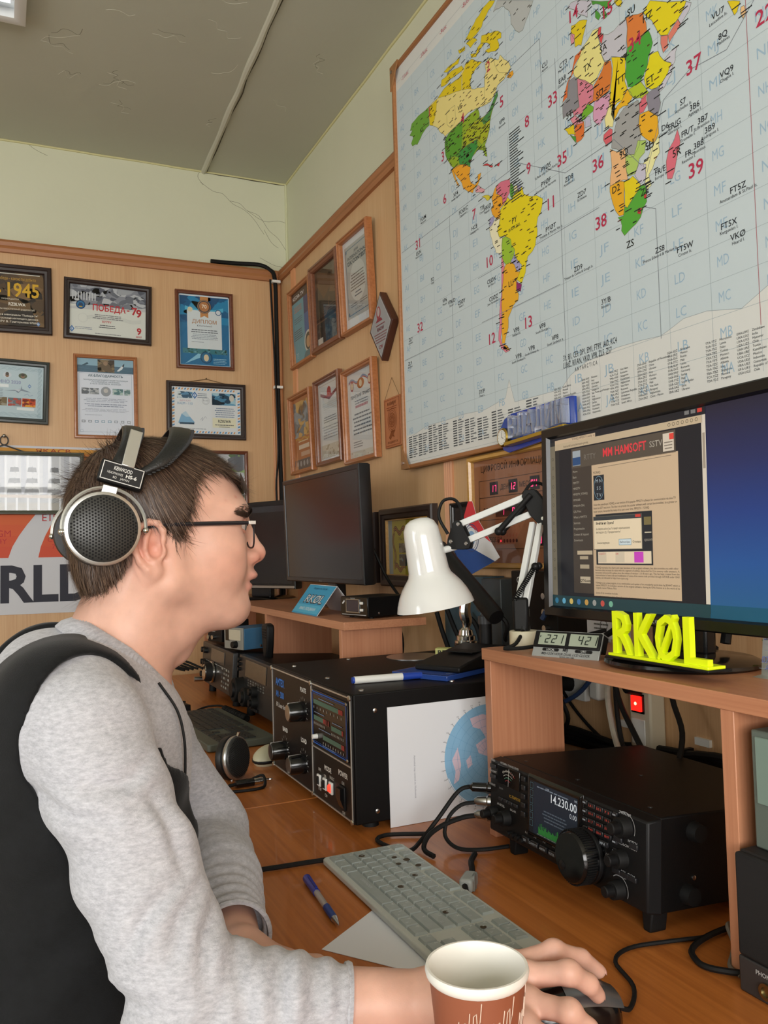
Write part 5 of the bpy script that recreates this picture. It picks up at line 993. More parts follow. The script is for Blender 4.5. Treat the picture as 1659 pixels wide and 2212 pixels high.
def lit_monitor():
    t = T('monitor', 'black monitor showing a beige web page and blue desktop wallpaper', 'monitor', FR(1.133, 1.0995, .800, 0, -1.2))
    W, v0, v1 = .50, -.014, .285
    MB().ring(W, v1-v0, [(.004,-.012),(0,-.006),(0,.004),(.002,.006),(.014,.006),(.017,.0),(.017,-.006)], 0, v0).build('bezel', m_mon, t, smooth=25)
    MB().taper((.004,W-.004,v0+.004,v1-.004), -.012, (.06,W-.06,.03,v1-.05), -.05).build('back_shell', m_mon, t, .003)
    mb = MB(); mb.box(.015, W-.015, v0+.015, v1-.015, -.006, -.0005); mb.build('screen', wallpaper_mat(), t)
    p = Print(.0, .00007); be = 'b09a80'
    p.rect(.017, .008, .345, .268, '1e2026', 0)          # browser window
    p.rect(.017, .008, .040, .262, '2a2b2c', .2); p.rect(.017, .02, .030, .256, '6a6456', 1); p.rect(.030, .248, .340, .258, 'a89880', 1); p.rect(.030, .258, .130, .264, 'b09c84', 1); p.rect(.345-.007, .02, .345, .258, 'b8b0a4', 1); p.rect(.3395, .19, .3435, .235, '8a8074', 2)
    p.text('hamsoft/yoniq/mmsstv-yoniq', .052, .2505, .0036, '4a443c', 'l', None, 2); p.text('YONIQ MMSSTV ready  x', .074, .2595, .0034, '4a443c', 'l', None, 2)
    for k in range(7): p.circ(.282+.008*k, .2535, .0022, .0006, '3a362f', 2, 10)
    for k, c in enumerate(('6a6a6a','6a6a6a','b03a34')): p.rect(.310+.011*k, .262, .318+.011*k, .267, c, 2)
    for k in range(14): p.circ(.0235, .235-.0145*k, .0022, .0006, '3e3a33', 2, 10)
    p.rect(.072, .025, .125, .246, '3c3632', 1); p.rect(.072, .216, .293, .246, '4c453e', 2)
    p.rect(.120, .022, .297, .217, be, 2)
    p.text('MM HAMSOFT', .192, .226, .012, 'c23a42', 'c', .092, 4, .02); p.text('RTTY', .102, .226, .008, '6a6660', 'l', None, 4); p.text('SSTV', .244, .228, .008, '9a948a', 'l', None, 4); p.rect(.270, .219, .290, .243, 'b8aea0', 3); p.rect(.282, .234, .290, .242, 'c04038', 4); p.greek(.272, .288, .230, 3, .004, '6a6258'); p.rect(.075, .219, .094, .242, '8a949c', 3); p.rect(.075, .220, .094, .232, '27456e', 4)
    p.line([(.135,.211),(.285,.213)], .0006, '5a5248', 4); p.text('YONIQ', .123, .2025, .0036, '3a342c', 'l', None, 4)
    p.rect(.124, .163, .148, .200, '20262e', 4); p.circ(.136, .1815, .011, .0007, '6a8a9c', 5, ry=.017)
    for k, s in enumerate(('M N','S S','T V')): p.text(s, .136, .189-.0105*k, .0050, '9aa8b0', 'c', None, 6)
    p.text('Under the pseudonym YONIQ, a new version of the popular MMSSTV software for communication via slow TV', .123, .155, .0031, '3a342c', 'l', .168, 4); p.text('based on SSTV was born. The idea is to provide the popular software with certain functionalities, to a greater or', .123, .150, .0031, '3a342c', 'l', .170, 4); p.text('lesser extent, demanded by many of its users over time. MMSSTV - YONIQ', .123, .145, .0031, '3a342c', 'l', .118, 4)
    p.rect(.127, .068, .246, .142, '23272c', 4); p.rect(.131, .070, .243, .087, 'c4b69e', 5)
    for k, c in enumerate(('b8ac98','cabaa2','b8ac98','cabaa2','b040a8')): p.rect(.131+.0195*k, .0715, .1495+.0195*k, .0865, c, 6)
    p.text('CQSSTV', .133, .0825, .0028, 'b04040', 'l', None, 7); p.text('599', .170, .0822, .0028, 'b04040', 'l', None, 7); p.rect(.230, .123, .244, .134, '6a6040', 5); p.rect(.231, .112, .244, .1135, 'b0a894', 5); p.text('QSO/HY', .230, .101, .003, '9a9488', 'l', None, 6)
    p.rect(.122, .090, .226, .139, 'c9baa0', 7); p.rect(.122, .133, .226, .139, '33383c', 8); p.rect(.213, .1345, .224, .139, 'b03a34', 9); p.box(.122, .090, .226, .139, .0008, '5a5850', 9)
    p.text('Выйти из Opera?', .128, .127, .0036, '2e2a24', 'l', None, 9, .02); p.text('Вы собираетесь выйти из Opera. Это приведёт к закрытию нескольких', .128, .119, .0030, '4a443a', 'l', .074, 9); p.text('вкладок (2). Продолжить?', .128, .114, .0030, '4a443a', 'l', None, 9); p.text('Больше не предупреждать', .130, .0985, .0029, '4a443a', 'l', .028, 9)
    p.rect(.178, .096, .204, .105, 'b8c4c8', 9); p.box(.178, .096, .204, .105, .0007, '5a7a88', 10); p.text('Выйти из Opera', .191, .099, .0031, '33302a', 'c', .021, 11); p.text('Отмена', .215, .099, .0031, '4a443a', 'c', None, 10)
    for k, s in enumerate(('YONIQ maintains the charm and main functions of the original software, but also provides you with other','functions that increase its value with the segment of utilities demanded for 21st century radio amateurs. A','necessary and powerful update since the release of version 1.13-18 years ago. This has been created from the','implementation of new code and modification of some of the source code provided through GITHUB under GNU','license, as indicated in http://mm-open.org.','','YONIQ is not a new program, it is a continuation and update of the wonderful work done by JE3HHT which is','named MMSSTV. It is simply a version of the original software, sharing its GNU license as is the work of its','original creator Makoto Mori.','','Some of its novelties include:')):
        if s: p.text(s, .124, .0625-.0037*k, .0026, '3e382f', 'l', .17*min(1, len(s)/104), 4)
    for k, s in enumerate(('Implementation of the Omni-Rig system for transceiver control.','Spanish and English languages.','Download data from QRZ.com.')): p.text('• '+s, .131, .0185+.0-.0036*k+.002, .0026, '3e382f', 'l', None, 4)
    for k, s in enumerate(('Home','Basic','MMTTY','MMSSTV','MMSSTV_YONIQ','MMVARI','MMANA-GAL','QSL Print','What is MMTTX','Summits','Programación','Contact & Support','Downloads')): p.text(s, .0745, .209-.0088*k, .0032, '9a9488', 'l', None, 4)
    p.rect(.082, .083, .118, .089, 'a89a84', 4); p.rect(.088, .076, .108, .081, '9a8e7a', 4); p.rect(.088, .062, .110, .068, '9a8e7a', 4); p.rect(.088, .040, .112, .050, 'a89c88', 4); p.text('QTH.com', .100, .042, .004, '2a2620', 'c', None, 5, .02)
    p.rect(.017, .003, .345, .0195, '1f3a40', 6); p.rect(.345, .003, W-.017, .0195, '1c4a62', 1)
    for k, c in enumerate(('2a6a8a','5a9ab8','c0a860','3a6a9a','b08a4a','8a8a88','b04a44','6aa088')): p.disc(.028+.0185*k, .0115, .0045, c, 8, 12)
    p.build('screen_content', t, PRINT('screen_glow', .3, .42))
    q = Print(.0064); q.text('acer', .253, -.0095, .0075, '8a8e90', 'c', .026, 2, .01); q.build('logo', t)
    MB().box(.20, .30, -.050, .06, -.055, -.035).build('stand_neck', m_mon, t, .004)
    b = MB().lathe([(.097,0),(.100,.003),(.099,.007),(.088,.012),(.04,.0135)], (.285,-.0608,-.010), (0,1,0), 48).build('stand_base', m_blkg, t)
    MB().box(.465, .49, v0-.003, v0+.001, .0, .006).build('button_row', m_mon, t, .001)
lit_monitor()
t = T('callsign_letters', 'fluorescent yellow plastic letters RKØL on a slim foot before the monitor', 'letter sign', FR(.880, 1.0515, .720) @ Matrix.Scale(1.02, 4))
m_neon = M('neon_yellow', (232,250,10), .38)
MB().box(-.004, .168, 0, .003, -.026, .008).build('foot', m_blkp, t, .001)
MB().box(0, .166, .003, .0065, -.020, .006).build('letter_strip', m_neon, t, .0006)
for ch, x, wd in (('R',.002,.0385),('K',.042,.0385),('Ø',.0805,.0385),('L',.1225,.040)):
    mb = MB(); text3d(mb, ch, x, .006, .052, -.005, .003, wd, .012); mb.build('letter', m_neon, t, smooth=0)
# dual clock
t = T('desk_clock', 'dual LCD desk clock reading 2 21 and 4 21 in silver stand', 'clock', FR(1.035, 1.0375, .700, 0, 0, 21.7) @ Matrix.Rotation(R_(-25), 4, 'X') @ Matrix.Scale(.89, 4))
MB().box(0, .122, 0, .046, -.004, 0).build('stand_plate', M('silver_paint', (176,180,180), .35, .5), t, .0008)
MB().box(.001, .121, .040, .046, -.028, -.004).build('stand_top', MATS['silver_paint'], t, .0008)
MB().box(.0005, .1215, .017, .0445, -.02, .003).build('clock_case', m_blkp, t, .0015)
for x in (.010, .067): MB().box(x, x+.050, .021, .041, .003, .0036).build('lcd', M('lcd_green', (158,168,150), .3), t, .0003)
p = Print(.0038)
for d, x in (('2',.024),('2',.036),('1',.048),('4',.084),('2',.097),('1',.109)): seg(p, d, x-.002, .024, .014, .0085, '1e2620', .0017)
p.rect(.012, .033, .0135, .036, '1e2620', 3); p.build('digits', t)
p = Print(.0003)
for x, s in ((.034,'LOCAL'),(.094,'UTC')):
    p.rect(x-.013, .0115, x+.013, .0165, '1c1c1c', 2); p.disc(x-.013, .014, .0025, '1c1c1c', 2); p.disc(x+.013, .014, .0025, '1c1c1c', 2); p.text(s, x, .0124, .0032, 'c8ccca', 'c', None, 4, .02)
p.text('MFJ', .061, .0125, .0042, '2a2a2a', 'c', None, 3, .04); p.text('MFJ-12/24 HOUR DUAL LCD CLOCK', .062, .0055, .0040, '3a3c3c', 'c', .088, 3, .005, .2); p.text('MODEL MFJ-108B', .066, .0015, .0024, '3a3c3c', 'c', None, 3); p.build('lettering', t)
# ------------------------------------------------------------------ far monitors, radios and things on the far shelf
t = T('monitor', 'large dark switched-off monitor on the far shelf beside the lamp', 'monitor', FR(2.545, 1.108, .822, 0, 1.6, 2))
W, H = .575, .312
MB().ring(W, H, [(.003,-.03),(0,-.022),(0,.002),(.003,.004),(.013,.004),(.014,.0015)]).build('bezel', m_mon, t, smooth=25)
MB().taper((.003,W-.003,.003,H-.003), -.03, (.08,W-.08,.05,H-.06), -.06).build('back_shell', m_mon, t, .004)
MB().box(.012, W-.012, .012, H-.012, -.01, .0018).build('screen', m_scr, t)
p = Print(.0043); p.disc(.275, .006, .0028, '8a8a8a', 1, 12); p.text('LG', .281, .0035, .005, '9a9a9a', 'l', None, 1); p.build('logo', t)
MB().box(.25, .31, -.066, .08, -.062, -.03).build('stand_neck', m_mon, t, .004); MB().box(.16, .42, -.0705, -.064, -.075, .0).build('stand_base', m_blkg, t, .006)
t = T('monitor', 'dark monitor with silver lower rim in the corner behind the nose', 'monitor', frame((.715, 3.06, 1.074), (.42,-.9,0), (0,0,1)))
W, H = .42, .30
MB().ring(W, H, [(.003,-.03),(0,-.02),(0,.002),(.003,.004),(.016,.004),(.017,.0015)]).build('bezel', m_mon, t, smooth=25)
MB().box(.012, W-.012, .012, H-.012, -.028, .0016).build('screen', m_scr, t)
MB().box(.004, W-.004, .002, .011, .004, .0055).build('silver_rim', m_sat, t, .001); MB().box(.014, W-.014, H-.038, H-.016, .002, .0022).build('painted_reflection', M('reflection_tone', (52,50,54), .15), t)  # paler strip paints a reflection along the top of the dark screen
MB().box(.16, .26, -.03, .08, -.05, -.028).build('stand_neck', m_mon, t, .004); MB().lathe([(.125,0),(.128,.003),(.12,.007),(.05,.012)], (.21,-.037,-.02), (0,1,0), 40).build('stand_base', m_blkg, t); MB().lathe([(.132,0),(.132,.002)], (.21,-.0375,-.02), (0,1,0), 40).build('base_ring', m_sat, t)
# tent card and little black device
t = T('tent_card', 'blue folded tent card with callsign RKØL on the far shelf', 'tent card', FR(2.158, 1.0372, .703))
a = math.atan2(.073, .057)
MB().add([(0,0,0),(.198,0,0),(.198,.073,-.057),(0,.073,-.057),(.0,.0,-.114),(.198,.0,-.114),(.0,-.0002,-.0012),(.198,-.0002,-.0012),(.198,.0716,-.057),(0,.0716,-.057),(0,0,-.1128),(.198,0,-.1128)], [(0,1,2,3),(3,2,5,4),(7,6,9,8),(8,9,10,11),(0,6,7,1),(4,5,11,10),(0,3,9,6),(3,4,10,9),(1,7,8,2),(2,8,11,5)]).build('card', M('card_white', (214,216,220), .6), t, smooth=0)
p = Print(.0004); hh = .0926
p.rect(.002, .002, .196, hh-.002, '3f9fcb', 1); p.rect(.006, .006, .190, .030, '58b4d8', 1.5)
p.text('RKØL', .036, .036, .024, '3a3f48', 'l', .135, 3, .05, .15); p.text('RKØL', .038, .0375, .022, 'dfe6ea', 'l', .132, 4, .0, .15); p.text('Владивосток, Россия', .10, .078, .006, '2a6f94', 'c', .10, 3, .01); p.text('ИМО ЛОЦМАН', .1, .014, .008, 'd0e4ec', 'c', .12, 3, .02)
e = p.build('print', t); e.rotation_euler = (-(math.pi/2-a), 0, 0)
t = T('station_controller', 'small black box with tiny display and two white buttons on far shelf', 'radio accessory', frame((.742, 1.890, 1.0372), (.232,-.973,0), (0,0,1)))
MB().box(0, .108, .006, .052, -.125, 0).build('case', m_blk, t, .0015); MB().box(.001, .107, .007, .051, 0, .002).build('front_panel', m_blkg, t, .0006)
d = MB().box(.028, .074, .018, .044, .002, .0035).build('display', M('display_dark', (52,48,58), .25), t); MB().ring(.052, .032, [(0,0),(0,.0045),(.0022,.0045),(.0022,0)], .025, .015).build('display_rim', m_sat, t)
for y in (.022, .038): MB().box(.080, .092, y-.003, y+.003, .002, .005).build('button', m_wht, t, .001)
p = Print(.0022); p.text('STATION', .05, .0465, .003, 'c0c0c0', 'c', None, 1); p.rect(.006, .0095, .102, .011, 'a8a8a8', 1); p.poly([(.006,.036),(.016,.044),(.018,.04),(.01,.034)], 'd0d0d0', 1); p.build('lettering', t)
for x in (.015, .093):
    for z in (-.02, -.105): MB().cyl((x,0,z), (x,.006,z), .006).build('foot', m_rub, t)
for z in (-.03, -.105): screw(t, .108, .014, z, .003, (1,0,0))
# two far transceivers
def far_rig(label, F, W, H, D, kx, style):
    t = T('transceiver', label, 'transceiver', F)
    MB().box(.003, W-.003, .0, H, -D, -.015).build('case', m_blk, t, .002); MB().taper((0,W,0,H), -.015, (.002,W-.002,.002,H-.002), 0).build('front_panel', M('rig_grey', (38,37,37), .4), t, .002)
    for x in (.04, W-.05): MB().cyl((x,-.030,-.03), (x,.001,-.03), .012).build('foot', m_rub, t); MB().cyl((x,-.011,-D+.03), (x,.001,-D+.03), .012).build('foot', m_rub, t)
    rr = random.Random(int(kx*1000))
    if style == 'A':
        MB().box(.13, .30, H*.62, H*.92, 0, .002).build('display', M('rig_display', (78,70,62), .25), t, .0008)
        k = knob(t, kx, H*.36, 0, .030, .028, m_rub); MB().lathe([(.031,.002),(.033,.003),(.033,.009),(.031,.010)], (kx,H*.36,0), (0,0,1), 30).build('chrome_ring', m_chr, k); MB().lathe([(.024,.028),(.024,.031),(.008,.0315)], (kx,H*.36,0), (0,0,1), 30).build('knob_face', m_chr, k)
        p = Print(.0006)
        for i in range(5):
            for j in range(4): p.rect(.27+.026*j, H*(.12+.1*i), .287+.026*j, H*(.17+.1*i), ('8a8a84','5a5a58','a8a8a0')[rr.randrange(3)], 1)
        p.greek(.03, .36, H*.56, 1, .006, '9a9a94'); p.build('keypad_print', t)
        for x, y in ((.03,.8),(.065,.8),(.03,.5),(.06,.5),(.085,.5),(.03,.2),(.06,.2)): knob(t, x, H*y, 0, .009, .012, m_blkp)
        MB().cyl((.03,H*.06,0), (.03,H*.06,.03), .008).build('phone_plug', m_sat, t)
    else:
        MB().box(.075, .27, H*.60, H*.94, 0, .002).build('display', M('rig_display2', (96,82,66), .25), t, .0008)
        for x, y, r, d in ((.045,.30,.034,.026),(.125,.24,.026,.022),(.185,.40,.015,.016),(.19,.2,.015,.016)):
            k = knob(t, x, H*y, 0, r, d, m_rub); MB().lathe([(r*.6,d),(r*.58,d+.006)], (x,H*y,0), (0,0,1), 20).build('inner_knob', m_blkp, k)
        p = Print(.0006)
        for i in range(3):
            for j in range(7): p.rect(.10+.024*j, H*(.44+.05*i), .114+.024*j, H*(.465+.05*i), ('7a7a76','5a5a58')[rr.randrange(2)], 1)
        p.build('keypad_print', t)
        for i in range(3): MB().cyl((.018,H*(.70+.1*i),0), (.018,H*(.70+.1*i),.008), .005).build('button', m_blkp, t)
        for i in range(8): MB().box(.09+.016*i, .102+.016*i, .004, .012, 0, .006).build('slider', m_blkp, t, .001)
        MB().box(-.001, .012, H*.30, H*.48, .0, .004).build('white_tag', m_wht, t)
    return t
far_rig('far transceiver with chrome tuning dial under the blue meter box', FR(2.81, ZD+.033, .60, 0, -4), .40, .13, .30, .165, 'A')
far_rig('far transceiver with wide brown display beside the amplifier', FR(2.345, ZD+.032, .60, 0, -4), .40, .135, .28, .05, 'B')
t = T('meter_box', 'blue and grey analog meter box standing on the far transceiver', 'power meter', frame((.595, 2.460, .9225), (.30,-.954,0), (0,0,1)))
MB().box(0, .10, 0, .06, -.13, -.004).build('case', M('blue_enamel', (62,112,150), .4), t, .0015); MB().box(0, .10, 0, .062, -.004, 0).build('front_panel', M('grey_panel', (140,140,134), .4), t, .001)
MB().box(.028, .09, .026, .056, 0, .003).build('meter_window', M('meter_cream', (196,190,170), .2), t, .0006); MB().box(.012, .030, .024, .058, 0, .0032).build('dark_window', m_blkg, t); knob(t, .064, .014, 0, .010, .014, m_blkp); screw(t, .1, .008, -.06, .004, (1,0,0))
t = T('speaker_box', 'small black box with silver sockets left of the blue meter box', 'radio accessory', frame((.60, 2.70, .9225), (.30,-.954,0), (0,0,1)))
MB().box(0, .085, 0, .065, -.10, 0).build('case', m_blkp, t, .0015); p = Print(.0004); p.text('MADE IN', .03, .045, .008, 'b8b8b4', 'c', None, 1); p.greek(.012, .05, .036, 2, .006, '9a9a96'); p.build('label', t)
for x in (.02, .045): MB().cyl((x,.014,0), (x,.014,.012), .007).build('socket', m_stl, t)
t = T('hand_microphone', 'black hand microphone hanging on the shelf upright', 'microphone', FR(2.275, .905, .676))
MB().prism([(.015,0),(.035,0),(.048,.045),(.055,.085),(.050,.097),(.030,.100),(.004,.097),(-.002,.085),(.003,.045)], 0, .022).build('body', m_blkp, t, .005, seg=3)
for i in range(4): MB().box(.010, .043, .060+.007*i, .063+.007*i, .0215, .0235).build('grille_slot', m_rub, t, .0006)
MB().cyl((.0,.088,.011), (-.006,.088,.011), .005).build('ptt_button', m_rub, t); MB().tube([(.025,0,.010),(.025,-.03,.010),(.04,-.07,.02)], .004, 6).build('cord', m_rub, t)
# far keyboard, mouse, second headset, plug
def keyboard(label, F, rows, caps, casem, W, D, legend=None, th=.012, special=None):
    t = T('keyboard', label, 'keyboard', F)
    P = [(0,.006),(.006,0),(W-.006,0),(W,.006),(W,D-.006),(W-.006,D),(.006,D),(0,D-.006)]
    mb = MB().prism(P, .002, th); mb.build('case', casem, t, .002)
    for x in (.03, W-.05): MB().box(x, x+.02, .01, .02, 0, .002).build('foot', m_rub, t)
    g = {}
    for (x, y, w, h) in rows:
        key = (round(w,4), round(h,4))
        if key not in g:
            o = MB().taper((0,w,0,h), 0, (.0012,w-.0012,.0012,h-.0012), .0034).build('key', caps, t); g[key] = o.data; o.location = (x,y,th-.0004)
        else:
            o = bpy.data.objects.new('key', g[key]); COL.objects.link(o); o.parent = t; o.location = (x,y,th-.0004)
    return t
def std_rows(u, ox, oy, gap=.0016, num=True, sq=1.0):
    R3 = []
    def row(y, items, x0=0, h=1):
        x = x0
        for w in items:
            if w > 0: R3.append((ox+x*u, oy+y*u*sq, w*u-gap, h*u*sq-gap))
            x += abs(w)
    row(5.2, [1,-.6,1,1,1,1,-.4,1,1,1,1,-.4,1,1,1,1]); row(4, [1]*13+[2]); row(3, [1.5]+[1]*12+[1.5]); row(2, [1.75]+[1]*11+[2.25]); row(1, [2.25]+[1]*10+[2.75]); row(0, [1.25,1.25,1.25,6.25,1.25,1.25,1.25,1.25])
    row(5.2, [1,1,1], 15.3); row(4, [1,1,1], 15.3); row(3, [1,1,1], 15.3); row(1, [1], 16.3); row(0, [1,1,1], 15.3)
    if num: row(4, [1,1,1,1], 18.6); row(3, [1,1,1], 18.6); row(2, [1,1,1], 18.6); row(1, [1,1,1], 18.6); row(0, [2,1], 18.6); R3.append((ox+21.6*u, oy+2*u*sq, u-gap, 2*u*sq-gap)); R3.append((ox+21.6*u, oy, u-gap, 2*u*sq-gap))
    return R3
keyboard('old dark-keyed keyboard on the far desk behind the second headset', FD(.390, 2.36, ZD, -86), std_rows(.0185, .012, .03), M('far_key', (34,37,35), .5), M('far_kb_case', (84,90,80), .5), .445, .165, th=.018)
t = T('computer_mouse', 'beige computer mouse beside the second headset', 'mouse', FD(.525, 1.775, ZD, 45))
MB().ball((0,0,.012), (.055,.032,.024), 20, 10, -.5, 1).build('body', M('beige_plastic', (196,192,162), .4), t); MB().ball((0,0,.010), (.0565,.0335,.012), 20, 8, -.8, .2).build('base', m_blkp, t); MB().ball((.018,0,.0335), (.010,.005,.004), 12, 6).build('wheel', m_blkp, t)
def earcup(t, c, ax, r, d):
    """round open-backed ear cup: ring, perforated domed grille, pad"""
    a = Vector(ax).normalized(); c = Vector(c)
    MB().lathe([(r*.9,-d*.2),(r*.98,0),(r,d*.25),(r*.98,d*.45),(r*.90,d*.5)], c, a, 40).build('cup_ring', M('cup_metal', (186,186,184), .3, .9), t)
    MB().lathe([(r*.96,-d*1.05),(r*1.0,-d*.8),(r*.98,-d*.3),(r*.86,-d*.15)], c, a, 36).build('ear_pad', M('leatherette', (20,20,21), .45), t)
    mg = M('grille_black', (58,58,56), .38, .3); n = 12
    prof = [(r*.91*math.cos(q), d*.45+r*.22*math.sin(q)) for q in np.linspace(0, math.pi/2*.995, 9)]
    g = MB().lathe(prof, c, a, 40).build('grille', mg, t)
    # rows of round perforations
    tt2 = Vector((1,0,0)) if abs(a.x) < .9 else Vector((0,1,0)); e1 = a.cross(tt2).normalized(); e2 = a.cross(e1); mb = MB(); s = r*.086
    k = int(1/.088)+1
    for i in range(-k, k+1):
        for j in range(-k, k+1):
            x, y = (i+.5*(j % 2))*s, j*s*.87; q = math.hypot(x, y)
            if q > r*.84: continue
            ph = math.acos(q/(r*.91)); h = d*.45+r*.22*math.sin(ph)
            nn = (a*(q and math.sin(ph)*1.0)+(e1*x+e2*y)/max(q,1e-6)*math.cos(ph)*.22) if q > 1e-6 else a
            mb.lathe([(s*.33,0),(s*.32,.0004)], c+e1*x+e2*y+a*(h+.00005), nn, 6)
    o = mb.build('perforations', M('hole_black', (4,4,5), .9), g, smooth=0); o['kind'] = 'stuff'
    return g
t = T('headphones', 'second silver-rimmed headset ear cup standing on the far desk', 'headphones', frame((.40, 1.670, ZD+.0435), (1,0,0), (0,1,0)))
earcup(t, (.02,.0,.0), (.66,-.74,.10), .043, .017); MB().tube([(.005,.015,-.040),(-.04,.02,-.0400),(-.09,.05,-.0402)], .003, 6).build('cable', m_rub, t)
MB().cyl((.026,-.004,.043), (.028,-.005,.050), .003).build('pivot', m_chr, t); MB().cyl((.014,.0,-.0432), (.014,.0,-.0385), .004).build('pivot', m_chr, t)
t = T('jack_plug', 'black and chrome headphone jack plug on coiled lead, far desk', 'plug', FD(.405, 1.608, ZD+.008, 2))
MB().cyl((.0,0,0), (.036,0,0), .007, .0075).build('sleeve', m_blkg, t); MB().cyl((.036,0,0), (.054,0,0), .0065).build('barrel', m_chr, t); MB().lathe([(.003,.054),(.003,.066),(.0018,.067),(.0026,.070),(.001,.074)], (0,0,0), (1,0,0), 12).build('tip', m_chr, t)
MB().tube([(0,0,0),(-.02,-.004,-.003),(-.026,-.022,-.005),(.0,-.032,-.005),(.035,-.034,-.005),(.052,-.02,-.004),(.056,.006,.008),(.03,.014,.0),(-.01,.012,-.004)], .0028, 6).build('lead', m_rub, t)

# ------------------------------------------------------------------ on top of the amplifier
ZA = ZD+.218
t = T('marker_pen', 'white marker pen with blue cap on the amplifier', 'marker', FD(.553, 1.357, ZA+.0068, -6))
MB().cyl((0,0,0), (.088,0,0), .0065).build('barrel', m_wht, t); MB().cyl((.088,0,0), (.124,0,0), .0068, .006).build('cap', M('cap_blue', (34,66,160), .35), t); MB().cyl((-.004,0,0), (0,0,0), .0055).build('end_plug', MATS['cap_blue'], t)
t = T('disc_case', 'blue transparent disc case on the amplifier beneath the black cradle', 'disc case', FD(.735, 1.375, ZA+.0003, 25))
MB().box(-.07, .07, -.062, .062, 0, .009).build('case', M('case_blue', (40,70,140), .15, coat=.4), t, .001); p = Print(.0092); p.rect(-.066, -.058, .066, .058, '2a4a94', 0); p.text('CD-R  700', -.05, -.05, .007, 'b4c0d8', 'l', None, 2); p.build('cover', t)
t = T('phone_cradle', 'black wedge-shaped desk cradle lying on the blue disc case', 'cradle', FD(.79, 1.385, ZA+.0098, 25))
mb = MB().prism([(-.09,0),(.09,0),(.09,.026),(.06,.034),(-.06,.016),(-.09,.010)], -.05, .05); mb.xf(Matrix(((1,0,0,0),(0,0,-1,0),(0,1,0,0),(0,0,0,1)))); mb.build('body', m_blkp, t, .003); MB().box(-.02, .05, -.03, .03, .026, .0275).build('inlay', m_rub, t)
t = T('compact_disc', 'bare silver disc lying on the amplifier behind the cradle', 'disc', FD(.80, 1.62, ZA+.0003))
MB().lathe([(.06,0),(.06,.0012),(.0075,.0012)], (0,0,0), (0,0,1), 40, True).build('disc', m_sat, t)
t = T('label_box', 'little yellow labelled box behind the black cradle', 'box', FD(.870, 1.600, ZA, -40)); MB().box(-.025, .025, -.012, .012, 0, .016).build('box', M('box_yellow', (196,196,120), .5), t, .001); p = Print(.0); p.text('REX', -.02, .003, .009, '3a3a2a', 'l', .03, 2, .03); e = p.build('print', t); e.rotation_euler = (math.pi/2, 0, 0); e.location = (0, -.0122, 0)
t = T('trophy', 'small silver trophy figurine on black and gold base behind the lamp', 'trophy', FD(.882, 1.540, ZA+.0))
MB().cyl((0,0,0), (0,0,.032), .025, .025, 20).build('plinth', m_blkg, t); 
for k in range(4): a = R_(200+50*k); MB().box(-.006, .006, -.0006, .0006, .004, .028).xf(Matrix.Translation((.0256*math.cos(a), .0256*math.sin(a), 0)) @ Matrix.Rotation(a+math.pi/2, 4, 'Z')).build('gold_panel', M('gold_leaf', (190,160,60), .3, .7), t)
MB().lathe([(.024,.032),(.024,.036),(.020,.038),(.020,.046),(.016,.048),(.014,.058),(.007,.064)], (0,0,0), (0,0,1), 24).build('stepped_base', m_chr, t)
MB().tube([(0,0,.06),(.003,0,.075),(-.001,0,.095),(.002,0,.12),(0,0,.14),(.001,0,.155),(0,0,.168)], lambda q: .007+.006*math.sin(math.pi*min(1,q*1.05))*(1+.3*math.sin(9*q)), 10).build('figure', m_chr, t); MB().ball((0,0,.178), .0105).build('ball', m_chr, t)
for s in (-1, 1): MB().tube([(.006*s,0,.14),(.012*s,0,.155),(.005*s,0,.172)], .0028, 6).build('arm', m_chr, t)
t = T('studio_microphone', 'long black microphone on a short black stand behind the lamp', 'microphone', FD(.862, 1.438, ZA))
MB().cyl((.0,-.01,0), (.0,-.01,.009), .045, .043, 24).build('stand_foot', m_blkp, t); MB().cyl((0,-.01,.009), (0,-.01,.080), .0125).build('stand_post', m_blkp, t); MB().cyl((0,-.01,.080), (0,-.01,.095), .0145).build('collar', M('dark_grey', (52,54,56), .4), t)
MB().tube([(0,-.01,.095),(.0,-.012,.115),(-.006,-.02,.125)], .009, 8).build('swivel', MATS['dark_grey'], t); MB().cyl((.008,-.018,.115), (-.02,-.024,.115), .011).build('clamp', MATS['dark_grey'], t)
a, b = Vector((-.035,.11,.235)), Vector((-.035,-.108,.100)); d = (b-a)
MB().lathe([(.013,0),(.016,.01),(.0165,d.length*.6),(.017,d.length-.01),(.015,d.length)], a, d, 20).build('microphone_tube', m_blkp, t)
MB().ball((-.0,.03,.155), (.006,.006,.006)).build('red_lamp', M('lamp_orange', (255,110,40), .3, emit=2.5), t); MB().tube([tuple(b+Vector((0,.05,.03))),(-.01,-.10,.09),(0,-.08,.06),(.02,-.05,.05)], .004, 6).build('cable', m_rub, t)

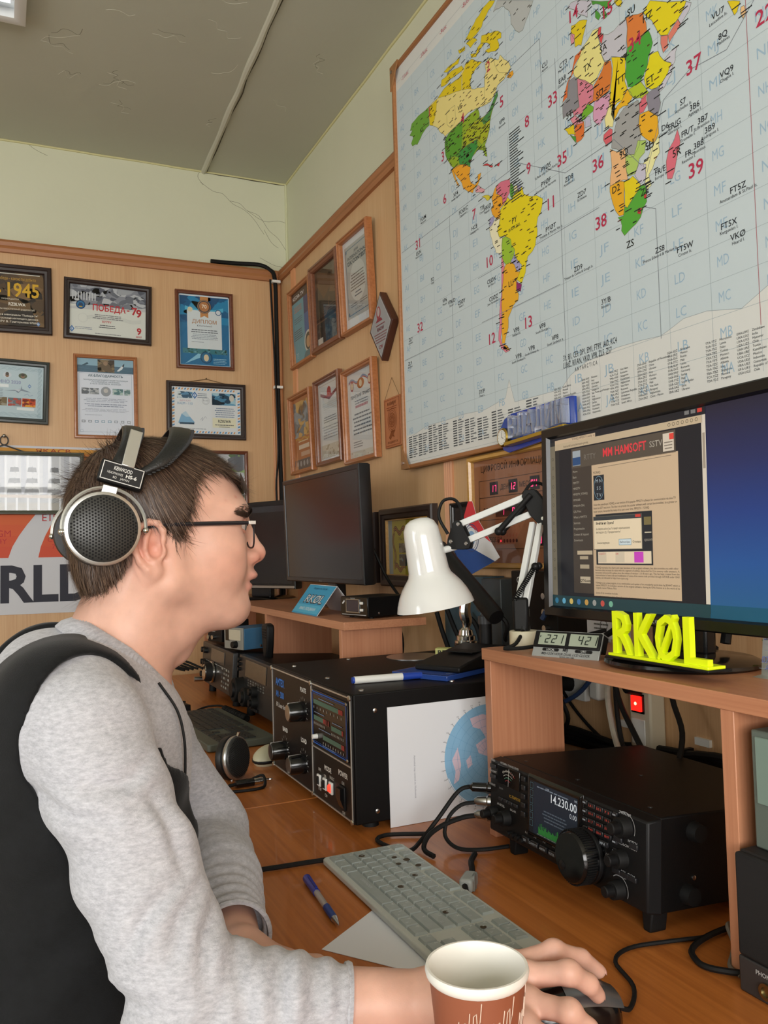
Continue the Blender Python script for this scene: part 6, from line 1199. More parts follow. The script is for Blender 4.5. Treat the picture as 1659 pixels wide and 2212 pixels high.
# ------------------------------------------------------------------ desk lamp
def lamp():
    B = Vector((.748, 1.124, 1.0372)); t = T('desk_lamp', 'white jointed desk lamp with bell shade and springs on the near shelf', 'lamp', Matrix.Translation(B))
    L = lambda p: Vector(p)-B
    m_enam = M('white_enamel', (232,233,230), .16, coat=.6); m_arm = M('white_arm', (222,224,222), .32)
    MB().lathe([(.0225,0),(.0228,.002),(.0225,.027),(.0215,.028)], (0,0,0), (0,0,1), 30).build('base_roll', M('cream_tape', (214,208,182), .5), t)
    MB().cyl((0,0,.028), (0,0,.036), .010).build('pin', m_blkp, t)
    top, rim = L((.655,1.294,1.250)), L((.680,1.289,1.098)); ax = (rim-top)
    k = ax.length/.150
    prof = [(.004,-.001),(.016,.001),(.025,.007),(.0305,.018),(.032,.035),(.0335,.06),(.0352,.088),(.0375,.096),(.044,.104),(.052,.114),(.059,.126),(.0645,.139),(.0675,.150)]
    inn = [(r-.0012, h) for r, h in reversed(prof)]
    MB().lathe([(r, h*k) for r, h in prof+inn[:-1]], top, ax, 48, False).build('shade', m_enam, t)
    MB().lathe([(.012,.03*k),(.014,.075*k),(.026,.105*k),(.018,.128*k),(.002,.134*k)], top, ax, 20).build('bulb', M('bulb_glass', (236,236,230), .2), t)
    br = L((.722,1.266,1.222)); el = L((.806,1.171,1.272)); lo = L((.747,1.128,1.095))
    MB().cyl(top*.62+rim*.38+Vector((.02,-.012,0)), br+Vector((-.006,.01,-.022)), .006).build('shade_pin', m_arm, t)
    def plate(c, pts, th, mat, nm):   # flat bracket in the plane of the arms
        d1 = (el-br).normalized(); n = d1.cross(Vector((0,0,1))).normalized(); up = n.cross(d1)
        for s in (-1, 1):
            mb = MB().prism(pts, -.0015, .0015); m = Matrix.Identity(4)
            for i in range(3): m[i][0] = d1[i]; m[i][1] = up[i]; m[i][2] = -n[i]; m[i][3] = (c+n*th*s)[i]
            mb.xf(m); mb.build(nm, mat, t, .001)
    hull = [(-.030,-.010),(-.024,.0),(-.004,.022),(.004,.024),(.010,.018),(.012,-.022),(.006,-.030),(-.004,-.028),(-.026,-.018)]
    plate(br, hull, .008, m_blkp, 'bracket'); plate(el, [(-.012,.014),(-.004,.022),(.012,.016),(.020,-.01),(.020,-.038),(.010,-.046),(-.004,-.042),(-.012,-.020)], .008, m_blkp, 'elbow_plate')
    dv = (el-br).normalized(); up = Vector((0,0,1))
    def bar(a, b, w, h, nm):
        d = b-a; z = d.normalized(); x = z.cross(Vector((0,0,1))).normalized(); y = z.cross(x); m = Matrix.Identity(4)
        for i in range(3): m[i][0] = x[i]; m[i][1] = y[i]; m[i][2] = z[i]; m[i][3] = a[i]
        MB().box(-w/2, w/2, -h/2, h/2, 0, d.length).xf(m).build(nm, m_arm, t, .0012)
    bar(br+up*.017, el+up*.012, .009, .011, 'upper_bar'); bar(br-up*.016, el-up*.020, .009, .011, 'upper_bar')
    e2 = el-up*.036
    for q, s in ((-.007,0),(.008,0)):
        off = dv*q; bar(lo+off+up*.006, e2+off+dv*.006, .009, .0105, 'lower_bar')
    MB().box(-.012, .012, -.012, .012, -.030, .022).xf(Matrix.Translation(lo) @ Matrix.Rotation(R_(-40), 4, 'Z')).build('lower_joint', m_blkp, t, .004)
    for q in (-.012, .012):
        def spring(a, b, n, r, nm):
            d = b-a; z = d.normalized(); x = z.orthogonal().normalized(); y = z.cross(x)
            MB().tube([tuple(a+d*i/(n*8)+x*(r*math.cos(i*math.pi/4))+y*(r*math.sin(i*math.pi/4))) for i in range(n*8+1)], .0011, 5, 0).build(nm, m_blkp, t)
        nn = dv.cross(Vector((0,0,1))).normalized()
        spring(lo+nn*q+up*.02-dv*.008, lo*.55+e2*.45+nn*q+dv*.018, 20, .0038, 'spring')
        MB().ball(tuple(lo*.55+e2*.45+nn*q+dv*.018), .0062, 10, 7).build('spring_end', m_blkp, t)
        MB().cyl(br*.45+el*.55-up*.026+nn*q, el+nn*q+up*.01, .0048).build('spring_sleeve', m_blkp, t); MB().ball(tuple(br*.45+el*.55-up*.026+nn*q), .007, 10, 7).build('spring_end', m_blkp, t)
    for s, c in ((br, (.004,.016)), (br, (.004,-.020)), (br, (-.020,-.006)), (el, (.006,-.034)), (el, (.014,-.034))):
        n = dv.cross(Vector((0,0,1))).normalized(); u2 = n.cross(dv)
        MB().lathe([(.0035,0),(.0035,.001),(.0025,.002)], s+dv*c[0]+u2*c[1]+n*.0095, n, 10).build('rivet', m_stl, t)
    MB().tube([tuple(br+Vector((-.024,.004,.0))), tuple(br+Vector((-.036,.012,.03))), tuple(br+Vector((-.028,.012,.056))), tuple(br+Vector((-.010,.006,.060))), tuple(br+Vector((.002,.003,.045))), tuple(br+Vector((.004,.0,.02)))], .0028, 7).build('power_cord', m_rub, t)
    MB().tube([tuple(el+Vector((-.012,.01,.012))), tuple(el+Vector((.0,.0,.03))), tuple(el+Vector((.018,-.012,.024))), tuple(el+Vector((.024,-.016,.0)))], .0028, 7).build('power_cord', m_rub, t)
    MB().tube([tuple(lo+Vector((.01,0,-.02))), tuple(lo+Vector((-.03,-.028,-.046))), tuple(lo+Vector((-.050,-.026,-.052))), tuple(lo+Vector((-.02,-.05,-.05))), tuple(lo+Vector((.04,-.07,-.04))), tuple(lo+Vector((.10,-.08,-.03)))], .003, 7).build('power_cord', m_rub, t)
lamp()
# pennant
t = T('pennant', 'red white and blue pointed paper pennant behind the lamp arm', 'pennant', FR(1.654, 1.133, .95))
FL = [(.010,-.001),(.129,.034),(.148,.042),(.117,.073),(.061,.129),(.043,.166),(.025,.167),(-.003,.123),(-.053,.065),(-.039,.052)]
MB().prism(FL, 0, .0008).build('paper', M('white_paper'), t)
p = Print(.0010, .0001); p.poly([(.025,.167),(.043,.166),(.061,.129),(.117,.073),(.015,.120),(-.003,.123)], 'cf3a42', 1); p.poly([(-.003,.123),(.117,.073),(.040,.105)], 'cf3a42', 1.2)
p.poly([(-.053,.065),(.015,.069),(.129,.034),(.010,-.001),(-.039,.052)], '2b4f92', 1); p.circ(.035, .085, .030, .002, '3a4a7a', 3); p.circ(.035, .085, .024, .001, '3a4a7a', 3); p.disc(.035, .085, .016, '8ab0d8', 3); p.build('print', t)
# blue acrylic plaque with crystal letters and little clock
t = T('crystal_plaque', 'blue acrylic plaque with crystal letters and tiny round clock above calendar', 'plaque', FR(1.590, 1.4135, 1.012))
MB().prism([(.014,-.004),(.036,-.012),(.266,.006),(.272,.012),(.272,.072),(.262,.074),(.05,.072),(.022,.064),(.004,.045),(.002,.020)], -.006, .0).build('blue_plate', M('blue_acrylic', (20,62,160), .12, coat=.5), t, .001)
m_cry = M('crystal', (224,232,246), .08, spec=.8, trans=.75, coat=.5)
for i, ch in enumerate('ВЛАДИМ'): mb = MB(); text3d(mb, ch, .058+.034*i, .016+.0012*i, .044, .001, .018, .031, .01); mb.build('crystal_letter', m_cry, t, smooth=30)
MB().prism([(.050,.0),(.262,.010),(.262,.018),(.050,.008)], .0, .022).build('gold_rail', M('gold_leaf'), t, .001)
c = MB().lathe([(.019,0),(.021,.002),(.021,.010),(.018,.013),(.016,.012)], (.030,.022,.001), (0,0,1), 30).build('clock_ring', M('gold_metal', (206,176,90), .2, 1.), t); p = Print(.0137); p.disc(.030, .022, .0165, 'e4e2d8', 0); p.line([(.030,.022),(.030,.033)], .0012, '222222', 2); p.line([(.030,.022),(.037,.019)], .0012, '222222', 2)
for k in range(12): p.disc(.030+.0135*math.cos(R_(30*k)), .022+.0135*math.sin(R_(30*k)), .0009, '333333', 2, 6)
p.build('clock_face', c)

# ------------------------------------------------------------------ boxes and power on the wall behind the shelves
t = T('antenna_tuner', 'blue-grey metal box with brass socket and green button on the wall', 'radio accessory', FR(1.700, .985, .985))
m_bg = M('bluegrey_enamel', (58,80,90), .45)
MB().box(-.06, .06, 0, .145, -.06, 0).build('left_case', m_bg, t, .002); MB().box(.062, .142, -.02, .142, -.06, .004).build('right_case', M('darkgrey_enamel', (58,66,70), .4), t, .002); MB().box(-.14, -.02, -.10, .075, -.06, -.01).build('lower_case', m_bg, t, .002)
MB().cyl((.085,.095,.004), (.085,.095,.018), .013, n=18).build('socket_flange', M('brass', (150,140,110), .3, 1.), t); MB().cyl((.085,.095,.018), (.105,.095,.034), .007).build('socket', m_stl, t); MB().ball((.108,.095,.038), .008).build('green_button', M('green_cap', (120,170,90), .4), t); p = Print(.0003); p.text('SERIES', -.05, .115, .008, '8a9aa0', 'l', None, 1); p.build('lettering', t)
t = T('antenna_switch', 'black box lettered Ant A and Ant B behind the lamp', 'radio accessory', FR(1.436, 1.003, .93))
MB().box(0, .15, -.02, .146, -.117, 0).build('case', m_blk, t, .002); p = Print(.0004)
p.text('G-1PA', .020, .122, .012, 'c8c8c4', 'l', None, 1, .01)
for i, s in enumerate(('Ant A','Aux','Ant B','TX-ON')): y = .095-.032*i; p.box(.028, y-.005, .062, y+.010, .0007, 'a8a8a4', 1); p.text(s, .045, y, .006, 'c0c0bc', 'c', None, 1)
p.build('lettering', t)
for i in range(4): MB().cyl((.12,.10-.03*i,0), (.12,.10-.03*i,.010), .006).build('socket', m_stl, t)
t = T('power_strip', 'cream power strip with red lit rocker switch on the wall', 'power strip', FR(1.196, .838, 1.049))
MB().box(-.004, .050, 0, .115, 0, .034).build('body', M('cream_plastic', (206,198,176), .45), t, .004)
s = MB().box(.004, .036, .062, .096, .034, .036).build('switch_well', m_blkg, t); MB().taper((.008,.032,.066,.092), .036, (.008,.032,.066,.092), .040).build('rocker', M('switch_red', (230,34,24), .25, emit=1.4), s); MB().ball((.02,.079,.040), (.003,.003,.002)).build('glow', M('switch_core', (255,150,110), .3, emit=5), s)
MB().box(.003, .037, .008, .052, .034, .0365).build('blank_cover', m_wht, t, .002); MB().cyl((.022,.11,.034), (.018,.112,.058), .018, .014).build('plug', m_rub, t)
t = T('wall_socket', 'white double wall socket with black plug under the shelf', 'socket', FR(1.450, .890, 1.049)); MB().box(0, .10, 0, .06, 0, .014).build('plate', m_wht, t, .003); MB().cyl((.05,.032,.014), (.05,.032,.045), .018, .012).build('plug', m_rub, t); MB().box(.13, .16, .012, .06, 0, .03).build('adapter', m_wht, t, .006)
t = T('note_sheet', 'small white note with printed lettering leaning behind the clock', 'note', FR(1.20, 1.0375, .93)); MB().box(0, .11, 0, .062, -.001, 0).build('paper', M('white_paper'), t); p = Print(.0004); p.text('74*-LS-3', .01, .03, .012, '4a4a46', 'l', .04, 1, .02, rot=80); p.greek(.02, .06, .05, 6, .007, '6a6a66', 'l'); p.circ(.045, .022, .009, .001, '4a4a46', 1); p.line([(.075,.045),(.085,.055),(.095,.045),(.085,.045),(.085,.015)], .0015, '4a4a46', 1); p.text('NORMAL', .075, .055, .004, '4a4a46', 'l', None, 1); p.build('print', t)
def cable(label, pts, r, mat=None, name='cable', group=None, n=7):
    o = MB().tube(pts, r, n).build(name, mat or m_rub); return tag(o, label, 'cable', group)
G_C = 'cables behind the shelf units'
cable('white dirty cable dropping behind the near shelf', [(1.03,1.25,.98),(1.0,1.238,.93),(.985,1.21,.87),(.96,1.16,.83),(.95,1.14,.80),(.96,1.12,.76)], .0055, M('white_cable', (190,182,166), .6, noise=.3, nscale=60), group=G_C)
cable('black cable beside the white cable dropping to the transceiver', [(.98,1.20,1.0),(.975,1.18,.93),(.955,1.11,.87),(.935,1.05,.83),(.94,1.03,.77)], .0050, group=G_C)
cable('black cable hanging left of the red switch', [(1.0,1.215,1.0),(.99,1.205,.93),(.985,1.19,.86),(.97,1.15,.82),(.98,1.12,.77)], .0045, group=G_C)
cable('black cable with moulded plug hanging near the right upright', [(.98,1.06,1.0),(.978,1.052,.946),(.965,1.02,.90),(.93,.995,.855),(.92,.985,.842)], .0046, group=G_C)
t = T('wall_cable_bundle', 'bundle of parallel black cables running along the wall under the near shelf', 'cable bundle', FD(1.03, 1.46, .80))
for k in range(4): MB().tube([(.005-.006*k,0,.006*k),(0,-.06,.005+.009*k),(-.002-.008*(k%2),-.18,.012+.007*k),(0,-.31,.026+.008*(k%3)),(-.006*k,-.46,.038+.008*k),(0,-.76,.042+.006*k)], .006, 7).build('cable', m_rub, t)
MB().box(-.022, .006, -.39, -.382, .02, .058).build('cable_tie', m_blkp, t)
cable('thin black cable crossing from socket to cable trunk', [(1.02,1.44,.95),(1.03,1.40,.89),(1.03,1.34,.85),(1.03,1.27,.82),(1.02,1.18,.80)], .0032, group=G_C)
cable('black cable falling from the wall socket plug', [(.995,1.40,.925),(.99,1.37,.90),(1.0,1.36,.86),(1.01,1.40,.82),(1.0,1.42,.77)], .0045, group=G_C)
cable('blue network cable behind the near upright', [(.98,1.46,.86),(1.0,1.40,.88),(1.01,1.34,.91),(1.02,1.30,.95)], .0045, M('blue_cable', (44,66,104), .5), group=G_C)
cable('silver shrouded cable end behind the printed sheet', [(.985,1.43,.87),(.99,1.41,.878),(.995,1.39,.885)], .012, M('foil', (120,124,126), .35, .6), group=G_C)
for y, zz in ((1.245, .865), (1.06, .868)): tag(MB().box(1.044, 1.05, y-.016, y+.016, zz-.006, zz+.006).build('cable_clip', m_wht), 'white cable clip on the wall %s under the near shelf' % ('left of the power strip' if y > 1.2 else 'right of the power strip'), 'cable clip')
cable('black cable hanging behind the far shelf, left one', [(.93,2.13,1.03),(.94,2.12,.98),(.92,2.18,.92),(.95,2.2,.86)], .005, group=G_C)
cable('coiled thick black cable behind the far shelf', [(.92,1.98+.045*math.cos(a),.955+.05*math.sin(a)+.0006*i) for i, a in enumerate(np.linspace(.5, 7.2, 14))], .007, group=G_C)
cable('black cable hanging under the far shelf end, nearest the corner', [(.915,1.73,1.05),(.93,1.73,1.0),(.95,1.72,.93),(.96,1.70,.86)], .0055, group=G_C)
cable('black cable hanging under the far shelf end, middle one', [(.93,1.71,1.06),(.95,1.70,1.0),(.97,1.66,.93),(.98,1.63,.86)], .0055, group=G_C)
cable('black cable hanging under the far shelf end, nearest the lamp', [(.96,1.68,1.05),(.975,1.655,1.02),(.98,1.64,.96),(.985,1.645,.88)], .0055, group=G_C)
cable('black cable from the large dark monitor over the far shelf', [(.90,2.05,1.20),(.93,2.03,1.12),(.93,1.95,1.07),(.92,1.90,1.045)], .004, group=G_C)
cable('dark blue cable from the black antenna box', [(.92,1.32,1.06),(.93,1.30,1.09),(.95,1.24,1.11),(1.0,1.18,1.12)], .005, MATS['blue_cable'], group=G_C)
cable('black cable arched behind the monitor foot', [(.90,1.12,1.045),(.93,1.08,1.075),(.94,1.02,1.085),(.93,.95,1.06),(.92,.9,1.045)], .005, group=G_C)
cable('green and yellow earth wire behind the monitor foot', [(.88,.775,1.075),(.886,.768,1.058),(.88,.765,1.043)], .008, M('earth_wire', (150,170,40), .5, noise=.7, nscale=120), group=G_C)
cable('black signal cable with silver collar behind the monitor foot', [(.885,.84,1.12),(.88,.838,1.09),(.872,.836,1.062)], .007, group=G_C)
# black cable down the room corner
t = T('corner_cable', 'black cable bundle running down the room corner with white clips', 'cable', FD(1.03, 3.24, 0))
MB().tube([(-.26,.045,2.363),(-.16,.045,2.366),(-.07,.03,2.366),(-.03,.012,2.345),(-.012,-.004,2.30),(-.010,-.006,2.1),(-.008,-.005,1.7),(-.004,-.008,1.3),(-.006,-.006,.9),(-.006,-.006,.05)], .0085, 8).build('cable', m_rub, t); MB().tube([(-.03,.0,2.30),(-.022,-.016,1.9),(-.016,-.012,1.6),(-.028,-.012,1.45),(-.018,-.012,1.2),(-.02,-.012,.9)], .004, 6).build('thin_cable', m_rub, t)
for z in (2.29, 1.86): MB().box(-.026, .008, -.017, .006, z-.005, z+.005).build('clip', m_wht, t)

# ------------------------------------------------------------------ speaker, grey device and papers at the right edge
t = T('loudspeaker', 'small black desktop loudspeaker with PHONES socket at the right edge', 'loudspeaker', FR(.643, ZD, .672))
MB().box(0, .11, .0, .138, -.13, -.004).build('cabinet', M('speaker_black', (22,22,23), .6, bump=.4, bscale=1500), t, .003); MB().box(.001, .109, .036, .137, -.004, .004).build('grille', M('speaker_cloth', (14,14,15), .8, bump=.3, bscale=2500), t, .003); MB().box(0, .11, 0, .035, -.004, .003).build('control_strip', M('speaker_grey', (52,51,52), .4), t, .002)
p = Print(.0034); p.text('PHONES', .033, .025, .0042, 'c0c0c0', 'c', None, 1, .01); p.build('lettering', t); MB().lathe([(.008,0),(.008,.003),(.005,.003),(.0048,.001)], (.034,.013,.003), (0,0,1), 20).build('phones_socket', M('brass'), t)
t = T('grey_unit', 'grey-green equipment case on the loudspeaker at right edge', 'equipment case', FR(.648, ZD+.1385, .690)); MB().box(.012, .12, 0, .118, -.12, -.002).build('case', M('greygreen', (92,102,94), .45), t, .002); MB().box(.018, .115, .045, .112, -.002, 0).build('panel', M('paleteal', (120,140,130), .4), t, .001)
t = T('log_paper', 'handwritten paper sheets propped on the shelf at right edge', 'paper', FR(.745, 1.0378, .742))
mb = MB(); V = [(0,0,0),(.10,0,.0),(.10,.0006,-.05),(.02,.0006,-.05),(.10,.004,-.062),(.026,.004,-.062),(.10,.05,-.072),(.022,.05,-.072),(.10,.085,-.080),(.02,.085,-.080)]; mb.add(V, [(0,1,2,3),(3,2,4,5),(5,4,6,7),(7,6,8,9)]); o = mb.build('sheet', M('white_paper'), t); so = o.modifiers.new('thick', 'SOLIDIFY'); so.thickness = .0006
p = Print(.0006); rr = random.Random(2)
for i in range(9): p.line([(.024+.0015*i, .007*i+.004-.001), (.1, .007*i+.004)], .0004, '8a94a8', 1)
for i in range(22): x, y = rr.uniform(.03,.09), rr.uniform(.0,.06); p.line([(x,y),(x+.003,y+.003),(x+.005,y)], .0007, '4a5aa8', 2)
for k, s in enumerate(('DL6','5.0','07')): p.text(s, .026, .062-.026*k, .007, '5a62a0', 'l', None, 2)
e = p.build('writing', t); e.location = (0,.008,-.0615); e.rotation_euler = (R_(-12), 0, 0)

# ------------------------------------------------------------------ near desk
kb = keyboard('worn pale grey keyboard with burnt keys in front of the transceiver', FD(.415, 1.160, ZD, -90), std_rows(.01835, .010, .008, sq=1.0), M('grey_key', (156,165,163), .5, noise=.12, nscale=90), M('kb_case', (188,193,187), .45, noise=.08, nscale=30), .44, .127, th=.0105)
p = Print(.0140); rr = random.Random(4)
for (x, y, w, h) in std_rows(.01835, .010, .008):
    if w > .06: p.text('DEFENDER', x+w*.25, y+h*.4, .004, 'c8d0d0', 'l', .035, 1); continue
    p.text(rr.choice('ABCDEFGHKLMNPQRSTUVXYZ'), x+w*.28, y+h*.55, .0038, 'd6dcda', 'c', None, 1); 
    if rr.random() < .7: p.text(rr.choice('АБВГДЖЗИКЛПРФЦШЯ'), x+w*.68, y+h*.2, .0034, 'c4cccc', 'c', None, 1)
p.build('key_print', kb)['kind'] = 'stuff'
m_burn = M('burn_mark', (70,58,40), .8, noise=.4, nscale=300)
for x, y in ((.058,.088),(.073,.10),(.083,.083),(.13,.085),(.155,.052),(.25,.066),(.305,.085),(.03,.05),(.10,.105)):
    MB().lathe([(.0045*rr.uniform(.7,1.2),0),(.0040,.0006),(.002,.0004)], (x,y,.0134), (0,0,1), 9).build('burn_mark', m_burn, kb)
for k in range(3): MB().tube([(.292+.012*k+.0,.120,.0108),(.298+.012*k,.116,.0109),(.302+.012*k,.118,.0108)], .0016, 5).build('melted_edge', M('melt_blue', (52,70,86), .5), kb)
cable('black keyboard cable running left across the near desk', [(.44,1.158,ZD+.006),(.40,1.166,ZD+.005),(.33,1.175,ZD+.004),(.25,1.19,ZD+.004)], .0035)
t = T('ballpoint_pen', 'blue ballpoint pen with clear barrel lying on the near desk', 'pen', FD(.3745, 1.108, ZD+.0062, -95))
MB().cyl((0,0,0), (.052,0,0), .0058, .005).build('cap', M('pen_blue', (28,48,150), .3), t); MB().box(.01, .05, -.0014, .0014, .004, .0072).build('clip', MATS['pen_blue'], t); MB().cyl((.052,0,0), (.108,0,0), .0042).build('barrel', M('clear_barrel', (206,200,194), .15, trans=.5), t); MB().cyl((.10,0,0), (.135,0,0), .0048, .0045).build('grip', M('pen_grip', (30,62,130), .5), t); MB().lathe([(.0044,.135),(.002,.148),(.0008,.153)], (0,0,0), (1,0,0), 14).build('tip', m_stl, t)
t = T('note_paper', 'blank white paper sheet partly under the grey keyboard', 'paper', frame((.326, .918, ZD+.0004), (.59,-.81,0), (.81,.59,0)))
MB().box(0, .165, 0, .148, 0, .0006).build('sheet', M('white_paper2', (228,232,240), .55), t)
t = T('paper_cup', 'open white paper cup with brown outer wall in the foreground', 'cup', FD(.339, .592, ZD))
MB().lathe([(.0275,.0),(.028,.003),(.0378,.114)], (0,0,0), (0,0,1), 48, False).build('outer_wall', M('cup_brown', (146,84,58), .55), t)
MB().lathe([(.0380,.112),(.0402,.1145),(.0410,.118),(.0400,.1212),(.0380,.1212),(.0370,.118),(.0272,.009),(.0001,.009)], (0,0,0), (0,0,1), 48, False).build('inner_wall', M('cup_white', (236,234,226), .45), t)
mb = MB()
def sp(a, h): r = .028+(h-.003)*.0098/.111+.0004; return (r*math.cos(a), r*math.sin(a), h)
for k in range(9):
    a0 = R_(205+14*k); h0 = .070+.008*(k % 3)
    mb.tube([sp(a0,h0), sp(a0+.03,h0+.014), sp(a0+.09,h0+.016), sp(a0+.10,h0+.004), sp(a0+.16,h0+.010), sp(a0+.20,h0+.024)], .00045, 4, 0)
mb.build('line_drawing', M('cup_line', (222,196,176), .6), t, kind='stuff')
t = T('computer_mouse', 'black computer mouse with silver top under the hand', 'mouse', FD(.471, .669, ZD, -14))
mb = MB(); n = 28; V = []; F = []
def msec(q): return .030*(1-.22*(q*2-1)**2)*(1 if q < .92 else .94), .038*math.sin(math.pi*(.18+.72*(1-q)))**.8
for i in range(13):
    q = i/12; x = -.056+.112*q; ww, hh2 = msec(q); e = 1 if 0 < i < 12 else .55
    for j in range(n): th = 2*math.pi*j/n; y = ww*e*math.copysign(abs(math.cos(th))**.7, math.cos(th)); z = .004+max(0, hh2*e*math.copysign(abs(math.sin(th))**.75, math.sin(th))); V.append((x, y, z))
for i in range(12):
    for j in range(n): F.append((i*n+j, i*n+(j+1)%n, (i+1)*n+(j+1)%n, (i+1)*n+j)[::-1])
F.append(tuple(range(n))); F.append(tuple(range(12*n,13*n))[::-1]); mb.add(V, F); mb.build('shell', m_blkg, t, smooth=50)
mb = MB(); V = []; F = []
for i in range(7):
    q = .48+.50*i/6; x = -.056+.112*q; ww, hh2 = msec(q)
    for j in range(9): th = math.pi*(.20+.6*j/8); V.append((x+.0008, 1.02*ww*math.copysign(abs(math.cos(th))**.7, math.cos(th)), .0052+hh2*abs(math.sin(th))**.75))
for i in range(6):
    for j in range(8): F.append((i*9+j, i*9+j+1, (i+1)*9+j+1, (i+1)*9+j)[::-1])
mb.add(V, F); mb.build('silver_button_plate', M('mouse_silver', (122,122,124), .3, .7), t, smooth=50); MB().lathe([(.008,-.0035),(.009,0),(.008,.0035)], (.030,0,.026), (0,1,0), 18).build('wheel', m_rub, t)
cable('black mouse cable curling towards the transceiver foot', [(.526,.656,ZD+.012),(.545,.660,ZD+.004),(.575,.69,ZD+.004),(.592,.738,ZD+.004),(.625,.755,ZD+.004),(.67,.748,ZD+.004),(.72,.735,ZD+.004)], .0024)
cable('black cable loop on the desk before the right upright', [(.80,.74,ZD+.006),(.73,.735,ZD+.006),(.685,.722,ZD+.005),(.668,.70,ZD+.005),(.668,.68,ZD+.005),(.688,.655,ZD+.006),(.71,.64,ZD+.006)], .0034)
cable('thin grey wire along the right upright foot', [(.76,.73,ZD+.012),(.735,.720,ZD+.02),(.728,.706,ZD+.008),(.715,.695,ZD+.004),(.690,.675,ZD+.004),(.684,.655,ZD+.004)], .0024, M('grey_wire', (120,112,100), .6))
G_J = 'cables plugged into the transceiver'
cable('black cable looping from the phones plug behind the keyboard', [(.652,1.130,ZD+.086),(.632,1.142,ZD+.078),(.60,1.150,ZD+.040),(.57,1.150,ZD+.012),(.545,1.135,ZD+.006),(.53,1.15,ZD+.005),(.52,1.20,ZD+.005),(.545,1.215,ZD+.005),(.60,1.19,ZD+.005)], .0033, group=G_J)
cable('black cable curving from the middle transceiver socket', [(.650,1.122,ZD+.064),(.630,1.132,ZD+.060),(.61,1.135,ZD+.044),(.60,1.13,ZD+.02),(.61,1.11,ZD+.006),(.64,1.09,ZD+.005),(.68,1.08,ZD+.006)], .0030, group=G_J)
cable('thick microphone cable from the lowest transceiver socket', [(.650,1.122,ZD+.044),(.632,1.130,ZD+.042),(.60,1.135,ZD+.034),(.575,1.135,ZD+.022),(.562,1.125,ZD+.008),(.565,1.10,ZD+.005)], .0038, group=G_J)
t = T('ferrite_choke', 'grey clip-on ferrite choke on a black cable before the transceiver', 'ferrite choke', FD(.556, .985, ZD+.010, 45))
MB().prism([(-.017,-.009),(.017,-.009),(.017,.009),(-.017,.009)], -.009, .009).build('shell', M('choke_grey', (150,154,150), .4), t, .004, seg=3); MB().box(-.006, .006, -.0095, -.006, -.010, .010).build('latch', M('choke_latch', (120,124,120), .4), t, .001)
MB().tube([(-.03,-.006,-.006),(-.018,0,0),(0,0,0),(.018,0,0),(.04,.006,.004),(.07,.015,.0),(.11,.02,-.004)], .0042, 7).build('cable', m_rub, t)
# spaghetti of leads left of the far radios
for k, wh in enumerate(('nearest the amplifier','second from the amplifier','in the middle of the tangle','second from the back wall','nearest the back wall')):
    y = 2.60+.07*k; cable('black lead looping left of the far radios, '+wh, [(.56,y,ZD+.10-.01*k),(.50,y+.05,ZD+.12-.012*k),(.45,y+.04*math.sin(2*k),ZD+.06),(.42,y-.05,ZD+.012),(.50,y-.10,ZD+.008)], .0035, group='tangled leads by the far radios')
t = T('coiled_cord', 'black coiled microphone cord lying before the far radios', 'cord', FD(.568, 2.36, ZD+.013, -84))
MB().tube([(.0013*i, .009*math.cos(i*.9), .009*math.sin(i*.9)) for i in range(130)], .0026, 5, 2).build('coil', m_rub, t); MB().tube([(0,.009,0),(-.04,.0,.004),(-.07,-.03,.0),(-.06,-.07,-.008)], .003, 6).build('lead', m_rub, t)
t = T('morse_paddle', 'black morse keyer paddle at the left of the far desk', 'morse key', FD(.43, 2.44, ZD, 10)); MB().box(-.05, .05, -.035, .035, 0, .026).build('base', m_blkp, t, .003); MB().box(-.03, .03, -.003, .003, .03, .045).build('lever', m_sat, t)
for s in (-1, 1): MB().cyl((.02*s,.014,.026), (.02*s,.014,.042), .005).build('terminal', m_chr, t)
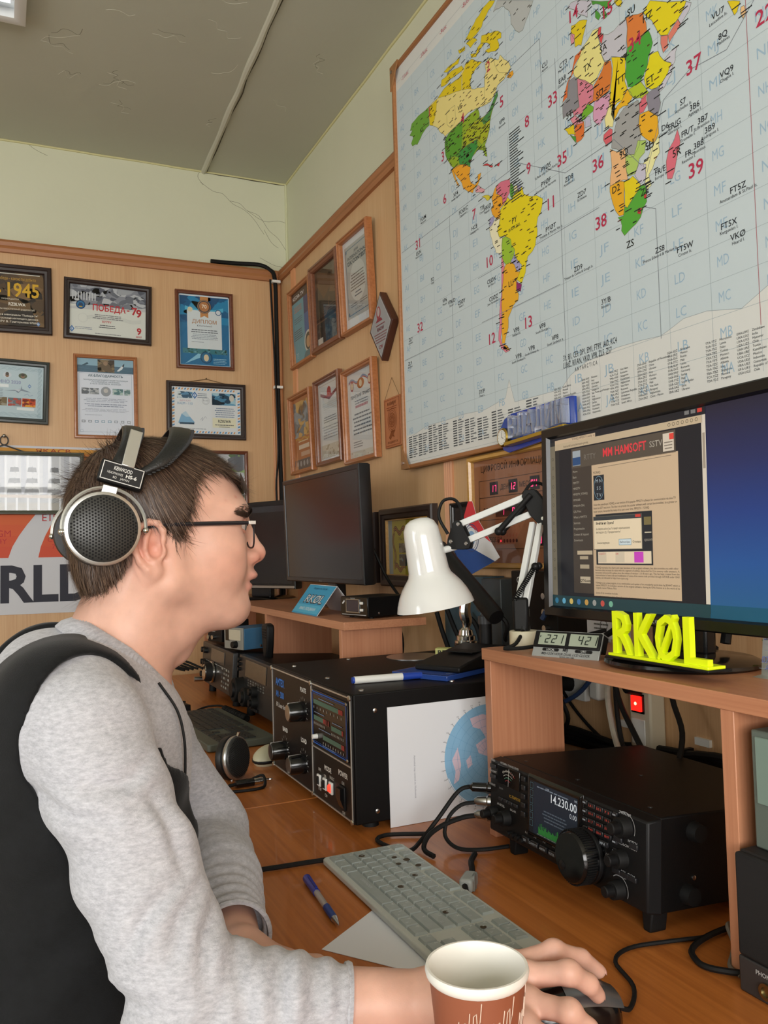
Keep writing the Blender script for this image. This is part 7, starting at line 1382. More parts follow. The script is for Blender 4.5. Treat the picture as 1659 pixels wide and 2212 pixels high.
# ------------------------------------------------------------------ the person: signed-distance shapes turned into one skin each
class Sdf:
    def __init__(s): s.ops = []
    def ell(s, c, r, k=.012, rot=None, op='u'):
        c = np.array(c, float); r = np.array(r, float); Rm = np.eye(3) if rot is None else np.array(Matrix.Rotation(R_(rot[1]), 3, rot[0])).T
        def f(P):
            q = (P-c) @ Rm.T; k0 = np.sqrt(((q/r)**2).sum(1)); k1 = np.sqrt(((q/r**2)**2).sum(1)); return k0*(k0-1)/np.maximum(k1, 1e-9)
        s.ops.append((op, f, k, c-r.max(), c+r.max())); return s
    def cap(s, a, b, r1, r2=None, k=.012, op='u'):
        a = np.array(a, float); b = np.array(b, float); r2 = r1 if r2 is None else r2; d = b-a; L2 = d @ d; m = max(r1, r2)
        def f(P):
            q = P-a; t = np.clip(q @ d/L2, 0, 1); return np.linalg.norm(q-t[:, None]*d, axis=1)-(r1+(r2-r1)*t)
        s.ops.append((op, f, k, np.minimum(a, b)-m, np.maximum(a, b)+m)); return s
    def chain(s, pts, rs, k=.01):
        for i in range(len(pts)-1): s.cap(pts[i], pts[i+1], rs[i], rs[i+1], k)
        return s
    def fn(s, f, k=.004, op='i'): s.ops.append((op, f, k, None, None)); return s
    def __call__(s, P):
        lo, hi = P.min(0), P.max(0); d = np.full(len(P), .2, np.float64)
        for op, f, k, a, b in s.ops:
            if a is not None and op == 'u' and (np.any(a-.05 > hi) or np.any(b+.05 < lo)): continue
            if a is not None and op == 's' and (np.any(a-.02 > hi) or np.any(b+.02 < lo)): continue
            e = f(P)
            if op == 'u': h = np.maximum(k-np.abs(d-e), 0)/k; d = np.minimum(d, e)-h*h*k*.25
            elif op == 's': e = -e; h = np.maximum(k-np.abs(d-e), 0)/k; d = np.maximum(d, e)+h*h*k*.25
            else: h = np.maximum(k-np.abs(d-e), 0)/k; d = np.maximum(d, e)+h*h*k*.25
        return d
def surfnet(f, lo, hi, h, B=16):
    lo = np.array(lo, float); hi = np.array(hi, float); n = (np.ceil((hi-lo)/h/B).astype(int))*B
    F = np.full(n+1, .2, np.float32); g = np.stack(np.meshgrid(*[np.arange(B+1)]*3, indexing='ij'), -1).reshape(-1, 3)
    nb = n//B; cs = np.stack(np.meshgrid(*[np.arange(q) for q in nb], indexing='ij'), -1).reshape(-1, 3)
    cen = lo+(cs*B+B/2)*h; rad = B*h*.87*1.25+.004
    for i0 in range(0, len(cs), 1):
        d = f(cen[i0:i0+1])[0]
        o = cs[i0]*B
        if d > rad: continue
        if d < -rad: F[o[0]:o[0]+B+1, o[1]:o[1]+B+1, o[2]:o[2]+B+1] = -.2; continue
        F[o[0]:o[0]+B+1, o[1]:o[1]+B+1, o[2]:o[2]+B+1] = f(lo+(g+o)*h).reshape(B+1, B+1, B+1)
    S = F < 0; c = np.zeros(n, np.uint8)
    C8 = [(i, j, k) for i in (0, 1) for j in (0, 1) for k in (0, 1)]
    for i, j, k in C8: c += S[i:n[0]+i, j:n[1]+j, k:n[2]+k]
    act = (c > 0) & (c < 8); idx = np.full(n, -1, np.int32); A = np.argwhere(act); idx[act] = np.arange(len(A))
    pos = np.zeros((len(A), 3)); cnt = np.zeros(len(A))
    for a in C8:
        for ax in range(3):
            if a[ax]: continue
            b = list(a); b[ax] = 1
            fa = F[A[:, 0]+a[0], A[:, 1]+a[1], A[:, 2]+a[2]].astype(float); fb = F[A[:, 0]+b[0], A[:, 1]+b[1], A[:, 2]+b[2]].astype(float)
            m = (fa < 0) != (fb < 0); t = np.where(m, fa/np.where(m, fa-fb, 1), 0)
            p = np.tile(np.array(a, float), (len(A), 1)); p[:, ax] = t; pos += p*m[:, None]; cnt += m
    V = lo+(A+pos/cnt[:, None])*h; Q = []
    for ax in range(3):
        sl0 = [slice(1, n[i]) for i in range(3)]; sl1 = list(sl0); sl0[ax] = slice(0, n[ax]); sl1[ax] = slice(1, n[ax]+1)
        s0 = S[tuple(sl0)]; s1 = S[tuple(sl1)]; e = np.argwhere(s0 != s1); fl = s0[tuple(e.T)]
        base = e.copy(); u, v = (ax+1) % 3, (ax+2) % 3
        base[:, u] += 1; base[:, v] += 1
        def cell(du, dv): q = base.copy(); q[:, u] -= du; q[:, v] -= dv; return idx[tuple(q.T)]
        q = np.stack([cell(1, 1), cell(0, 1), cell(0, 0), cell(1, 0)], 1); q[~fl] = q[~fl][:, ::-1]; Q.append(q)
    Q = np.concatenate(Q); Q = Q[(Q >= 0).all(1)]
    return V, Q
def relax(V, Q, it=2, lam=.5):
    E = np.concatenate([Q[:, [0, 1]], Q[:, [1, 2]], Q[:, [2, 3]], Q[:, [3, 0]]]); E = np.concatenate([E, E[:, ::-1]])
    cnt = np.bincount(E[:, 0], minlength=len(V)).astype(float)
    for _ in range(it):
        W = np.stack([np.bincount(E[:, 0], V[E[:, 1], i], len(V)) for i in range(3)], 1)/np.maximum(cnt, 1)[:, None]; V = V+lam*(W-V)
    return V
def normals(V, Q):
    n = np.cross(V[Q[:, 2]]-V[Q[:, 0]], V[Q[:, 3]]-V[Q[:, 1]]); N = np.zeros_like(V)
    for i in range(4): 
        for a in range(3): N[:, a] += np.bincount(Q[:, i], n[:, a], len(V))
    return N/np.maximum(np.linalg.norm(N, axis=1), 1e-12)[:, None]
def npmesh(name, V, Q, mat, parent, cols=None):
    me = bpy.data.meshes.new(name); me.vertices.add(len(V)); me.vertices.foreach_set('co', V.astype(np.float32).ravel())
    me.loops.add(Q.size); me.loops.foreach_set('vertex_index', Q.astype(np.int32).ravel()); me.polygons.add(len(Q)); me.polygons.foreach_set('loop_start', np.arange(0, Q.size, Q.shape[1], dtype=np.int32))
    me.polygons.foreach_set('use_smooth', np.ones(len(Q), bool)); me.update(calc_edges=True); me.validate()
    if cols is not None:
        at = me.color_attributes.new('Skin', 'FLOAT_COLOR', 'POINT'); at.data.foreach_set('color', np.concatenate([cols, np.ones((len(cols), 1))], 1).astype(np.float32).ravel())
    me.materials.append(mat); o = bpy.data.objects.new(name, me); COL.objects.link(o)
    if parent: o.parent = parent; o.matrix_parent_inverse = parent.matrix_world.inverted()
    return o
YM = 1.045
person = T('person', 'person in profile with short brown hair, grey sweatshirt and black vest', 'person', Matrix.Translation((0.0, YM, .02)))

# ---- head and neck
S = Sdf()
S.ell((.166,YM,1.256), (.090,.073,.076)); S.ell((.214,YM,1.252), (.066,.062,.064), .02); S.ell((.222,YM,1.212), (.058,.055,.055), .02)
S.ell((.238,YM,1.172), (.046,.036,.034), .02)
for s in (-1, 1):
    S.cap((.180,YM+s*.054,1.168), (.250,YM+s*.020,1.132), .015, .016, .025)       # jaw line
    S.cap((.176,YM+s*.058,1.205), (.178,YM+s*.055,1.170), .012, .014, .03)        # ramus
    S.ell((.238,YM+s*.044,1.208), (.026,.018,.020), .03)                          # cheekbone
    S.ell((.230,YM+s*.036,1.178), (.034,.020,.026), .03)                          # cheek
    S.ell((.252,YM+s*.028,1.2515), (.024,.028,.009), .022)                          # brow ridge
S.ell((.262,YM,1.1335), (.0215,.023,.021), .02); S.ell((.225,YM,1.133), (.045,.036,.022), .03)
# eye sockets
for s in (-1, 1): S.ell((.290,YM+s*.036,1.2330), (.0215,.019,.0115), .010, op='s')
# nose
S.cap((.2785,YM,1.240), (.2945,YM,1.2045), .0072, .0095, .010); S.ell((.2965,YM,1.1985), (.0115,.0105,.0095), .008); S.cap((.296,YM,1.1935), (.284,YM,1.185), .006, .006, .006)
for s in (-1, 1):
    S.ell((.2865,YM+s*.0115,1.1945), (.0105,.0078,.0085), .006); S.ell((.295,YM+s*.0075,1.1868), (.0055,.0036,.0032), .003, op='s')
# mouth: lips and parting
S.ell((.274,YM,1.1735), (.0165,.020,.012), .01)
S.ell((.2842,YM,1.1715), (.0118,.0215,.0068), .005); S.ell((.2775,YM,1.1575), (.0112,.0195,.0075), .005); S.ell((.298,YM,1.1640), (.019,.024,.0019), .0025, op='s'); S.ell((.291,YM,1.1455), (.012,.02,.006), .006, op='s')
# ears
for s in (-1, 1):
    Y = YM+s*.0735
    S.ell((.151,Y-s*.003,1.207), (.0165,.0060,.027), .004, ('Y', 12))
    rim = [(.1640,1.209),(.1665,1.217),(.1665,1.227),(.161,1.2355),(.151,1.2375),(.1405,1.2315),(.1345,1.219),(.1350,1.206),(.1405,1.193),(.149,1.184)]
    S.chain([(x, Y+s*.0055, z) for x, z in rim], [.0026,.0032,.0036,.0037,.0037,.0038,.0038,.0037,.0037,.004], .003)
    S.chain([(x, Y+s*.0040, z) for x, z in ((.152,1.228),(.1475,1.219),(.1465,1.208),(.150,1.197),(.157,1.1925),(.163,1.1955))], [.0024,.0030,.0032,.0032,.0030,.0028], .003)
    S.ell((.1570,Y+s*.002,1.1835), (.0085,.0054,.0088), .005); S.ell((.1670,Y+s*.003,1.204), (.0036,.0048,.0066), .004)
    S.ell((.1575,Y+s*.0055,1.2065), (.0072,.0075,.0095), .003, op='s')
# neck
S.chain([(.160,YM,1.175),(.138,YM,1.115),(.112,YM,1.045),(.09,YM,.99)], [.056,.056,.058,.066], .03); S.ell((.186,YM,1.112), (.034,.038,.030), .03)
for s in (-1, 1): S.cap((.150,YM+s*.050,1.165), (.150,YM+s*.018,1.050), .014, .011, .03)
S.ell((.196,YM,1.083), (.011,.010,.013), .02)

# ---- hands and forearms
def arm_sdf(el, wr, r0, r1):
    A = Sdf(); A.chain([el, tuple(np.array(el)*.55+np.array(wr)*.45), wr], [r0, r0*.9, r1], .02); return A
A = arm_sdf((.150,.765,.800), (.347,.700,.791), .037, .0245)
IM, MM, RM, PM = (.432,.690,.806), (.430,.664,.809), (.414,.637,.802), (.398,.620,.794); WR = (.347,.700,.791)
for m_, r in ((IM,.0135),(MM,.0135),(RM,.013),(PM,.0125)): A.cap(tuple(np.array(WR)*.9+np.array(m_)*.1), m_, .0195, r, .014)
FGR = {'i': [IM,(.471,.676,.817),(.499,.672,.806),(.517,.670,.791)], 'm': [MM,(.457,.634,.819),(.477,.633,.805),(.491,.639,.789)], 'r': [RM,(.433,.602,.806),(.449,.598,.790),(.461,.605,.771)], 'p': [PM,(.411,.591,.792),(.423,.586,.776),(.434,.590,.763)]}
for k_, rr_ in (('i',(.0114,.0095,.0084,.0070)),('m',(.0114,.0096,.0086,.0072)),('r',(.0110,.0093,.0082,.0068)),('p',(.0100,.0084,.0074,.0060))): A.chain(FGR[k_], rr_, .004)
for k_ in 'imrp': A.ell(FGR[k_][1], (.0102,.0098,.0100), .006); A.ell(FGR[k_][0], (.0118,.0108,.0120), .008)
A.chain([(.368,.712,.784),(.402,.732,.776),(.434,.729,.768),(.456,.720,.766)], [.017,.0125,.0105,.0085], .010)
A2 = arm_sdf((.262,1.190,.803), (.221,.880,.788), .037, .025)
for i, (px, py) in enumerate(((.216,.836),(.230,.828),(.245,.830),(.258,.838))):
    K = (px, py, .786); A2.cap((.223,.868,.787), K, .020, .013, .014); A2.chain([K, (px+.026,py-.022,.786), (px+.042,py-.022,.772), (px+.048,py-.012,.764)], [.0118,.010,.009,.0075], .004)
A2.chain([(.234,.864,.784),(.258,.858,.776),(.274,.856,.766)], [.017,.012,.009], .01)
# ---- trunk (hidden by the clothes)
TR = Sdf()
def trunk(T_, g=0.):
    T_.ell((.068,YM,.985), (.098+g,.172+g,.100+g), .06); T_.ell((.070,YM,.86), (.118+g,.158+g,.17+g), .08); T_.ell((.028,YM,.66), (.125+g,.165+g,.18+g), .08)
    if g: T_.ell((.104,YM,1.008), (.076+g,.118+g,.056+g), .05); T_.ell((-.01,YM,.55), (.14+g,.178+g,.11+g), .08)
    T_.cap((.056,YM-.125,1.046), (.056,YM+.125,1.046), .050+g, .050+g, .04); T_.ell((.076,YM,1.050), (.058+g,.085+g,.040+g), .04)
    return T_
trunk(TR)
ARM = [[(.078,.886,1.026),(.152,.768,.802)], [(.140,1.204,1.024),(.262,1.190,.803)]]
for a in ARM: TR.chain(a, [.038,.033], .03)
BODY = Sdf(); BODY.ops = S.ops+TR.ops+A.ops+A2.ops
Vb, Qb = surfnet(BODY, (-.07,.57,.735), (.545,1.29,1.352), .0020); Vb = relax(Vb, Qb, 2, .35)
base = np.array(lin((216,170,150))); cols = np.tile(base, (len(Vb), 1))
def tint(c, r, col, a):
    global cols
    d = (((Vb-np.array(c))/np.array(r))**2).sum(1); w_ = (a*np.exp(-d))[:, None]; cols = cols*(1-w_)+np.array(lin(col))*w_
tint((.284,YM,1.1715), (.013,.022,.0062), (168,78,74), .95); tint((.279,YM,1.1575), (.012,.020,.0065), (184,86,82), .95)
for s in (-1, 1):
    tint((.295,YM+s*.01,1.193), (.016,.016,.012), (212,128,108), .55); tint((.240,YM+s*.048,1.190), (.03,.02,.025), (222,150,128), .45); tint((.148,YM+s*.073,1.21), (.024,.014,.03), (214,132,114), .5); tint((.275,YM+s*.034,1.226), (.018,.02,.008), (188,128,116), .5)
    tint((.292,YM+s*.018,1.181), (.010,.016,.004), (150,112,96), .5)
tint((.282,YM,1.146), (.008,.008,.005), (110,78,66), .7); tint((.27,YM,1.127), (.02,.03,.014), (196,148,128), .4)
tint((.09,YM,1.16), (.03,.06,.035), (120,88,74), .6)
for c_ in ((.243,YM-.055,1.262),(.240,YM-.055,1.249),(.25,YM-.05,1.247),(.247,YM-.052,1.256),(.258,YM-.046,1.267)): tint(c_, (.0022,.004,.0022), (196,110,96), .7)
tint((.236,YM-.05,1.214), (.0011,.004,.0011), (90,54,44), .9); tint((.232,YM-.05,1.20), (.0009,.004,.0009), (110,66,54), .7)
def skin_mat():
    m = bpy.data.materials.new('skin'); m.use_nodes = True; nt = m.node_tree; b = nt.nodes['Principled BSDF']
    a = nt.nodes.new('ShaderNodeVertexColor'); a.layer_name = 'Skin'; tc = nt.nodes.new('ShaderNodeTexCoord')
    n = nt.nodes.new('ShaderNodeTexNoise'); n.inputs['Scale'].default_value = 55; n.inputs['Detail'].default_value = 6; nt.links.new(tc.outputs['Object'], n.inputs['Vector'])
    mr = nt.nodes.new('ShaderNodeMapRange'); mr.inputs['From Min'].default_value = .3; mr.inputs['From Max'].default_value = .7; mr.inputs['To Min'].default_value = .93; mr.inputs['To Max'].default_value = 1.06; nt.links.new(n.outputs['Fac'], mr.inputs['Value'])
    mx = nt.nodes.new('ShaderNodeMix'); mx.data_type = 'RGBA'; mx.blend_type = 'MULTIPLY'; mx.inputs['Factor'].default_value = 1
    nt.links.new(a.outputs['Color'], mx.inputs['A']); nt.links.new(mr.outputs[0], mx.inputs['B']); nt.links.new(mx.outputs['Result'], b.inputs['Base Color'])
    b.inputs['Roughness'].default_value = .46; b.inputs['Specular IOR Level'].default_value = .4; b.inputs['Subsurface Weight'].default_value = .18; b.inputs['Subsurface Scale'].default_value = .004; b.inputs['Subsurface Radius'].default_value = (1, .35, .2)
    n2 = nt.nodes.new('ShaderNodeTexNoise'); n2.inputs['Scale'].default_value = 900; nt.links.new(tc.outputs['Object'], n2.inputs['Vector']); bp = nt.nodes.new('ShaderNodeBump'); bp.inputs['Strength'].default_value = .12; bp.inputs['Distance'].default_value = .0006; nt.links.new(n2.outputs['Fac'], bp.inputs['Height']); nt.links.new(bp.outputs['Normal'], b.inputs['Normal'])
    return m
body = npmesh('body', Vb, Qb, skin_mat(), person, cols)
body['label'] = 'bare skin of face, neck and hands'
def pw(mb, name, mat, bevel=0, smooth=35):    # a part given in world coordinates
    o = mb.build(name, mat, None, bevel, smooth); o.parent = person; o.matrix_parent_inverse = person.matrix_world.inverted(); return o
# eyes, brows, nails
for s in (-1, 1):
    e = pw(MB().ball((.2630,YM+s*.033,1.2325), .0112, 18, 12), 'eye', M('eye_white', (206,192,186), .25))
    d = Vector((.98, s*.12, -.05)).normalized(); i_ = MB().lathe([(.0058,.0102),(.0052,.0115),(.003,.0121),(.0001,.0123)], (.2626,YM+s*.033,1.2325), d, 16, False).build('iris', M('iris_grey', (84,92,92), .2), e)
    pw(MB().tube([(.2575,YM+s*.0465,1.2325),(.2660,YM+s*.0425,1.2372),(.2728,YM+s*.034,1.2385),(.2735,YM+s*.025,1.2360)], .0030, 6), 'eyelid', M('lid_skin', (206,146,124), .5)); pw(MB().tube([(.2585,YM+s*.0455,1.2305),(.2660,YM+s*.042,1.2272),(.2718,YM+s*.034,1.2258),(.2722,YM+s*.026,1.2272)], .0026, 6), 'eyelid', MATS['lid_skin'])
m_hair = M('hair_brown', (74,56,45), .45, noise=.35, nscale=90)
hr = np.random.default_rng(5)
def strands(name, roots, dirs, norms, length, width, parent, curl=.35, lift=.12, seg=4, mat=None):
    """tapered ribbons of hair lying along the surface"""
    n = len(roots); L = length*hr.uniform(.6, 1.25, n); P = roots.copy(); D = dirs.copy(); V = []; side = np.cross(norms, dirs); side /= np.maximum(np.linalg.norm(side, axis=1), 1e-9)[:, None]
    V.append(P-side*width*.5); V.append(P+side*width*.5)
    for k in range(1, seg+1):
        D = D+hr.normal(0, curl*.12, (n, 3))+norms*lift/seg-norms*.02*k; D /= np.linalg.norm(D, axis=1)[:, None]; P = P+D*(L/seg)[:, None]; w_ = width*(1-k/seg*.85)
        V.append(P-side*w_*.5); V.append(P+side*w_*.5)
    V = np.stack(V, 1); Q = []
    b = np.arange(n)*(2*seg+2)
    for k in range(seg): Q.append(np.stack([b+2*k, b+2*k+1, b+2*k+3, b+2*k+2], 1))
    o = npmesh(name, V.reshape(-1, 3), np.concatenate(Q), mat or m_hair, person); o['kind'] = 'stuff'; return o
def snap(P, off=.0004):
    """move points onto the skin and give the outward normal there"""
    e = 4e-4
    for _ in range(6):
        g = np.stack([S(P+np.eye(3)[i]*e)-S(P-np.eye(3)[i]*e) for i in range(3)], 1); g /= np.maximum(np.linalg.norm(g, axis=1), 1e-9)[:, None]; P = P-g*np.clip(S(P)-off, -.006, .006)[:, None]
    return P, g
for s in (-1, 1):
    n = 760; t_ = hr.random(n); X = .2860-.030*t_; R0 = np.stack([X, np.full(n, YM)+s*(.018+.038*t_)+hr.normal(0, .0006, n), 1.2500+.0030*np.sin(t_*2.6)-.003*t_+hr.normal(0, .0010, n)], 1)
    N0 = np.tile(np.array([.75, s*.62, .1]), (n, 1)); D0 = np.tile(np.array([-.45, s*.8, .12]), (n, 1)); D0 /= np.linalg.norm(D0, axis=1)[:, None]
    R0, N0 = snap(R0, .0014); D0 = D0-(D0*N0).sum(1)[:, None]*N0; D0 /= np.linalg.norm(D0, axis=1)[:, None]; 
    tc_ = np.linspace(0, 1, 8); C0 = np.stack([.2860-.030*tc_, np.full(8, YM)+s*(.018+.038*tc_), 1.2490+.0030*np.sin(tc_*2.6)-.003*tc_], 1); C0, _ = snap(C0, -.0004); pw(MB().tube([tuple(q) for q in C0], lambda q: .0012+.0026*math.sin(math.pi*min(1, .22+.74*q))**.8, 8, 4), 'brow_hair', m_hair)
    strands('eyebrow', R0, D0, N0, .007, .0010, person, .2, .40)
for c_, d_ in (((.491,.639,.789),(.6,.1,-.8)), ((.461,.605,.771),(.5,.2,-.85)), ((.517,.670,.791),(.7,0,-.7))):
    d = Vector(d_).normalized(); nrm = Vector((.75,-.35,.6)).normalized(); o = Vector(c_)+nrm*.0056; u_ = nrm.cross(d).normalized()
    mb = MB(); V = []
    for i in range(5):
        for j in range(5): a_ = (i/4-.5); b_ = (j/4-.5); V.append(tuple(o+u_*(a_*.0095)+d*(b_*.011)-nrm*(a_*a_*.009+b_*b_*.004)+nrm*.0012))
    mb.add(V, [(i*5+j, i*5+j+1, (i+1)*5+j+1, (i+1)*5+j) for i in range(4) for j in range(4)]); q = pw(mb, 'fingernail', M('nail', (224,174,158), .25), smooth=60); so = q.modifiers.new('s', 'SOLIDIFY'); so.thickness = .0008
# ---- hair: scalp shell under loose strands
HM = [(.281,1.293),(.277,1.283),(.262,1.287),(.249,1.297),(.236,1.302),(.216,1.297),(.206,1.284),(.203,1.265),(.198,1.252),(.193,1.238),(.192,1.224),(.192,1.215),(.184,1.221),(.173,1.228),(.161,1.234),(.150,1.239),(.133,1.232),(.128,1.20),(.126,1.182),(.114,1.172),(.097,1.157),(.083,1.148),(.070,1.148),(.05,1.2),(.05,1.37),(.29,1.37)]
def polyd(px, pz, poly):
    P = np.array(poly); d2 = np.full(len(px), 1e9); ins_ = np.zeros(len(px), bool); n = len(P)
    for i in range(n):
        a, b = P[i], P[(i+1) % n]; e = b-a; w0 = np.stack([px-a[0], pz-a[1]], 1); t_ = np.clip((w0 @ e)/(e @ e), 0, 1); q = w0-t_[:, None]*e; d2 = np.minimum(d2, (q**2).sum(1))
        c = ((a[1] > pz) != (b[1] > pz)) & (px < (b[0]-a[0])*(pz-a[1])/np.where(b[1]-a[1] == 0, 1e-12, b[1]-a[1])+a[0]); ins_ ^= c
    return np.where(ins_, -1, 1)*np.sqrt(d2)
HS = Sdf(); HS.ell((.164,YM,1.259), (.096,.0795,.0835)); HS.ell((.212,YM,1.256), (.069,.0665,.074), .02); HS.ell((.120,YM,1.200), (.047,.056,.062), .03)
HS.fn(lambda P: polyd(P[:, 0], P[:, 2]+.0015*np.sin(P[:, 0]*700)+.001*np.sin(P[:, 0]*1900+P[:, 1]*300), HM), .004)
vs_, qs_ = surfnet(HS, (.05,.95,1.12), (.30,1.14,1.36), .0026); vs_ = relax(vs_, qs_, 1, .4)
nn_ = normals(vs_, qs_); hair = npmesh('hair', vs_, qs_, m_hair, person)
whorl = np.array([.110, YM, 1.335])
def flow(P, N):
    d = P-whorl; d = d-(d*N).sum(1)[:, None]*N; r = np.linalg.norm(d, axis=1)[:, None]; d = d/np.maximum(r, 1e-6)
    fwd = np.array([.55, 0, -.35]); down = np.array([.12, 0, -1.0]); f_ = np.clip((P[:, :1]-.16)/.08, 0, 1)
    d = d+f_*fwd+(1-f_)*down*.7; d = d-(d*N).sum(1)[:, None]*N; return d/np.maximum(np.linalg.norm(d, axis=1), 1e-6)[:, None]
def outer(P): return ((P[:, 1] < YM-.03) | (P[:, 2] > 1.27) | (P[:, 0] < .11) | (P[:, 1] > YM+.03))
for cnt, ln, wd, lf, mt in ((9000, .026, .0011, .10, m_hair), (3800, .030, .0008, .24, M('hair_light', (112,88,70), .42)), (1200, .022, .0007, .70, m_hair)):
    i_ = hr.integers(0, len(vs_), cnt); P = vs_[i_]; N = nn_[i_]; ok = outer(P); P, N = P[ok], N[ok]; P = P+hr.normal(0, .0008, P.shape)+N*.0008
    strands('hair_strands', P, flow(P, N), N, ln, wd, person, .5, lf, mat=mt)
i_ = np.where((vs_[:, 0] < .15) & (vs_[:, 2] > 1.27))[0]; i_ = hr.choice(i_, 900); P = vs_[i_]; N = nn_[i_]; D_ = flow(P, N)*.6+N*.55+np.array([-.35, 0, .25])+hr.normal(0, .3, P.shape); D_ /= np.linalg.norm(D_, axis=1)[:, None]
strands('tousled_tufts', P, D_, N, .020, .0007, person, .8, .1)
# fringe and sideburn wisps
n = 700; t_ = hr.random(n); R0 = np.stack([.262+.018*(1-np.abs(2*t_-1)), YM-.058+.116*t_, 1.296-.004*hr.random(n)], 1); N0 = np.stack([np.full(n, .8), (t_-.5)*1.6, np.full(n, .3)], 1); N0 /= np.linalg.norm(N0, axis=1)[:, None]
D0 = np.tile(np.array([.25, 0, -1.0]), (n, 1))+hr.normal(0, .25, (n, 3)); D0 -= (D0*N0).sum(1)[:, None]*N0; D0 /= np.linalg.norm(D0, axis=1)[:, None]
strands('fringe', R0, D0, N0, .020, .0008, person, .3, .05)
n = 420; t_ = hr.random(n); R0 = np.stack([.178+.020*t_, np.full(n, YM-.0655+.0035)+.006*t_, 1.222+.045*t_+hr.normal(0, .006, n)], 1); N0 = np.tile(np.array([.15, -.98, .1]), (n, 1)); D0 = np.tile(np.array([.25, .05, -1.0]), (n, 1))+hr.normal(0, .2, (n, 3)); D0 -= (D0*N0).sum(1)[:, None]*N0; D0 /= np.linalg.norm(D0, axis=1)[:, None]
R0, N0 = snap(R0); D0 = D0-(D0*N0).sum(1)[:, None]*N0; D0 /= np.linalg.norm(D0, axis=1)[:, None]; strands('sideburn', R0, D0, N0, .012, .0006, person, .3, .10)
# ---- clothes
def cloth_mat(name, c1, c2, scale, stretch, rough=.85, bump=.5, sheen=.25):
    m = bpy.data.materials.new(name); m.use_nodes = True; nt = m.node_tree; b = nt.nodes['Principled BSDF']; MATS[name] = m
    tc = nt.nodes.new('ShaderNodeTexCoord'); mp = nt.nodes.new('ShaderNodeMapping'); mp.inputs['Scale'].default_value = stretch; nt.links.new(tc.outputs['Object'], mp.inputs['Vector'])
    n = nt.nodes.new('ShaderNodeTexNoise'); n.inputs['Scale'].default_value = scale; n.inputs['Detail'].default_value = 7; n.inputs['Roughness'].default_value = .75; nt.links.new(mp.outputs[0], n.inputs['Vector'])
    mr = nt.nodes.new('ShaderNodeMapRange'); mr.inputs['From Min'].default_value = .32; mr.inputs['From Max'].default_value = .68; nt.links.new(n.outputs['Fac'], mr.inputs['Value'])
    mx = nt.nodes.new('ShaderNodeMix'); mx.data_type = 'RGBA'; mx.inputs['A'].default_value = (*lin(c1), 1); mx.inputs['B'].default_value = (*lin(c2), 1); nt.links.new(mr.outputs[0], mx.inputs['Factor']); nt.links.new(mx.outputs['Result'], b.inputs['Base Color'])
    b.inputs['Roughness'].default_value = rough; b.inputs['Sheen Weight'].default_value = sheen; b.inputs['Specular IOR Level'].default_value = .2
    n2 = nt.nodes.new('ShaderNodeTexNoise'); n2.inputs['Scale'].default_value = 900; nt.links.new(tc.outputs['Object'], n2.inputs['Vector']); bp = nt.nodes.new('ShaderNodeBump'); bp.inputs['Strength'].default_value = bump; bp.inputs['Distance'].default_value = .0008; nt.links.new(n2.outputs['Fac'], bp.inputs['Height']); nt.links.new(bp.outputs['Normal'], b.inputs['Normal'])
    return m
m_sw = cloth_mat('grey_melange', (158,158,165), (200,200,206), 130, (1, 1, 2.6)); m_vest = cloth_mat('black_fleece', (15,16,17), (22,23,25), 60, (1,1,1), .8, .4, .1)
SL_R = [(.075,.876,1.030),(.110,.818,.918),(.150,.765,.806),(.225,.738,.796),(.278,.7205,.789)]; SR_R = [.0545,.0510,.0545,.0455,.0385]
SL_L = [(.142,1.204,1.026),(.208,1.203,.910),(.262,1.188,.808),(.245,1.05,.798),(.223,.905,.790)]; SR_L = [.060,.051,.051,.044,.0400]
def cuffcut(S_, e, d):
    e = np.array(e); d = np.array(d)-0; d = d/np.linalg.norm(d)
    S_.fn(lambda P: np.maximum(-((P-e) @ d), np.linalg.norm(P-e, axis=1)-.09), .003, 's'); S_.cap(tuple(e-d*.012), tuple(e+d*.05), .0325, .0325, .003, 's')
SW = Sdf(); trunk(SW, .012); SW.cap(SL_R[0], SL_R[1], SR_R[0], SR_R[1], .025); SW.cap(SL_L[0], SL_L[1], SR_L[0], SR_L[1], .035); SW.chain(SL_R, SR_R, .012); SW.chain(SL_L, SR_L, .012)
cuffcut(SW, SL_R[-1], np.array(SL_R[-1])-np.array(SL_R[-2])); cuffcut(SW, SL_L[-1], np.array(SL_L[-1])-np.array(SL_L[-2]))
vw, qw = surfnet(SW, (-.19,.64,.40), (.40,1.32,1.16), .0042); vw = relax(vw, qw, 3, .5); nw = normals(vw, qw)
def along(P, path):
    """arc position along the sleeve, distance to it, and angle around it"""
    bd = np.full(len(P), 9.); bt = np.zeros(len(P)); ba = np.zeros(len(P)); acc = 0
    for i in range(len(path)-1):
        a = np.array(path[i]); b = np.array(path[i+1]); d = b-a; L = np.linalg.norm(d); u = d/L; t = np.clip((P-a) @ u, 0, L); q = P-a-t[:, None]*u; D = np.linalg.norm(q, axis=1)
        e1 = np.cross(u, [0, 0, 1.]); e1 /= np.linalg.norm(e1); e2 = np.cross(u, e1); m = D < bd; bd[m] = D[m]; bt[m] = (acc+t)[m]; ba[m] = np.arctan2(q @ e2, q @ e1)[m]; acc += L
    return bt, bd, ba, acc
disp = np.zeros(len(vw))
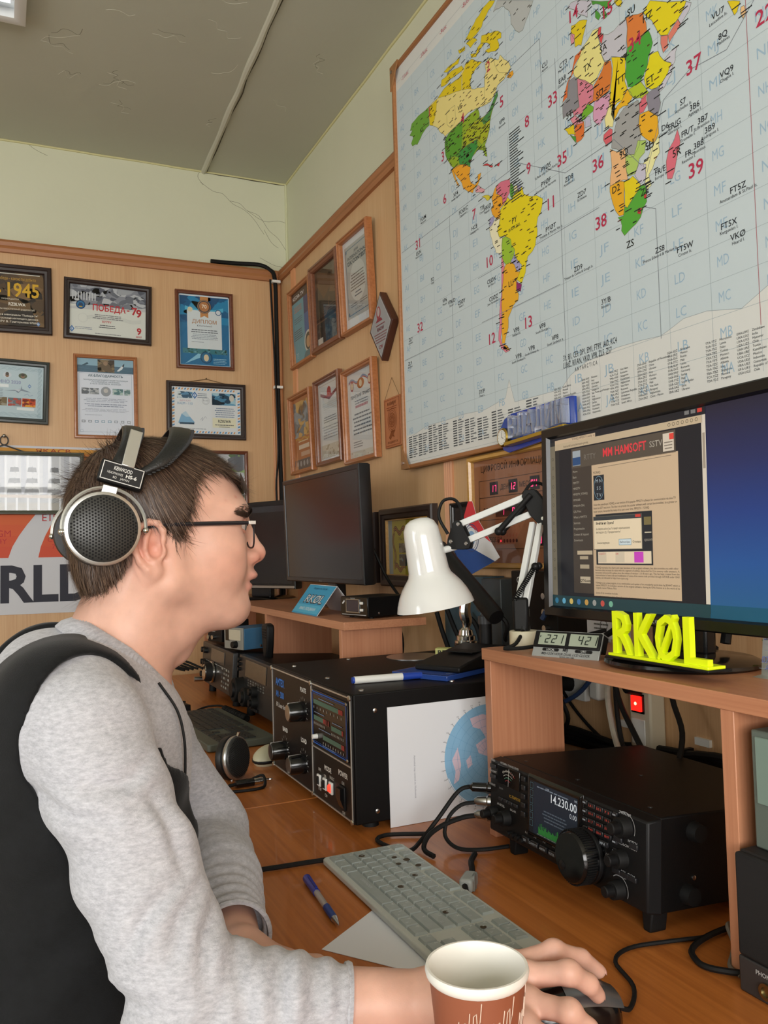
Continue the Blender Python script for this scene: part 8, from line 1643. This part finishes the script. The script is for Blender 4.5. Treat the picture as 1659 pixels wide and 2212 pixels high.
for path, ph in ((SL_R, 0.), (SL_L, 1.7)):
    t, d, a, L = along(vw, path); near = np.exp(-np.maximum(d-.072, 0)**2/.0004); el_ = .26
    w1 = np.exp(-((t-el_)/.10)**2); w2 = np.exp(-((t-L)/.12)**2); w3 = np.exp(-((t-.08)/.09)**2)
    warp = .5*np.sin(3*a+ph)+.35*np.sin(2*a-1.3+9*t); f1 = np.sin(t*175+1.6*np.sin(a+ph)+warp*2.2); f2 = np.sin(t*255+1.2*np.cos(a*1.0+ph)+warp*1.6); f3 = np.sin(t*95+2.2*a+ph)
    side = .55+.45*np.cos(a-1.2)
    disp += near*(.0040*w1*f1*np.abs(f1)*side*(.6+.6*np.sin(a*1.0+t*31+ph))+.0024*w2*f2+.0032*w3*f3*.8+.0026*(.4+.6*w1)*np.sin(a*2+t*42+ph)*(t > .05))
CR = [[(.024,.986),(.052,.972),(.086,.965)],[(.123,.981),(.137,.951),(.145,.925)],[(.156,.904),(.137,.889),(.129,.864)],[(.175,.888),(.155,.866),(.151,.833)],[(.199,.866),(.183,.845),(.180,.815)],[(.145,.917),(.110,.894),(.092,.862)],[(.224,.850),(.211,.830),(.210,.799)],[(.122,1.010),(.102,.997),(.071,.997)],[(.253,.834),(.242,.815),(.243,.791)]]
nearm = np.clip(-nw[:, 1]*2+.3, 0, 1)*(vw[:, 1] < .88)
for cr in CR:   # creases pressed into the near sleeve
    cp = np.array(catmull([(a, b, 0) for a, b in cr], 5))[:, :2]; dd = np.full(len(vw), 9.); tt_ = np.zeros(len(vw)); sd = np.zeros(len(vw))
    for i in range(len(cp)-1):
        a = cp[i]; e = cp[i+1]-a; w0 = vw[:, [0, 2]]-a; t = np.clip((w0 @ e)/(e @ e), 0, 1); q = w0-t[:, None]*e; D = np.linalg.norm(q, axis=1); m = D < dd; dd[m] = D[m]; tt_[m] = ((i+t)/(len(cp)-1))[m]; sd[m] = np.sign(e[0]*w0[:, 1]-e[1]*w0[:, 0])[m]
    fade = np.sin(np.pi*np.clip(.12+.76*tt_, 0, 1)); disp += nearm*fade*(-.0048*np.exp(-(dd/.0055)**2)+.0040*np.exp(-((dd*sd-.012)/.0085)**2)+.0016*np.exp(-((dd*sd+.012)/.008)**2))
tor = np.exp(-(np.maximum(np.abs(vw[:, 1]-YM)-.14, 0)/.03)**2); disp += tor*.003*np.sin(vw[:, 2]*48+vw[:, 0]*30+2*np.sin(vw[:, 1]*22))
vw = relax(vw+nw*disp[:, None], qw, 1, .35)
sw = npmesh('sweatshirt', vw, qw, m_sw, person); sw['label'] = 'grey melange sweatshirt'
# ribbed collar
cc = np.array([.1225, YM, 1.0885]); ca = np.array([.0490, 0, -.0455]); cb = np.array([0, .0690, 0]); cn = np.cross(ca/np.linalg.norm(ca), cb/np.linalg.norm(cb)); cn = cn if cn[2] > 0 else -cn
V = []; F = []; NS = 180
for i in range(NS):
    th = 2*math.pi*i/NS; bk = max(0, -math.cos(th)); dr = math.cos(th)*ca*(1-.20*bk)+math.sin(th)*cb; rb = .0011*(i % 2)
    sag = .012*max(0, math.cos(th))**2
    for sc, up in ((1.0,.010),(1.03,.0125),(1.08,.0115),(1.20,.003),(1.29,-.005),(1.31,-.014),(1.0,-.014)):
        o_ = (rb if 1.03 < sc < 1.41 else 0); V.append(tuple(cc+dr*(sc+o_*14)+cn*(up+o_-sag*.4-.008*bk)))
for i in range(NS):
    for j in range(7): F.append((i*7+j, i*7+(j+1) % 7, ((i+1) % NS)*7+(j+1) % 7, ((i+1) % NS)*7+j))
pw(MB().add(V, F), 'collar', m_sw, smooth=50)
# cuffs of bare sleeve end: a folded hem ring
for path, r in ((SL_R, .0392), (SL_L, .0405)):
    e = Vector(path[-1]); d = (e-Vector(path[-2])).normalized(); pw(MB().lathe([(r-.004,-.004),(r-.0005,-.004),(r+.0006,-.001),(r-.0006,.0022),(r-.004,.0018)], e, d, 40, False), 'sleeve_hem', m_sw)
# ---- black vest
VS = Sdf(); trunk(VS, .0215)
VS.cap(tuple(np.array(SL_R[0])+np.array([.004,.008,.014])), tuple(np.array(SL_R[1])), .059, .057, .008, 's'); VS.cap((.082,.80,1.04), (.077,.868,1.02), .060, .060, .008, 's'); VS.cap(SL_R[1], SL_R[2], .060, .058, .008, 's')
VS.cap(tuple(np.array(SL_L[0])+np.array([0,-.012,.02])), SL_L[1], .065, .060, .008, 's'); VS.cap((.10,1.30,1.04), (.105,1.215,1.02), .066, .066, .008, 's'); VS.cap(SL_L[1], SL_L[2], .060, .058, .008, 's')
VS.ell((.125,YM,1.115), (.092,.098,.072), .006, op='s'); VS.ell((.015,YM,1.115), (.13,.088,.062), .006, op='s')
VS.fn(lambda P: np.maximum(.085-P[:, 0]+.25*np.maximum(.9-P[:, 2], 0), np.abs(P[:, 1]-YM)-np.interp(P[:, 2], [.80,.86,.95,.985,1.04,1.075,1.10], [.06,.07,.095,.148,.158,.125,.108])), .006, 's')
VS.fn(lambda P: .50-P[:, 2], .004, 'i')
vv, qv = surfnet(VS, (-.20,.80,.47), (.24,1.29,1.16), .0042); vv = relax(vv, qv, 3, .5); nv = normals(vv, qv)
vv = relax(vv+nv*((.0028*np.sin(vv[:, 2]*40+vv[:, 0]*26+2.2*np.sin(vv[:, 1]*30))+.0016*np.sin(vv[:, 2]*85-vv[:, 0]*60))*np.clip((1.02-vv[:, 2])/.08, .1, 1))[:, None], qv, 2, .5)
ve = npmesh('vest', vv, qv, m_vest, person); ve['label'] = 'black sleeveless vest'
cd_ = np.array([(.153,.955,1.060),(.154,.955,1.03),(.155,.953,1.0),(.156,.952,.97),(.158,.950,.94)]); e_ = 1e-3
for _ in range(8):
    g_ = np.stack([SW(cd_+np.eye(3)[i]*e_)-SW(cd_-np.eye(3)[i]*e_) for i in range(3)], 1); g_[:, 2] = 0; g_ /= np.maximum(np.linalg.norm(g_, axis=1), 1e-9)[:, None]; cd_ = cd_-g_*np.clip(SW(cd_)-.0035, -.01, .01)[:, None]
pw(MB().tube([tuple(q) for q in cd_], .0015, 6), 'cord', m_rub)
mb = MB(); 
for i in range(34): q = i/33; mb.box(-.0016, .0016, -.0006, .0006, -.0025, .0025); mb.xf(Matrix.Translation((-.03-.085*q, .868+.012*math.sin(q*2), .905-.115*q)) @ Matrix.Rotation(R_(-50), 4, 'Y'), len(mb.v)-8)
pw(mb, 'zip_teeth', M('zip_black', (36,37,39), .4)).__setitem__('kind', 'stuff')
# ---- trousers, shoes, stool
TRS = Sdf(); TRS.ell((-.02,YM,.52), (.15,.185,.095), .05)
for s in (-1, 1): TRS.chain([(-.02,YM+s*.09,.525),(.40,YM+s*.12,.535),(.385,YM+s*.12,.12)], [.085,.068,.05], .03)
v_, q_ = surfnet(TRS, (-.2,.80,.05), (.5,1.29,.66), .009); npmesh('trousers', relax(v_, q_, 2), q_, cloth_mat('dark_denim', (30,34,44), (40,46,58), 200, (1,1,1)), person)
for s in (-1, 1):
    SH = Sdf(); SH.ell((.44,YM+s*.12,.045), (.115,.046,.038), .02); SH.cap((.385,YM+s*.12,.05), (.385,YM+s*.12,.11), .044, .042, .03); SH.fn(lambda P: .004-P[:, 2], .004, 'i')
    v_, q_ = surfnet(SH, (.30,YM+s*.12-.07,-.01), (.58,YM+s*.12+.07,.17), .007); npmesh('shoe', relax(v_, q_, 2), q_, M('shoe_black', (28,28,30), .5), person)
t = T('stool', 'low round stool hidden beneath the seated person', 'stool', FD(-.03, YM, 0)); MB().lathe([(.17,.36),(.18,.37),(.18,.405),(.165,.415)], (0,0,0), (0,0,1), 30).build('seat', M('seat_vinyl', (40,40,44), .5), t)
for k in range(4): a = R_(45+90*k); MB().cyl((.19*math.cos(a),.19*math.sin(a),0), (.11*math.cos(a),.11*math.sin(a),.362), .014).build('leg', m_stl, t)
# ---- headphones worn on the head
t = T('headphones', 'black leather-banded headphones with round perforated cup worn on the head', 'headphones', Matrix.Translation((.1, YM, 1.23))); O = Vector((.1, YM, 1.23))
m_lea = M('band_leather', (22,23,24), .38, bump=.25, bscale=500); m_sil = M('band_silver', (196,196,194), .3, .85)
for s in (-1, 1):
    g = earcup(t, (0, s*.0880, 0), (.06*1, s*1.0, .02), .0405, .020)
    # yoke: half ring round the cup, with pivots
    P = [(.0435*math.sin(a), s*.093, .0435*math.cos(a)) for a in np.linspace(R_(-95), R_(95), 25)]
    P = [(x+.002, y, z+.001) for x, y, z in P]; MB().tube(P, .0020, 6, 0).build('yoke', m_sil, t)
    for q in (P[0], P[-1]): MB().ball(q, .0038, 10, 7).build('pivot_screw', m_chr, t)
    MB().box(-.008, .008, -.0025, .0025, -.006, .004).xf(Matrix.Translation((.008, s*.0925, .0425)) @ Matrix.Rotation(R_(14), 4, 'Y')).build('yoke_plate', m_sil, t, .0008)
    F_ = frame((.021, s*.0915, .0585), (.955*-s, .0, -.28*-s), (.22, -s*.12, .96)); b = MB().box(-.0245, .0245, -.0125, .0125, -.010, .003).xf(F_).build('slider_block', m_blkp, t, .003, seg=3)
    MB().ring(.044, .0205, [(0,0),(0,.0006),(.0009,.0006),(.0009,0)], -.022, -.0102).xf(Matrix(F_) @ Matrix.Translation((0,0,.0031))).build('badge_rim', m_sil, b)
    if s < 0:
        p = Print(.0); p.text('KENWOOD', 0, .0025, .0042, 'd8d8d4', 'c', .020, 1, .01); p.text('HEADPHONES', -.016, -.0025, .0026, 'c8c8c4', 'l', .017, 1); p.text('HS-6', .004, -.0028, .0036, 'd8d8d4', 'l', .012, 1, .03); p.text('8Ω    JAPAN', 0, -.0068, .0024, 'c8c8c4', 'c', .018, 1); e = p.build('badge_print', b); e.matrix_local = Matrix(F_) @ Matrix.Translation((0,0,.0034))
    # silver adjuster strip rising from the block
    MB().box(-.0070, .0070, 0, .046, -.001, .001).xf(frame((.027, s*.0955, .067), (.955*-s, 0, -.28*-s), (.42, -s*.30, .86))).build('adjuster', m_sil, t, .0009)
def band(x0, x1, wv, nm):
    """padded leather strap over the crown between the two blocks"""
    mb = MB(); n = 30; V = []; F = []; prof = [(-1,-.2),(-.92,.5),(-.6,.9),(0,1.05),(.6,.9),(.92,.5),(1,-.2),(.6,-.7),(-.6,-.7)]; m_ = len(prof); st = []
    for i in range(n+1):
        a = math.pi*i/n; bulge = math.sin(a)**.55; y = -.0885*math.copysign(abs(math.cos(a))**1.7, math.cos(a)); z = .060+.0625*math.sin(a)**.85; x = x0+(x1-x0)*bulge; w_ = wv*(.75+.4*math.sin(a)); th = .0042
        ny, nz = -math.cos(a)*.9, math.sin(a)+.15; l = math.hypot(ny, nz); ny /= l; nz /= l; tx = .35*(1 if x1 > .03 else -1)*(1-abs(math.cos(a)))*0
        for u, v in prof: V.append((x+w_*u, y+ny*th*v, z+nz*th*v+.10*w_*u*(-1 if x1 > .03 else .5)))
        if i < n: st.append((x+w_*.88, y+ny*th*.62, z+nz*th*.62-.088*w_))
    for i in range(n):
        for j in range(m_): F.append((i*m_+j, i*m_+(j+1) % m_, (i+1)*m_+(j+1) % m_, (i+1)*m_+j)[::-1])
    F.append(tuple(range(m_))); F.append(tuple(range(n*m_, (n+1)*m_))[::-1]); mb.add(V, F); o = mb.build(nm, m_lea, t, smooth=60)
    mb = MB(); st = catmull(st, 4)
    for q in st: mb.box(-.0022, .0016, -.0005, .0005, -.0006, .0006); mb.xf(Matrix.Translation(tuple(q)), len(mb.v)-8)
    mb.build('stitching', M('stitch', (14,14,15), .6), o)['kind'] = 'stuff'
band(.042, .104, .0135, 'front_strap'); band(.006, .046, .0115, 'rear_strap')
MB().tube([(.0,-.088,-.042),(.004,-.085,-.055),(.02,-.08,-.10)], .002, 6)
# ---- glasses
t = T('eyeglasses', 'dark rimmed glasses with clear lenses worn on the face', 'glasses', Matrix.Translation((.2775, YM, 1.228))); m_te = M('temple_black', (26,27,33), .35)
for s in (-1, 1):
    MB().tube([(-.133,s*.0775,.0035),(-.11,s*.076,.0058),(-.06,s*.071,.0068),(-.02,s*.0665,.0072),(-.008,s*.065,.0074)], lambda q: .0018+.0008*math.sin(q*3), 8).build('temple', m_te, t)
    MB().box(-.009, .0, s*.0655-.002, s*.0655+.002, .0052, .0098).build('hinge', m_sil, t, .0006)
    c = Vector((.0005, s*.034, -.006)); P = []
    for i in range(28):
        a = 2*math.pi*i/28; y = .0275*math.copysign(abs(math.cos(a))**.75, math.cos(a)); z = .0165*math.copysign(abs(math.sin(a))**.75, math.sin(a)); P.append((c.x-.0055*((c.y+y)/.06)**2+.004, c.y+y, c.z+z))
    MB().tube(P, .0011, 6, 0, True).build('rim', m_te if True else m_sil, t)
    MB().add([tuple(Vector(q)) for q in P]+[(c.x+.0022, c.y, c.z)], [(i, (i+1) % 28, 28) for i in range(28)]).build('lens', GLASS('lens_glass', (.97,.98,.98)), t)
    MB().tube([(.002,s*.0085,-.004),(-.004,s*.011,-.006),(-.006,s*.0125,-.012)], .0008, 5).build('nose_pad_arm', m_sil, t); MB().ball((-.0062,s*.0125,-.0145), (.0018,.0026,.005), 10, 7).build('nose_pad', GLASS('pad_clear', (.9,.92,.94)), t)
MB().tube([(.0035,-.0075,-.001),(.0060,0,.0015),(.0035,.0075,-.001)], .0015, 6).build('bridge', m_te, t)
